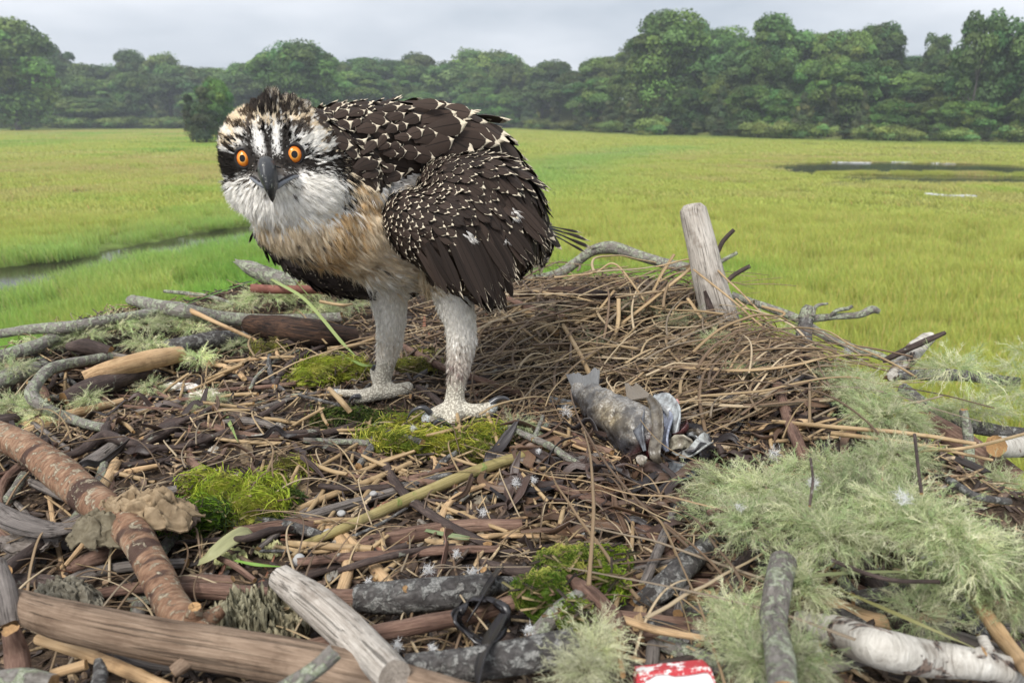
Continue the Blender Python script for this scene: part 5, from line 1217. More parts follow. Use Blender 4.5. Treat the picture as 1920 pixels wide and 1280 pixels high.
# ---------------- down and short body feathers as fine tapered plumes
m = MT('down_plumes', .75, .15); c0 = m.attr('col'); u_ = m.sep(m.attr('tuv', 'Vector'))[0]
m.base(m.mix(m.mr(m.noise(m.mapv(m.attr('tuv', 'Vector'), (2, 8, 60)), 1, 2, .6), .3, .7), m.mix(1.0, c0, (.86, .83, .78), 'MULTIPLY'), c0)); m.translucent(.34, c0); M_DOWN = m.m
def plume_tmpl(split):
    v, q, t = [], [], []
    for (dy, sp, ln) in split:
        b = len(v); v += [(0, dy * .25 - .12, 0), (0, dy * .25 + .12, 0), (.5 * ln, dy * .6 - .14 + sp * .3, .05), (.5 * ln, dy * .6 + .14 + sp * .3, .05), (1.0 * ln, dy + sp, 0)]
        q.append((b, b + 1, b + 3, b + 2)); t.append((b + 2, b + 3, b + 4))
    return np.array(v, float), np.array(q), np.array(t)
PL = [plume_tmpl([(-.45, -.1, .8), (0, .05, 1.0), (.45, .12, .85)]), plume_tmpl([(-.3, -.3, .9), (.25, .2, 1.0)]), plume_tmpl([(-.5, 0, .75), (-.15, -.1, 1.0), (.2, .1, .92), (.5, .15, .7)])]
def plumes(acc, p, n, fl, L, Wd, el, col, rs):
    m_ = len(p); X = unit(fl * np.cos(el)[:, None] + n * np.sin(el)[:, None]); Y = unit(np.cross(n, X)); Z = np.cross(X, Y)
    a = rs.normal(0, .5, m_); Y, Z = Y * np.cos(a)[:, None] + Z * np.sin(a)[:, None], Z * np.cos(a)[:, None] - Y * np.sin(a)[:, None]; k = rs.randint(0, 3, m_)
    for j, (tv, tq, tt) in enumerate(PL):
        s = k == j; M_ = len(tv); tu = np.stack([tv[:, 0], tv[:, 1], 0 * tv[:, 0]], 1)
        stamp(acc, tv, tq, tt, p[s] - n[s] * .0006, X[s] * L[s][:, None], Y[s] * Wd[s][:, None], Z[s] * L[s][:, None], col[s], tu, rs.uniform(0, 9, s.sum()))
p, n = sample(BV, BQ, BT, 210000, rs); px, py, dd = proj(p)
eyeL, eyeR = (458, 297), (551, 290)
dm = np.hypot((px - eyeL[0]) / 17, (py - eyeL[1]) / 20) ; dm2 = np.hypot((px - eyeR[0]) / 19, (py - eyeR[1]) / 20)
front = n @ FWD < .3
ok = ~(((dm < 1) | (dm2 < 1)) & front) & ~((np.hypot((px - 503) / 25, (py - 328) / 26) < 1) & front)
shank = np.where(px < 790, 655, 705); legs = (py > 540) & (px > 690) & (px < 905)
ok &= ~(py > shank + rs.normal(0, 12, len(px)))
man_ = mantle_mask(px, py); ok &= ~man_ & ~((n @ FWD > .3) & (py < 470) & (px > 610))
head = (px < 655) & (py < 400); face = head & (np.hypot(px - 503, (py - 310)) < 62) & (py < 335)
dens = np.where(legs, .8, np.where(face, 1.0, np.where(head, .75, .75))); ok &= rs.uniform(0, 1, len(px)) < dens
p, n, px, py, dd, legs, face, head = [a[ok] for a in (p, n, px, py, dd, legs, face, head)]
sam = []
for a in range(0, 360, 20):
    for q_ in (20, 60, 110): ca, sa = math.cos(math.radians(a)), math.sin(math.radians(a)); sam.append((505 + q_ * ca, 318 + q_ * sa, ca, sa if sa > -2 else sa))
sam += [(560, 450, .35, .95), (600, 460, .45, .9), (520, 430, .1, 1), (650, 460, .6, .8), (700, 480, .75, .6), (760, 510, .9, .4), (820, 520, .9, .4), (680, 360, .5, .85), (700, 420, .55, .8), (730, 580, .0, 1), (730, 640, .05, 1), (860, 580, .15, 1), (868, 640, .15, 1), (640, 400, .4, .9), (720, 350, .6, .7)]
fl = unit(flow3(p, n, sam, 24) + rs.normal(0, .17, p.shape)); c = markings(px, py, rs) * rs.uniform(.82, 1.15, (len(px), 1))
Lp = np.where(legs, 12, np.where(face, 9, np.where(head & (py < 335), 15, 26))) * rs.uniform(.65, 1.3, len(px))
th_ = np.arctan2(py - 325, px - 503); rr_ = np.hypot(px - 503, py - 325); st = vnoise(np.stack([th_ * 15, rr_ / 15, 0 * th_], -1), 5); up_ = head & (py < 300) & (rr_ > 60)
dk_ = up_ & (st > .57) ; c[dk_] = c[dk_] * np.array([.14, .12, .11]); mid_ = up_ & ~dk_ & (vnoise(np.stack([th_ * 11 + 30, rr_ / 22, 0 * th_], -1), 6) > .52); c[mid_] = np.where((py[mid_] < 240)[:, None] & (rs.uniform(0, 1, mid_.sum()) < .75)[:, None], np.array(C_), np.array(W_)) * rs.uniform(.8, 1, (mid_.sum(), 1))
ck = head & (py > 335) & (vnoise(np.stack([th_ * 26, rr_ / 30, 0 * th_], -1), 7) > .80) & (rr_ < 62); c[ck] = np.array(G_); bib = head & (py > 348) & (c.max(1) < .3) & (rs.uniform(0, 1, len(px)) < .85) & (px < 640); c[bib] = np.array(W_)
crest = head & (py < 215) & (px > 470) & (px < 580); c[crest & (rs.uniform(0, 1, len(px)) < .7)] = (.075, .062, .055)
cl = fbm(np.stack([px / 11, py / 40, 0 * px], -1), 2, 8); Lp = np.where(crest, 13 + 26 * np.clip(cl - .35, 0, 1) * np.exp(-((px - 518) / 34) ** 2) * 2, Lp)
up3 = np.array([.0, .15, 1.0]); fl[crest] = unit(fl[crest] * .35 + up3 + rs.normal(0, .2, (crest.sum(), 3)))
el = np.radians(np.where(legs, rs.uniform(8, 28, len(px)), np.where(crest, rs.uniform(20, 60, len(px)), rs.uniform(6, 22, len(px)))))
Wp = np.where(legs, 3.0, np.where(face, 2.2, np.where(head & (py < 335), 3.4, 5.5)))
sc3 = dd / F0; acc = Acc(); plumes(acc, p, n, fl, Lp * sc3, Wp * sc3, el, c, rs)
o = obj('down_feathers', acc, M_DOWN, bird, smooth=False); o['label'] = 'white, cream and dark streaked down of head, chest and legs'
# neck fringe and belly wisps: longer plumes
p2, n2 = sample(BV, BQ, BT, 9000, rs); px, py, dd = proj(p2)
ok = ((px > 480) & (px < 700) & (py > 395) & (py < 520)) | ((px > 640) & (px < 700) & (py > 330) & (py < 430)) | ((px > 660) & (py > 490) & (py < 545)); p2, n2, px, py, dd = p2[ok], n2[ok], px[ok], py[ok], dd[ok]
fl = unit(flow3(p2, n2, sam, 24) + rs.normal(0, .2, p2.shape)); c = markings(px, py, rs) * rs.uniform(.7, 1.1, (len(px), 1)); acc = Acc()
plumes(acc, p2, n2, fl, rs.uniform(26, 48, len(px)) * dd / F0, 5 * dd / F0, np.radians(rs.uniform(12, 35, len(px))), c, rs); obj('chest_plumes', acc, M_DOWN, bird, smooth=False)
# pale down showing between back and wing, and loose wisps on the wing
pp, nn_ = [], []
for k in range(900):
    t = rs.uniform(); x = 715 + 150 * t; y = 357 - 40 * t + rs.normal(0, 5); h, n_ = hit(B_BODY, x, y)
    if h is not None: pp.append(h - FWD * .004); nn_.append(n_)
for cx, cy, r_, k_ in ((878, 447, 6, 26), (965, 402, 6, 22), (925, 465, 6, 14), (948, 455, 5, 10)):
    for k in range(k_):
        h, n_ = hit(B_WING, cx + rs.normal(0, r_ * .6), cy + rs.normal(0, r_))
        if h is not None: pp.append(h - FWD * .0075); nn_.append(n_)
pp, nn_ = np.array(pp), np.array(nn_); px, py, dd = proj(pp); fl = unit(flow3(pp, nn_, WF, 40) + rs.normal(0, .3, pp.shape)); acc = Acc()
plumes(acc, pp, nn_, fl, rs.uniform(12, 24, len(pp)) * dd / F0, 4 * dd / F0, np.radians(rs.uniform(5, 35, len(pp))), np.array([.78, .76, .74]) * rs.uniform(.85, 1.1, (len(pp), 1)), rs); obj('white_down', acc, M_DOWN, bird, smooth=False)

# ---------------- eyes
m = MT('eye', .12, .3); c0 = m.attr('col'); oc = m.oc(); m.base(m.mix(m.noise(oc, 2500, 3, .6), m.mix(1.0, c0, (.75, .6, .5), 'MULTIPLY'), c0)); m.b.inputs['Coat Weight'].default_value = 0.25; m.b.inputs['Coat Roughness'].default_value = .02; M_EYE = m.m
m = MT('eyelid', .5, .4); m.base((.015, .013, .014)); M_LID = m.m
def eye(px, py, rxp, ryp, ax_off):
    h, n_ = hit(B_BODY, px, py); d = float(depth(h)) if h is not None else .6; s = d / F0; d -= .0005
    c = P(px, py, d + 10 * s); ax = unit(CAM - c + RGT * ax_off[0] + UP * ax_off[1]); R_e = 15.5 * s
    X = unit(np.cross(UP, ax)); Y = np.cross(ax, X)
    nr, na = 40, 48; a = np.linspace(0, math.pi * .62, nr); b = np.linspace(0, 2 * math.pi, na, endpoint=False); A, Bb = np.meshgrid(a, b, indexing='ij')
    kx = rxp / 12.5; ky = ryp / 12.5
    v = c + X * (R_e * kx * np.sin(A) * np.cos(Bb))[..., None] + Y * (R_e * ky * np.sin(A) * np.sin(Bb))[..., None] + ax * (R_e * np.cos(A))[..., None]
    i, j = np.meshgrid(np.arange(nr - 1), np.arange(na), indexing='ij'); q = np.stack([i * na + j, i * na + (j + 1) % na, (i + 1) * na + (j + 1) % na, (i + 1) * na + j], -1).reshape(-1, 4)
    sn = np.sin(A) * 15.5 / 12.5; cl_ = np.zeros(A.shape + (3,)); cl_[:] = (.92, .30, .030)
    rim = smooth01(.70, 1.0, sn)[..., None]; cl_ = cl_ * (1 - rim) + np.array([.62, .16, .02]) * rim
    inn = (1 - smooth01(.52, .66, sn))[..., None]; cl_ = cl_ * (1 - inn) + np.array([.98, .48, .10]) * inn
    cl_[sn < .47] = (.006, .006, .007); cl_[sn > 1.0] = (.01, .01, .01)
    e = obj('eye', Acc().add(v.reshape(-1, 3), q, None, cl_.reshape(-1, 3)), M_EYE, bird); e['label'] = 'bright orange eye with a black pupil'
    t = np.linspace(0, 2 * math.pi, 33)[:-1]; ring = [c + X * R_e * kx * 1.0 * .93 * math.cos(x) + Y * R_e * ky * .93 * math.sin(x) * (1 if math.sin(x) < 0 else .97) + ax * R_e * .40 for x in t]
    ring = np.array(ring + ring[:2]); acc = Acc(); tube(acc, ring, 2.6 * s, 8, .0006, cap=False)
    brow = [c + X * R_e * kx * 1.12 * math.cos(x) + Y * R_e * ky * .98 * math.sin(x) + ax * R_e * .52 for x in np.linspace(.35, math.pi - .35, 9)]; tube(acc, brow, np.array([1.2, 2.6, 3.4, 3.6, 3.8, 3.6, 3.4, 2.6, 1.2]) * s, 8, .0008); obj('eyelid', acc, M_LID, e)
eye(458, 297.5, 11.6, 14.8, (-.16, .02)); eye(551.5, 290, 13.0, 15.2, (.03, .02))

# ---------------- beak
m = MT('beak_horn', .42, .4); c0 = m.attr('col'); oc = m.oc(); sp_ = m.mr(m.noise(oc, 420, 4, .7), .60, .68); nz = m.noise(oc, 130, 4, .6)
m.base(m.mix(m.math('MULTIPLY', sp_, .8), m.mix(nz, m.mix(1.0, c0, (.6, .6, .6), 'MULTIPLY'), c0), (.42, .42, .36))); m.bump(nz, .2, .0008); M_BEAK = m.m
hb, _n = hit(B_BODY, 500, 318); db = float(depth(hb)) if hb is not None else .585
bk = thing('beak', bird_loc, None, None); bk.location = (0, 0, 0); bk.parent = bird; ROOTLOC[bk.name] = tuple(bird_loc)
if 'category' in bk: del bk['category']
def bp(px, py, dd): return P(px, py, db + dd)
def loft(acc, secs, col, na=22):
    """sections: (px, py, depth offset, half width px, half thickness in depth m, ridge)"""
    V = []
    S_ = np.array(secs, float); t = np.linspace(0, len(S_) - 1, len(S_) * 5); Q = np.stack([np.interp(t, np.arange(len(S_)), S_[:, k]) for k in range(6)], 1)
    for k_ in range(2): Q[1:-1] = Q[1:-1] * .5 + .25 * (Q[:-2] + Q[2:])
    cen = np.array([bp(*r_[:3]) for r_ in Q]); T, _, _ = frames(cen); th = np.linspace(0, 2 * math.pi, na, endpoint=False)
    for i_, r_ in enumerate(Q):
        X = unit(RGT - T[i_] * np.dot(RGT, T[i_])); Z = unit(np.cross(X, T[i_])); Z = Z if np.dot(Z, -FWD) > 0 else -Z
        hw = r_[3] * db / F0; c_, s_ = np.cos(th), np.sin(th); e = np.where(s_ > 0, r_[5], .6)
        V.append(cen[i_] + X * (hw * np.sign(c_) * np.abs(c_) ** e)[:, None] + Z * (r_[4] * np.sign(s_) * np.abs(s_) ** .9)[:, None])
    V = np.array(V); n_ = len(V); i, j = np.meshgrid(np.arange(n_ - 1), np.arange(na), indexing='ij')
    q = np.stack([i * na + j, i * na + (j + 1) % na, (i + 1) * na + (j + 1) % na, (i + 1) * na + j], -1).reshape(-1, 4)
    cc = np.array([np.interp(np.linspace(0, 1, n_), np.linspace(0, 1, len(col)), [x[k] for x in col]) for k in range(3)]).T
    acc.add(V.reshape(-1, 3), q, None, np.repeat(cc[:, None], na, 1).reshape(-1, 3)); 
acc = Acc(); loft(acc, [(500, 306, .012, 8, .006, .9), (500, 311, .004, 14, .008, .85), (501, 318, -.003, 17.5, .011, .9), (502, 326, -.010, 17, .0145, 1.0), (504, 339, -.014, 13.5, .0125, 1.1), (507, 351, -.015, 10, .0095, 1.15), (509.5, 362, -.0135, 6.5, .0060, 1.1), (511, 372, -.0110, 3.8, .0032, 1.0), (511.5, 379, -.0085, .6, .0007, 1.0)],
                    [(.11, .11, .115), (.085, .087, .092), (.065, .067, .072), (.035, .036, .04), (.02, .021, .024), (.012, .012, .014)])
obj('upper_mandible', acc, M_BEAK, bk, bird_loc)
acc = Acc()
tube(acc, [bp(511, 357, -.001), bp(522, 348, .000), bp(536, 338, .003), bp(549, 332, .009), bp(559, 331, .018)], np.array([3.5, 6, 6, 4.5, 2.5]) * db / F0, 10, .001, (.24, .25, .28))
tube(acc, [bp(503, 352, -.001), bp(494, 348, .000), bp(484, 342, .004), bp(475, 336, .010), bp(468, 332, .019)], np.array([3.5, 5, 5, 4, 2.5]) * db / F0, 10, .001, (.22, .23, .26))
tube(acc, [bp(505, 352, -.002), bp(508, 362, -.002), bp(510, 366, -.003)], np.array([9, 6, 3]) * db / F0, 10, .001, (.16, .17, .19))
obj('lower_mandible', acc, M_BEAK, bk, bird_loc)
acc = Acc()
tube(acc, [bp(522, 341, -.002), bp(535, 333, .000), bp(547, 328, .006), bp(557, 329, .016)], np.array([1.5, 2.2, 2.0, 1.2]) * db / F0, 8, .001, (.02, .015, .018))
tube(acc, [bp(486, 340, -.001), bp(478, 333, .004), bp(469, 330, .015)], np.array([1.5, 2.2, 1.2]) * db / F0, 8, .001, (.02, .015, .018))
obj('gape', acc, M_BEAK, bk, bird_loc)
for (x, y, a_) in ((483.5, 317, 1.0), (521, 313, -.35)):
    acc = Acc(); hh = [bp(x - 5 * math.cos(a_), y + 5 * math.sin(a_), -.0045), bp(x + 5 * math.cos(a_), y - 5 * math.sin(a_), -.0125)]
    hh[0] = bp(x - 5 * math.cos(a_), y + 5 * math.sin(a_), -.0095); tube(acc, hh, np.array([2.2, 1.6]) * db / F0, 8, .0005, (.008, .007, .008)); obj('nostril', acc, M_BEAK, bk, bird_loc)

# ---------------- talons
m = MT('talon_horn', .25, .5); m.base(m.mix(m.noise(m.oc(), 160, 3, .6), (.018, .018, .02), (.10, .10, .11))); M_TAL = m.m
for pts, r in ((((806, 773, dR - .026), (797, 765, dR - .030), (783, 765, dR - .031), (770, 774, dR - .029), (761, 792, dR - .022)), 6.2), (((838, 797, dR - .032), (829, 789, dR - .037), (819, 790, dR - .038), (812, 802, dR - .035), (814, 824, dR - .026)), 6.2),
               (((920, 756, dR - .012), (934, 747, dR - .012), (950, 747, dR - .012), (964, 760, dR - .010)), 6.8), (((628, 735, dL - .008), (614, 736, dL - .010), (602, 743, dL - .006), (597, 748, dL)), 4.6), (((674, 743, dL - .026), (664, 743, dL - .029), (656, 751, dL - .026), (655, 765, dL - .018)), 5.4),
               (((699, 692, dL + .010), (702, 685, dL + .006), (708, 690, dL + .002)), 3.6), (((765, 724, dL - .008), (773, 724, dL - .006), (779, 730, dL)), 4.5)):
    acc = Acc(); q = np.array([P(*x) for x in pts]); k = np.linspace(1, .06, len(q)) ** .8; tube(acc, q, r * depth(q) / F0 * k, 12, .0008); obj('talon', acc, M_TAL, bird)
# ------------------------------------------------------------------ beard lichen
m = MT('beard_lichen', .8, .1); c0 = m.attr('col'); m.base(m.mix(m.noise(m.oc(), 140, 2, .5), m.mix(1.0, c0, (.72, .78, .62), 'MULTIPLY'), c0)); m.translucent(.3, c0); M_LICH = m.m
def frond_tmpl(seed, nf=34):
    rs_ = np.random.RandomState(seed); V, Q, T_ = [], [], []
    n = 7; t = np.linspace(0, 1, n); cy = np.cumsum(rs_.normal(0, .05, n)); cz = -.28 * t ** 2 + np.cumsum(rs_.normal(0, .03, n))
    cen = np.stack([t, cy, cz], 1)
    for s_ in ((0, 1, 0), (0, 0, 1)):
        b = len(V); w = .012 * (1 - .7 * t)
        for i_ in range(n): V += [tuple(cen[i_] - np.array(s_) * w[i_]), tuple(cen[i_] + np.array(s_) * w[i_])]
        Q += [(b + 2 * i_, b + 2 * i_ + 1, b + 2 * i_ + 3, b + 2 * i_ + 2) for i_ in range(n - 1)]
    for k_ in range(nf):
        u = rs_.uniform(.05, 1); p = np.array([np.interp(u, t, cen[:, k]) for k in range(3)])
        d = unit(np.array([rs_.uniform(.35, 1.0), rs_.normal(0, .8), rs_.normal(-.1, .7)])); L = rs_.uniform(.14, .36) * (1.15 - .6 * u)
        sd = unit(np.cross(d, rs_.normal(0, 1, 3))) * .0075; mid = p + d * L * .5 + rs_.normal(0, .02, 3); e = p + d * L + np.array([.03, 0, -.05])
        b = len(V); V += [tuple(p - sd), tuple(p + sd), tuple(mid - sd * .7), tuple(mid + sd * .7), tuple(e)]; Q.append((b, b + 1, b + 3, b + 2)); T_.append((b + 2, b + 3, b + 4))
    return np.array(V), np.array(Q), np.array(T_)
FR = [frond_tmpl(s) for s in range(6)]
LC = np.array([(.60, .65, .40), (.69, .71, .46), (.76, .74, .54), (.49, .56, .31), (.78, .75, .57), (.50, .60, .34)])
def lichen(blobs, n, L, label, sag=.35, mute=1.0, rs=R, name='lichen_clump', cols=LC, gref=True):
    """blobs: (px, py, lift, rx_px, ry_px); fronds root in a low cushion and spill outwards"""
    acc = Acc(); wt_ = np.array([b[3] * b[4] for b in blobs], float); wt_ /= wt_.sum()
    for b, w_ in zip(blobs, wt_):
        c = GP(b[:3]); d = float(depth(c)); rx, ry = b[3] * d / F0, b[4] * d / F0; k = max(12, int(n * w_)); rz = min(rx, ry) * .6
        u = unit(rs.normal(0, 1, (k, 3))); u[:, 2] = np.where(rs.uniform(0, 1, k) < .85, np.abs(u[:, 2]), u[:, 2])
        sh = rs.uniform(.35, 1.0, k)[:, None]
        p = c + u * sh * np.array([rx, ry * 1.25, rz]); 
        X = unit(u * np.array([1, 1, .55]) + rs.normal(0, .42, (k, 3)) + np.array([0, -.15, -sag * .4 + .12]))
        Z = unit(np.array([0, 0, 1.0])[None] + rs.normal(0, .25, (k, 3))); Y = unit(np.cross(Z, X)); Z = np.cross(X, Y)
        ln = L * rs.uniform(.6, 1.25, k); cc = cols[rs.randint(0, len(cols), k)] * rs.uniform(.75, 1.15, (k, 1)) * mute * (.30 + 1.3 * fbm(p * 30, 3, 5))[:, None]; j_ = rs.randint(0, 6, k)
        for j in range(6):
            s_ = j_ == j
            if s_.any(): stamp(acc, FR[j][0], FR[j][1], FR[j][2], p[s_], X[s_] * ln[s_][:, None], Y[s_] * ln[s_][:, None], Z[s_] * ln[s_][:, None], cc[s_])
    return tag(obj(name, acc, M_LICH, smooth=False), label, 'lichen')
lichen([(1365, 915, .036, 56, 36), (1440, 925, .046, 58, 38), (1410, 985, .060, 46, 32), (1530, 965, .065, 58, 38), (1600, 930, .06, 58, 34), (1560, 1010, .07, 42, 32), (1680, 950, .066, 56, 34), (1740, 985, .072, 52, 38), (1790, 1020, .074, 46, 34), (1815, 1050, .072, 34, 28), (1328, 965, .03, 28, 24), (1655, 1000, .07, 34, 20)], 1900, .021, 'biggest pale green lichen mass, spilling over the front right of the nest')
lichen([(1590, 715, .02, 46, 26), (1630, 745, .03, 58, 32), (1660, 785, .035, 62, 34), (1690, 800, .03, 42, 24), (1560, 690, .02, 26, 14)], 900, .018, 'pale green lichen cushion on the right rim, crossed by long reeds')
lichen([(1680, 860, .04, 52, 34), (1640, 880, .04, 46, 26), (1560, 875, .025, 40, 22), (1500, 882, .02, 40, 22)], 700, .018, 'yellow green lichen cushion between the rim cushion and the biggest lichen mass')
lichen([(1385, 1150, .050, 40, 28), (1400, 1200, .05, 50, 36), (1430, 1245, .05, 40, 30)], 560, .016, 'pale lichen clump left of the upright mossy branch at the bottom right')
lichen([(1505, 1110, .06, 34, 28), (1490, 1070, .06, 24, 22)], 170, .018, 'small bright lichen tuft on the upright mossy branch')
lichen([(1118, 1220, .042, 32, 26), (1098, 1258, .045, 26, 24), (1125, 1185, .038, 14, 14)], 260, .016, 'pale lichen clump at the bottom edge beside the mottled log', cols=LC[[1, 2, 4]])
lichen([(1790, 690, .02, 50, 14), (1740, 692, .02, 24, 10)], 130, .024, 'lichen tuft on top of the black branch at the right edge', rs=np.random.RandomState(8))
for (bl, n_, lb, col_) in (([(1830, 770, -.80, 60, 24), (1760, 775, -.80, 36, 18), (1895, 740, -.84, 34, 34)], 300, 'lichen spread over the dark branches at the right edge', None),
        ([(1900, 690, -.84, 24, 14), (1915, 660, -.85, 14, 12)], 60, 'small pale lichen tuft against the meadow at the right edge', None),
        ([(1890, 935, -.66, 44, 34), (1860, 900, -.68, 30, 20)], 200, 'lichen tuft below the pale cut log at the right edge', None),
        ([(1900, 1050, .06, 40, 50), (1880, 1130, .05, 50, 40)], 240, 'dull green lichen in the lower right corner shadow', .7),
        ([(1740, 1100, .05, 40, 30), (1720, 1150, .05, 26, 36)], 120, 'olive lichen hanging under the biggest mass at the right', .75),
        ([(1500, 1240, .05, 22, 30)], 70, 'lichen tuft between the birch pieces at the bottom right', None),
        ([(1400, 690, .012, 22, 10), (1340, 640, .02, 20, 18)], 90, 'small lichen tufts round the dark upright stick', None),
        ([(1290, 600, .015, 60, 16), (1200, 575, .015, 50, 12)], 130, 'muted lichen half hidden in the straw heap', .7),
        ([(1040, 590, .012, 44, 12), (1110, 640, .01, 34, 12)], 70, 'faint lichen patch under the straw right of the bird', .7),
        ([(970, 800, .008, 22, 11)], 60, 'small yellow lichen puff beside the right foot of the bird', None),
        ([(1480, 620, -1.04, 26, 14), (1440, 640, -1.04, 30, 16), (1500, 650, -1.02, 30, 16)], 110, 'lichen round the knobbly stub on the right rim', .85),
        ([(560, 548, .018, 70, 20), (500, 560, .018, 60, 18), (640, 572, .014, 60, 14), (540, 520, .03, 40, 18)], 420, 'wide lichen cushion on the rim behind the bird', None),
        ([(440, 575, .014, 50, 12), (600, 585, .012, 60, 10)], 150, 'low lichen strip in front of the wide rim cushion', .9),
        ([(320, 600, .014, 40, 18), (270, 612, .014, 40, 18), (360, 620, .012, 34, 12)], 260, 'lichen clump on the left rim under the poking branch', None),
        ([(210, 608, .014, 40, 14), (150, 630, .012, 46, 14), (80, 645, .010, 46, 10)], 220, 'lichen along the branches of the far left rim', None),
        ([(270, 645, .012, 36, 12), (300, 658, .010, 24, 10)], 100, 'lichen tuft behind the thick tan wood', None),
        ([(20, 690, .012, 36, 14), (30, 760, .006, 42, 20), (70, 780, .004, 30, 12)], 200, 'tangled stringy lichen at the left edge inside the rim', None),
        ([(370, 672, .014, 22, 14)], 60, 'lichen puff at the end of the thick tan wood', None), ([(285, 728, .006, 20, 14)], 40, 'lichen wisp left of the white bark flake', None),
        ([(390, 755, .006, 20, 15)], 60, 'yellowish lichen ball below the white bark flake', None), ([(445, 650, .012, 20, 14)], 40, 'little lichen tuft on the charred log end', None), ([(168, 748, .012, 22, 10)], 40, 'little lichen patch on the dark stick at the left', None)):
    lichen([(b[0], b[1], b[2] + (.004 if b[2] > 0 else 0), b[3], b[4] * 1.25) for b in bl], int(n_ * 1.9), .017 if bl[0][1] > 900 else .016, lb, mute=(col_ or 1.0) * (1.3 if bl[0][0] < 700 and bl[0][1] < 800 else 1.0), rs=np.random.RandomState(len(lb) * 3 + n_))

# ---------------- green algae and moss: a wrinkled cushion grown over with fine curly threads
m = MT('algae', .7, .25); c0 = m.attr('col'); m.base(m.mix(m.mr(m.noise(m.oc(), 90, 4, .6), .35, .65), m.mix(1.0, c0, (.5, .62, .5), 'MULTIPLY'), c0)); m.bump(m.noise(m.oc(), 400, 4, .7), .6, .0015); m.translucent(.15, c0); M_ALG = m.m
def algae(blobs, cols, label, th=1400, L=.014, rs=R, cat='algae', hgt=.4, name='algae_clump'):
    acc = Acc(); bv, bf = ico(4); cols = np.array(cols)
    for b in blobs:
        c = GP(b[:3]); d = float(depth(c)); rx, ry = b[3] * d / F0, b[4] * d / F0 * 1.5; ry = min(ry, rx * 1.6)
        w = 1 + 1.3 * (fbm(bv * 1.9 + c * 40, 4, 5) - .5); v = c + bv * w[:, None] * np.array([rx, ry, min(rx, ry) * hgt])
        kc = fbm(bv * 1.3 + c * 30, 2, 9)[:, None]; col = cols[0] * (1 - smooth01(.4, .6, kc)) + cols[1] * smooth01(.4, .6, kc)
        acc.add(v, None, bf, col * (.75 + .5 * fbm(bv * 5, 2, 3)[:, None]))
        k = int(th * b[3] * b[4] / 2000.) + 60; i = rs.choice(np.where(bv[:, 2] > -.2)[0], k); p = v[i] * 1.0; nn = unit(bv[i] / np.array([rx, ry, rx * hgt]))
        f = unit(np.cross(nn, rs.normal(0, 1, (k, 3)))); f2 = np.cross(nn, f); n_ = 6; tv = []; ln = L * rs.uniform(.5, 1.4, k); cu = rs.normal(0, 1.1, k)
        for q in range(n_):
            t = q / (n_ - 1); a = cu * t; pt = p + nn * (.0012 + np.sin(t * 3.1) * .0022 * rs.uniform(.3, 1.6, k))[:, None] + (f * np.cos(a)[:, None] + f2 * np.sin(a)[:, None]) * (ln * t)[:, None]
            tv.append(pt)
        tv = np.array(tv); wv = np.cross(tv[1] - tv[0], nn); wv = unit(wv + nn * .3) * .00032
        V = np.stack([tv - wv[None], tv + wv[None]], 2).transpose(1, 0, 2, 3).reshape(k * n_ * 2, 3)
        base_ = (np.arange(k) * n_ * 2)[:, None] + (np.arange(n_ - 1) * 2)[None]; Q = np.stack([base_, base_ + 1, base_ + 3, base_ + 2], -1).reshape(-1, 4)
        kk = kc[i, 0] + rs.normal(0, .08, k); cc = np.where((kk > .5)[:, None], cols[1], cols[0]) * rs.uniform(.8, 1.6, (k, 1)); acc.add(V, Q, None, np.repeat(cc, n_ * 2, 0))
        k = 14 + int(b[3] / 3); i = rs.choice(np.where(bv[:, 2] > .1)[0], k); th_ = rs.uniform(0, 6.28, k); X = np.stack([np.cos(th_), np.sin(th_), rs.normal(0, .3, k)], 1); Y = unit(np.cross(np.array([0, 0, 1.]), X)); Z = np.cross(X, Y)
        tv = np.array([(-.5, -.5, 0), (.5, -.4, 0), (.55, .4, 0), (-.5, .5, 0), (-.5, -.3, -.5), (.5, -.3, -.5), (.5, .3, -.5), (-.5, .3, -.5)]); stamp(acc, tv, [(0, 1, 2, 3), (7, 6, 5, 4), (0, 4, 5, 1), (2, 6, 7, 3), (1, 5, 6, 2), (3, 7, 4, 0)], None, v[i] + np.array([0, 0, .0025]), X * rs.uniform(.006, .026, k)[:, None], Y * rs.uniform(.001, .0028, k)[:, None], Z * .0014, np.array([(.40, .29, .16), (.07, .05, .04), (.2, .13, .08)])[rs.randint(0, 3, k)])
    return tag(obj(name, acc, M_ALG), label, cat)
GR, YG, DG, OL = (.11, .145, .03), (.36, .34, .07), (.045, .07, .02), (.17, .15, .05)
algae([(620, 690, .008, 52, 22), (580, 712, .006, 36, 14), (660, 700, .006, 30, 16)], [YG, (.36, .40, .05)], 'yellow green algae heap left of the bird feet')
algae([(640, 783, .002, 50, 16), (690, 795, .002, 50, 20), (620, 795, .002, 30, 14)], [DG, GR], 'dark green algae mat in front of the left foot', hgt=.25)
algae([(790, 828, .004, 74, 24), (860, 842, .004, 60, 20), (725, 820, .004, 44, 20), (915, 812, .004, 42, 18), (770, 792, .003, 44, 14)], [(.17, .21, .03), (.46, .43, .07)], 'green and yellow algae mat under the right foot of the bird', hgt=.28)
algae([(880, 855, .004, 40, 12)], [(.30, .28, .07), OL], 'brownish algae flap below the right foot mat')
algae([(770, 690, .003, 40, 14), (790, 670, .003, 26, 10), (505, 655, .006, 24, 12)], [OL, YG], 'olive algae strands between the legs of the bird')
algae([(430, 925, .010, 50, 24), (480, 950, .010, 44, 28), (500, 915, .008, 36, 18), (380, 905, .010, 30, 14)], [YG, (.34, .40, .04)], 'bright yellow green algae heap at the left front')
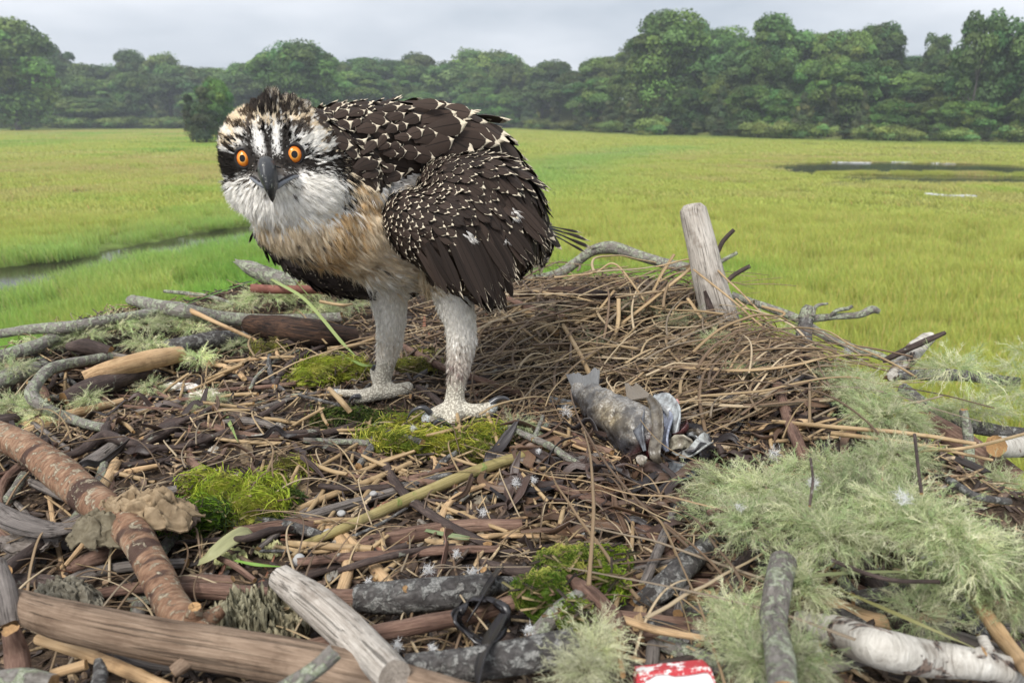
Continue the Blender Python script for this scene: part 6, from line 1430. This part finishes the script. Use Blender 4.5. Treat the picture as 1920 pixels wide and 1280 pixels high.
algae([(370, 970, .014, 50, 22), (330, 972, .012, 22, 16)], [DG, (.16, .26, .02)], 'dark green rolled algae in front of the yellow heap')
algae([(525, 940, .006, 24, 20), (515, 975, .005, 22, 14)], [DG, GR], 'dark algae at the right end of the yellow heap')
algae([(545, 882, .006, 26, 14)], [YG, OL], 'small yellow algae wad above the pale broken reed')
algae([(1060, 1085, .028, 52, 34), (1020, 1120, .028, 44, 28), (1100, 1070, .028, 40, 26)], [(.09, .145, .014), (.31, .31, .07)], 'bright green moss cushion in the front right of middle', L=.005, hgt=.7, cat='moss', name='moss_cushion')
algae([(1150, 1058, .024, 26, 24), (1145, 1095, .024, 22, 24)], [(.13, .20, .016), (.25, .30, .03)], 'vivid green moss cushion joining the bent straw reed', L=.005, hgt=.8, cat='moss', name='moss_cushion')
algae([(1078, 1158, .036, 24, 18)], [(.15, .21, .014), (.27, .30, .04)], 'small round green moss ball beside the short lichened stick', L=.004, hgt=.9, cat='moss', name='moss_cushion')

# ---------------- crumpled sheets: weed cloth, papery kelp, bark flakes
m = MT('crumpled_sheet', .7, .3); c0 = m.attr('col'); nz = m.noise(m.oc(), 120, 5, .65); m.base(m.mix(m.mr(nz, .3, .7), m.mix(1.0, c0, (.55, .52, .48), 'MULTIPLY'), c0)); m.bump(nz, .6, .0015); m.translucent(.12, c0); M_SHEET = m.m
def sheet(px, py, lift, rx, ry, amp, col, label, cat, name='weed_sheet', seed=1, freq=3., rot=0., fold=1.0, thick=.0008, N_=46):
    c = GP((px, py, lift)); d = float(depth(c)); a, r_ = np.meshgrid(np.linspace(0, 2 * math.pi, N_ * 2, endpoint=False), np.linspace(0, 1, N_), indexing='ij')
    out = 1 + .55 * (fbm(np.stack([np.cos(a) * 1.8, np.sin(a) * 1.8, 0 * a + seed], -1), 4, seed) - .5); X = r_ * np.cos(a) * out; Y = r_ * np.sin(a) * out
    q = np.stack([X * freq, Y * freq, 0 * X + seed], -1); nz_ = np.abs(fbm(q, 4, seed) - .5) * 2; n2 = fbm(q * 1.7, 3, seed + 9) - .5; n3 = fbm(q * 1.7 + 9, 3, seed + 3) - .5
    sx_, sy_ = rx * d / F0, ry * d / F0 * 2.0
    x = c[0] + (X * math.cos(rot) - Y * math.sin(rot) + n2 * .35 * fold) * sx_; y = c[1] + (X * math.sin(rot) + Y * math.cos(rot) + n3 * .35 * fold) * sy_
    lx, ly = c[0] + (x - c[0]), y; z = np.minimum(nest_h(lx, ly) * .6 + (c[2] - lift) * .4, c[2]) + lift * .7 + nz_ * amp * (.5 + .5 * r_) - .004 * r_ ** 2 - lift * .55 * r_ ** 3 * (lift > .03)
    if lift > .03: z = c[2] + (nest_h(x, y) - float(nest_h(c[0], c[1]))) * .5 + (nz_ - .25) * amp * .8 - lift * .7 * np.clip(r_ - .35, 0, 1) ** 1.5
    v = np.stack([x, y, z], -1); A, Bn = v.shape[:2]; i, j = np.meshgrid(np.arange(A), np.arange(Bn - 1), indexing='ij'); i2 = (i + 1) % A
    Q = np.stack([i * Bn + j, i * Bn + j + 1, i2 * Bn + j + 1, i2 * Bn + j], -1).reshape(-1, 4)[:, ::-1]; M_ = A * Bn; v2 = v - np.array([0, 0, thick])
    e0 = np.arange(A) * Bn + Bn - 1; e1 = np.roll(e0, -1); E = np.stack([e0, e0 + M_, e1 + M_, e1], 1)
    cc = np.array(col) * (.7 + .7 * fbm(q * .8, 3, seed + 5))[..., None]; cc = np.clip(cc, 0, .9).reshape(-1, 3)
    acc = Acc().add(np.concatenate([v.reshape(-1, 3), v2.reshape(-1, 3)]), np.concatenate([Q, Q[:, ::-1] + M_, E]), None, np.concatenate([cc, cc * .8]))
    return tag(obj(name, acc, M_SHEET), label, cat)
sheet(262, 925, .052, 92, 26, .020, (.36, .27, .17), 'brown crumpled weed cloth draped over the peeling branch', 'dried weed', seed=3, freq=3.2)
sheet(190, 962, .045, 70, 20, .014, (.22, .19, .13), 'dull olive fold of weed on the left of the brown cloth', 'dried weed', seed=8, freq=3)
sheet(330, 948, .032, 36, 18, .018, (.30, .22, .17), 'curled brown edge of weed hanging by the dark algae', 'dried weed', seed=12, freq=4)
sheet(490, 1165, .022, 92, 34, .040, (.44, .40, .27), 'papery crinkled pale kelp bunch behind the thick brown log', 'dried kelp', 'kelp_bunch', seed=5, freq=7, fold=1.4, N_=80)
sheet(470, 1150, .030, 56, 26, .040, (.38, .36, .25), 'second layer of crinkled kelp on top of the pale bunch', 'dried kelp', 'kelp_bunch', seed=15, freq=8, fold=1.4, N_=70)
sheet(340, 712, .010, 34, 8, .004, (.86, .80, .74), 'white rough bark flake, left one of a pair in the left litter', 'bark flake', 'bark_flake', seed=21, freq=5, fold=.3, thick=.002)
sheet(378, 732, .012, 34, 9, .005, (.84, .77, .68), 'white rough bark flake, right one of a pair in the left litter', 'bark flake', 'bark_flake', seed=27, freq=5, fold=.3, thick=.002)
sheet(60, 985, .028, 70, 20, .010, (.23, .20, .18), 'large grey bark flake lying at the left edge', 'bark flake', 'bark_flake', seed=31, freq=3, fold=.5, thick=.002)
sheet(120, 1095, .034, 66, 16, .014, (.26, .24, .19), 'grey papery weed along the top of the thick brown log', 'dried weed', seed=33, freq=5)
sheet(390, 1085, .010, 34, 16, .010, (.26, .24, .22), 'grey flake of bark in front of the pale leaf', 'bark flake', 'bark_flake', seed=35, freq=4)
sheet(505, 1020, .006, 30, 12, .010, (.50, .50, .26), 'yellow papery leaf beside the dark twig in front', 'dried leaf', 'dry_leaf', seed=36, freq=4)
sheet(430, 1030, .010, 28, 14, .008, (.56, .58, .28), 'pale lime leaf piece left of the dark twig', 'dried leaf', 'dry_leaf', seed=37, freq=3)
sheet(1278, 932, .020, 15, 10, .006, (.50, .50, .46), 'grey translucent flake at the edge of the biggest lichen', 'flake', 'bark_flake', seed=38, freq=3)
for i_, (x, y, r_, cl) in enumerate(((520, 790, 14, (.50, .46, .38)), (400, 832, 11, (.55, .52, .46)), (620, 1060, 15, (.40, .38, .34)), (985, 880, 13, (.5, .42, .3)), (740, 905, 12, (.44, .40, .32)), (1120, 980, 12, (.5, .46, .38)), (655, 935, 18, (.40, .37, .30)), (900, 930, 16, (.32, .28, .22)))):
    sheet(x, y, .008, r_, r_ * .55, .006, cl, 'pale leaf scrap in the litter', 'leaf scrap', 'leaf_scrap', seed=50 + i_, freq=2.5, N_=16)['group'] = 'pale leaf scraps in the litter'
# ---------------- pebbles and shells in the litter
m = MT('pebble', .6, .3); m.base(m.mix(m.noise(m.oc(), 260, 4, .6), (.22, .22, .22), (.52, .51, .49))); M_PEB = m.m; bv3, bf3 = ico(3)
for i_, (x, y, rx, ry) in enumerate(((561, 1050, 12, 13), (615, 1000, 12, 9), (757, 1042, 10, 8), (487, 925, 9, 8), (640, 962, 8, 6), (1090, 1000, 7, 5), (700, 925, 7, 5))):
    c = GP((x, y, .010)); d = float(depth(c)); w = 1 + .3 * (fbm(bv3 * 1.4 + i_ * 7, 3, 4) - .5); acc = Acc().add(c + bv3 * w[:, None] * np.array([rx, rx, ry]) * d / F0, None, bf3)
    tag(obj('pebble', acc, M_PEB), ['oval grey pebble above the blunt grey stub', 'flat grey pebble left of the diagonal reed', 'grey pebble right of the black twig', 'grey pebble on the yellow algae heap', 'small grey pebble beside the pale broken reed', 'small pale pebble in the leaf strips', 'small grey pebble above the diagonal reed'][i_], 'pebble')

# ---------------- loose white down
m = MT('loose_down', .8, .1); m.base((.74, .74, .74)); m.translucent(.3); M_LD = m.m
for i_, (x, y, r_, lf, lb) in enumerate(((802, 1068, 20, .03, 'white down tuft on the crusted black log'), (886, 1075, 20, .03, 'wispy white down at the right end of the crusted log'), (856, 1038, 13, .02, 'white down with a yellow seed in the front litter'), (905, 960, 15, .02, 'white down wisp by the curled strips'), (966, 905, 16, .02, 'spiky white down above the leaf strips'), (1424, 578, 12, .07, 'round white down puff on a straw at the right rim'), (1436, 610, 10, .05, 'white down below the round puff'), (1512, 612, 26, .06, 'white down caught on the knobbly rim stub'), (1590, 658, 16, .05, 'white down on the rim lichen'), (1822, 672, 13, .06, 'white down above the black branch at the right edge'), (1524, 905, 18, .09, 'white down puff on the left of the biggest lichen'), (1695, 935, 26, .09, 'largest white down tuft, on the biggest lichen'), (1385, 952, 16, .07, 'white wisp on the near left part of the biggest lichen'), (1450, 850, 22, .03, 'white down above the biggest lichen'), (1062, 772, 18, .02, 'white down beside the fish belly'), (990, 1180, 18, .05, 'white down by the short lichened stick in front'), (745, 1210, 16, .04, 'white down above the mottled log, left'), (810, 1215, 16, .04, 'white down above the mottled log, right'), (1312, 710, 10, .02, 'tiny white down in the straw right of the fish'), (774, 802, 10, .02, 'white wisp on the algae under the right foot'), (690, 1090, 11, .03, 'white down on the brown split log'), (1000, 900, 12, .02, 'down wisp left of the fish end'), (540, 1110, 14, .03, 'white down behind the blunt grey stub'), (1310, 1030, 9, .03, 'down thread on the rough scaly branch'), (1010, 845, 9, .02, 'small down wisp at the knobbly grey twig'))):
    c = GP((x, y, lf)); d = float(depth(c)); rs_ = np.random.RandomState(i_); k = 110; u = unit(rs_.normal(0, 1, (k, 3)) + np.array([.3, 0, .35])); L_ = r_ * d / F0 * rs_.uniform(.2, .85, k); acc = Acc()
    Y = unit(np.cross(u, rs_.normal(0, 1, (k, 3)))); Z = np.cross(u, Y); tv = np.array([(0, -1, 0), (0, 1, 0), (.4, -.8, .1), (.4, .8, .1), (.75, -.4, .0), (.75, .4, 0), (1, 0, -.45)])
    stamp(acc, tv, [(0, 1, 3, 2), (2, 3, 5, 4)], [(4, 5, 6)], c[None] + rs_.normal(0, r_ * .22 * d / F0, (k, 3)), u * L_[:, None], Y * .00016, Z * L_[:, None], (.9, .9, .9)); tag(obj('down_tuft', acc, M_LD, smooth=False), lb, 'down tuft')

# ---------------- the half eaten fish
m = MT('fish_skin', .35, .5); c0 = m.attr('col'); oc = m.oc(); vo = m.voro(m.mapv(oc, (1, 1, 1)), 430, 'F1'); nz = m.noise(oc, 70, 5, .65)
m.base(m.mix(m.mr(nz, .42, .60), m.mix(1.0, c0, (.32, .31, .32), 'MULTIPLY'), m.mix(m.mr(vo, .3, .7), c0, m.mix(1.0, c0, (.6, .55, .5), 'MULTIPLY')))); m.bump(m.math('ADD', m.math('MULTIPLY', vo, .6), nz), .5, .001); M_FISH = m.m
fc = G(1170, 800); fish = thing('fish', fc, 'half eaten silver grey fish with torn skin lying right of the bird', 'fish')
def fd(px, py, l=.024): return float(depth(GP((px, py, l))))
fb_ = chain([(1092, 738, fd(1092, 738), 24), (1112, 752, fd(1112, 752), 30), (1140, 772, fd(1140, 772), 38), (1168, 792, fd(1168, 792), 45), (1192, 812, fd(1192, 812), 50), (1206, 826, fd(1206, 826), 48)], .25)
v_, q_, t_ = blob_surface('fish', [b + (.8,) for b in fb_], .0022, 5); nn = vnorm(v_, q_, t_); v_ = v_ + nn * ((fbm(v_ * 90, 4, 3) - .5) * .011)[:, None]; px, py, dd = proj(v_)
s_ = (px - 1090) * .75 + (py - 740) * .66; tt_ = (py - 740) * .75 - (px - 1090) * .66
col = np.array([.28, .27, .25]) * np.ones((len(v_), 1)); w = smooth01(-16, 22, tt_)[:, None]; col = col * (1 - w) + np.array([.09, .09, .10]) * w; w = np.exp(-((s_ - 70) / 34) ** 2 - ((tt_ + 4) / 20) ** 2)[:, None]; col = col * (1 - w * .7) + np.array([.34, .27, .15]) * w * .7
w = (smooth01(128, 150, s_))[:, None]; col = col * (1 - w) + np.array([.07, .03, .03]) * w
obj('body', Acc().add(v_, q_, t_, np.clip(col * (.6 + .8 * fbm(v_ * 140, 3, 6)[:, None]), 0, .9)), M_FISH, fish)
m = MT('fish_fin', .5, .3); c0 = m.attr('col'); m.base(m.mix(m.noise(m.mapv(m.attr('tuv', 'Vector'), (4, 46, 1)), 1, 3, .6), m.mix(1.0, c0, (.25, .25, .26), 'MULTIPLY'), c0)); m.translucent(.2, c0); M_FIN = m.m
def fin(name, a, b, c, d, col, curl=.004):
    """fan between base edge a-b and outer edge d-c (photo points with lift)"""
    A, Bb, Cc, D = [GP(x) for x in (a, b, c, d)]; U, V = np.meshgrid(np.linspace(0, 1, 14), np.linspace(0, 1, 26), indexing='ij')
    p = (A * (1 - V[..., None]) + Bb * V[..., None]) * (1 - U[..., None]) + (D * (1 - V[..., None]) + Cc * V[..., None]) * U[..., None]
    p = p + (np.sin(V * 9) * curl * U)[..., None] * np.array([.3, -.4, .8]) + ((vnoise(np.stack([V * 14, 0 * V, 0 * V], -1), 3) - .5) * U ** 3)[..., None] * (D - A + Cc - Bb) * .10
    q = np.array([(i * 26 + j, i * 26 + j + 1, (i + 1) * 26 + j + 1, (i + 1) * 26 + j) for i in range(13) for j in range(25)]); v = p.reshape(-1, 3); M_ = len(v); nrm_ = unit(np.cross(Bb - A, D - A)) * .0007
    uv_ = np.stack([U, V, 0 * U], -1).reshape(-1, 3); acc = Acc().add(np.concatenate([v + nrm_, v - nrm_]), np.concatenate([q, q[:, ::-1] + M_]), None, col, np.concatenate([uv_, uv_])); return obj(name, acc, M_FIN, fish)
fin('tail_fin', (1082, 744, .024), (1120, 740, .036), (1124, 694, .044), (1062, 704, .034), (.33, .33, .33), .003)
fin('tail_fin', (1078, 752, .008), (1096, 764, .014), (1040, 766, .008), (1022, 742, .010), (.30, .31, .32), .003)
fin('dorsal_fin', (1176, 752, .034), (1224, 744, .036), (1196, 722, .036), (1172, 720, .034), (.36, .31, .25), .002)
m = MT('torn_flesh', .3, .5); c0 = m.attr('col'); oc = m.oc(); nz = m.noise(oc, 160, 5, .65); m.base(m.mix(m.mr(nz, .35, .65), m.mix(1.0, c0, (.45, .42, .42), 'MULTIPLY'), c0)); m.bump(nz, .5, .0012); M_FLESH = m.m
def flap(pts, w, tw, col, nm='torn_skin', th=.0022, curl=.5):
    acc = Acc(); ribbon(acc, [GP(p) for p in pts], w, tw, col, th, curl=curl); return obj(nm, acc, M_FLESH, fish)
flap([(1216, 742, .040), (1232, 768, .050), (1234, 810, .044), (1228, 850, .030), (1240, 872, .016)], .0055, (1.0, -.8), (.17, .15, .12))
flap([(1222, 746, .040), (1248, 752, .042), (1266, 772, .040), (1270, 800, .030), (1262, 830, .022)], .008, (.3, 1.6), (.42, .45, .46))
flap([(1240, 762, .036), (1252, 790, .036), (1246, 824, .030), (1250, 846, .02)], .008, (.8, .4), (.34, .38, .48), curl=.3)
flap([(1205, 765, .040), (1200, 800, .040), (1208, 845, .028)], .007, (.6, .5), (.16, .17, .19))
flap([(1250, 846, .012), (1275, 826, .026), (1296, 836, .020), (1290, 850, .012)], .007, (.2, 2.6), (.44, .41, .32))
flap([(1262, 848, .010), (1290, 852, .020), (1312, 838, .026), (1326, 824, .022), (1334, 842, .010)], .0065, (-.3, 2.9), (.46, .48, .46))
flap([(1240, 866, .010), (1262, 880, .014), (1290, 884, .014), (1312, 876, .012)], .007, (.4, 1.0), (.12, .13, .14))
flap([(1218, 780, .030), (1222, 820, .028), (1216, 855, .020)], .012, (.9, .3), (.09, .025, .025), 'flesh')
rf = np.random.RandomState(12)
for k in range(16):
    x, y = rf.uniform(1215, 1330), 0; y = 770 + (x - 1215) * .62 + rf.normal(0, 18); a = rf.uniform(0, 6.28); l_ = rf.uniform(14, 34)
    flap([(x + l_ * t * math.cos(a) + rf.normal(0, 4), y + l_ * t * math.sin(a) * .7 + rf.normal(0, 3), .012 + .026 * rf.uniform() * (1 - abs(t))) for t in (-1, -.4, .2, .7, 1)], rf.uniform(.003, .007), (rf.uniform(0, 3), rf.normal(0, 2)), [(.09, .09, .10), (.26, .27, .28), (.16, .14, .11), (.40, .42, .42), (.10, .035, .035)][k % 5], th=.0012)
acc = Acc(); bvv, bff = ico(3); c = GP((1268, 758, .036)); acc.add(c + bvv * .0045 * np.array([.7, .7, 1.3]), None, bff, (.75, .38, .34)); obj('flesh', acc, M_FLESH, fish)
acc = Acc(); bv4, bf4 = ico(3); c = GP((1203, 862, .03)); w = 1 + .8 * (fbm(bv4 * 2, 3, 2) - .5); acc.add(c + bv4 * w[:, None] * np.array([.005, .005, .0045]), None, bf4, (.50, .46, .38)); tag(obj('flesh_scrap', acc, M_FLESH), 'small pale flesh scrap on the lower edge of the fish', 'scrap')

# ---------------- black tangled weed and board at the front edge
m = MT('black_weed', .3, .5); m.base((.022, .02, .022)); M_BLK = m.m; acc = Acc(); rs_ = np.random.RandomState(3)
for k in range(9):
    a = rs_.uniform(0, 6.28); pts = [GP((905 + 52 * math.cos(a + t) * rs_.uniform(.7, 1.1), 1160 + 40 * math.sin(a + t) * rs_.uniform(.7, 1.1), .03 + rs_.uniform(0, .02))) for t in np.linspace(0, 2.6, 6)]; ribbon(acc, pts, rs_.uniform(.0008, .003), (rs_.uniform(0, 3), 1.5), (.03, .03, .03), .0005)
ribbon(acc, [GP(x) for x in ((940, 1060, .03), (915, 1100, .04), (900, 1130, .045), (875, 1165, .04))], .004, (.2, 1), (.03, .03, .03)); ribbon(acc, [GP(x) for x in ((945, 1150, .05), (925, 1190, .055), (905, 1240, .055), (895, 1290, .05))], .005, (.2, 1), (.06, .05, .06))
tag(obj('weed_tangle', acc, M_BLK), 'shiny black weed tangle looped at the end of the crusted log', 'seaweed')
m = MT('board_paint', .55, .3); oc = m.oc(); x_, y_, z_ = m.sep(oc); nz = m.noise(oc, 160, 4, .65)
m.base(m.attr('col')); M_BRD = m.m; m = MT('red_paint', .55, .3); m.base(m.mix(m.mr(m.noise(m.oc(), 160, 5, .7), .50, .58), (.50, .05, .06), (.80, .78, .76))); M_RED = m.m
A, Bb = P(1197, 1262, .352), P(1345, 1247, .352); cc0 = (A + Bb) / 2; brd = thing('board', cc0 - np.array([0, 0, .06]), 'white board with a worn red painted top edge at the very bottom of the photo', 'board')
X = unit(Bb - A); Zb = unit(UP + FWD * .12); Yb = unit(np.cross(Zb, X)); Wd = np.linalg.norm(Bb - A)
def slab(nm, x0, x1, z0, z1, y0, y1, mt, parent, par=.0):
    us = np.linspace(0, 1, 24); v = []
    for u in us:
        e = (vnoise(np.array([[u * 9, x0, 3.]]), 4)[0] - .5) * .0025 * (1 if nm == 'red_edge' else 0); x = x0 + (x1 - x0) * u; slope = -.0 * u
        for (yy, zz) in ((y0, z0 + e), (y0, z1), (y1, z1), (y1, z0 + e)): v.append(A + X * x + Zb * (zz - .018 * max(0, u - .86) / .14) + Yb * yy)
    n_ = len(us); q = [(i * 4 + j, i * 4 + (j + 1) % 4, (i + 1) * 4 + (j + 1) % 4, (i + 1) * 4 + j) for i in range(n_ - 1) for j in range(4)] + [(0, 1, 2, 3), (4 * n_ - 1, 4 * n_ - 2, 4 * n_ - 3, 4 * n_ - 4)]
    return obj(nm, Acc().add(v, q, None, (.80, .79, .78)), mt, parent, smooth=False)
slab('panel', 0, Wd * 1.06, -.12, -.0001, 0, .008, M_BRD, brd); slab('red_edge', -.0005, Wd * 1.05, -.0017, .0006, -.0012, .0092, M_RED, brd); slab('red_edge', -.0012, .0035, -.12, -.0018, -.0011, .0091, M_RED, brd)

# twigs and straws poking out of and lying over the big lichen mass
for i_, (pts, w, kd, lb) in enumerate((((( 1520, 860, .10), (1524, 900, .11), (1518, 948, .105)), 2.5, 'dark', 'dark bare twig standing in the near left of the biggest lichen'), (((1715, 815, .10), (1722, 880, .11), (1728, 925, .11)), 3, 'dark', 'upright dark twig at the back of the biggest lichen'),
        
        (((1330, 960, .07), (1372, 955, .08), (1392, 980, .07)), 6, 'brown', 'brown twig bared at the left edge of the biggest lichen'), (((1560, 1050, .09), (1660, 1085, .10), (1760, 1090, .09)), 4, 'dark', 'dark twig under the front edge of the biggest lichen'),
        (((1780, 900, .09), (1830, 930, .10), (1890, 940, .09)), 7, 'crust', 'crusted twig at the right end of the biggest lichen'), (((1600, 1120, .05), (1700, 1110, .055), (1800, 1130, .05)), 13, 'crust', 'dark crusted branch in the shade under the biggest lichen'))):
    S('twig', kd, [(a_, b_, c_ - .018) for a_, b_, c_ in pts], w, lb, 'twig', rough=.2)
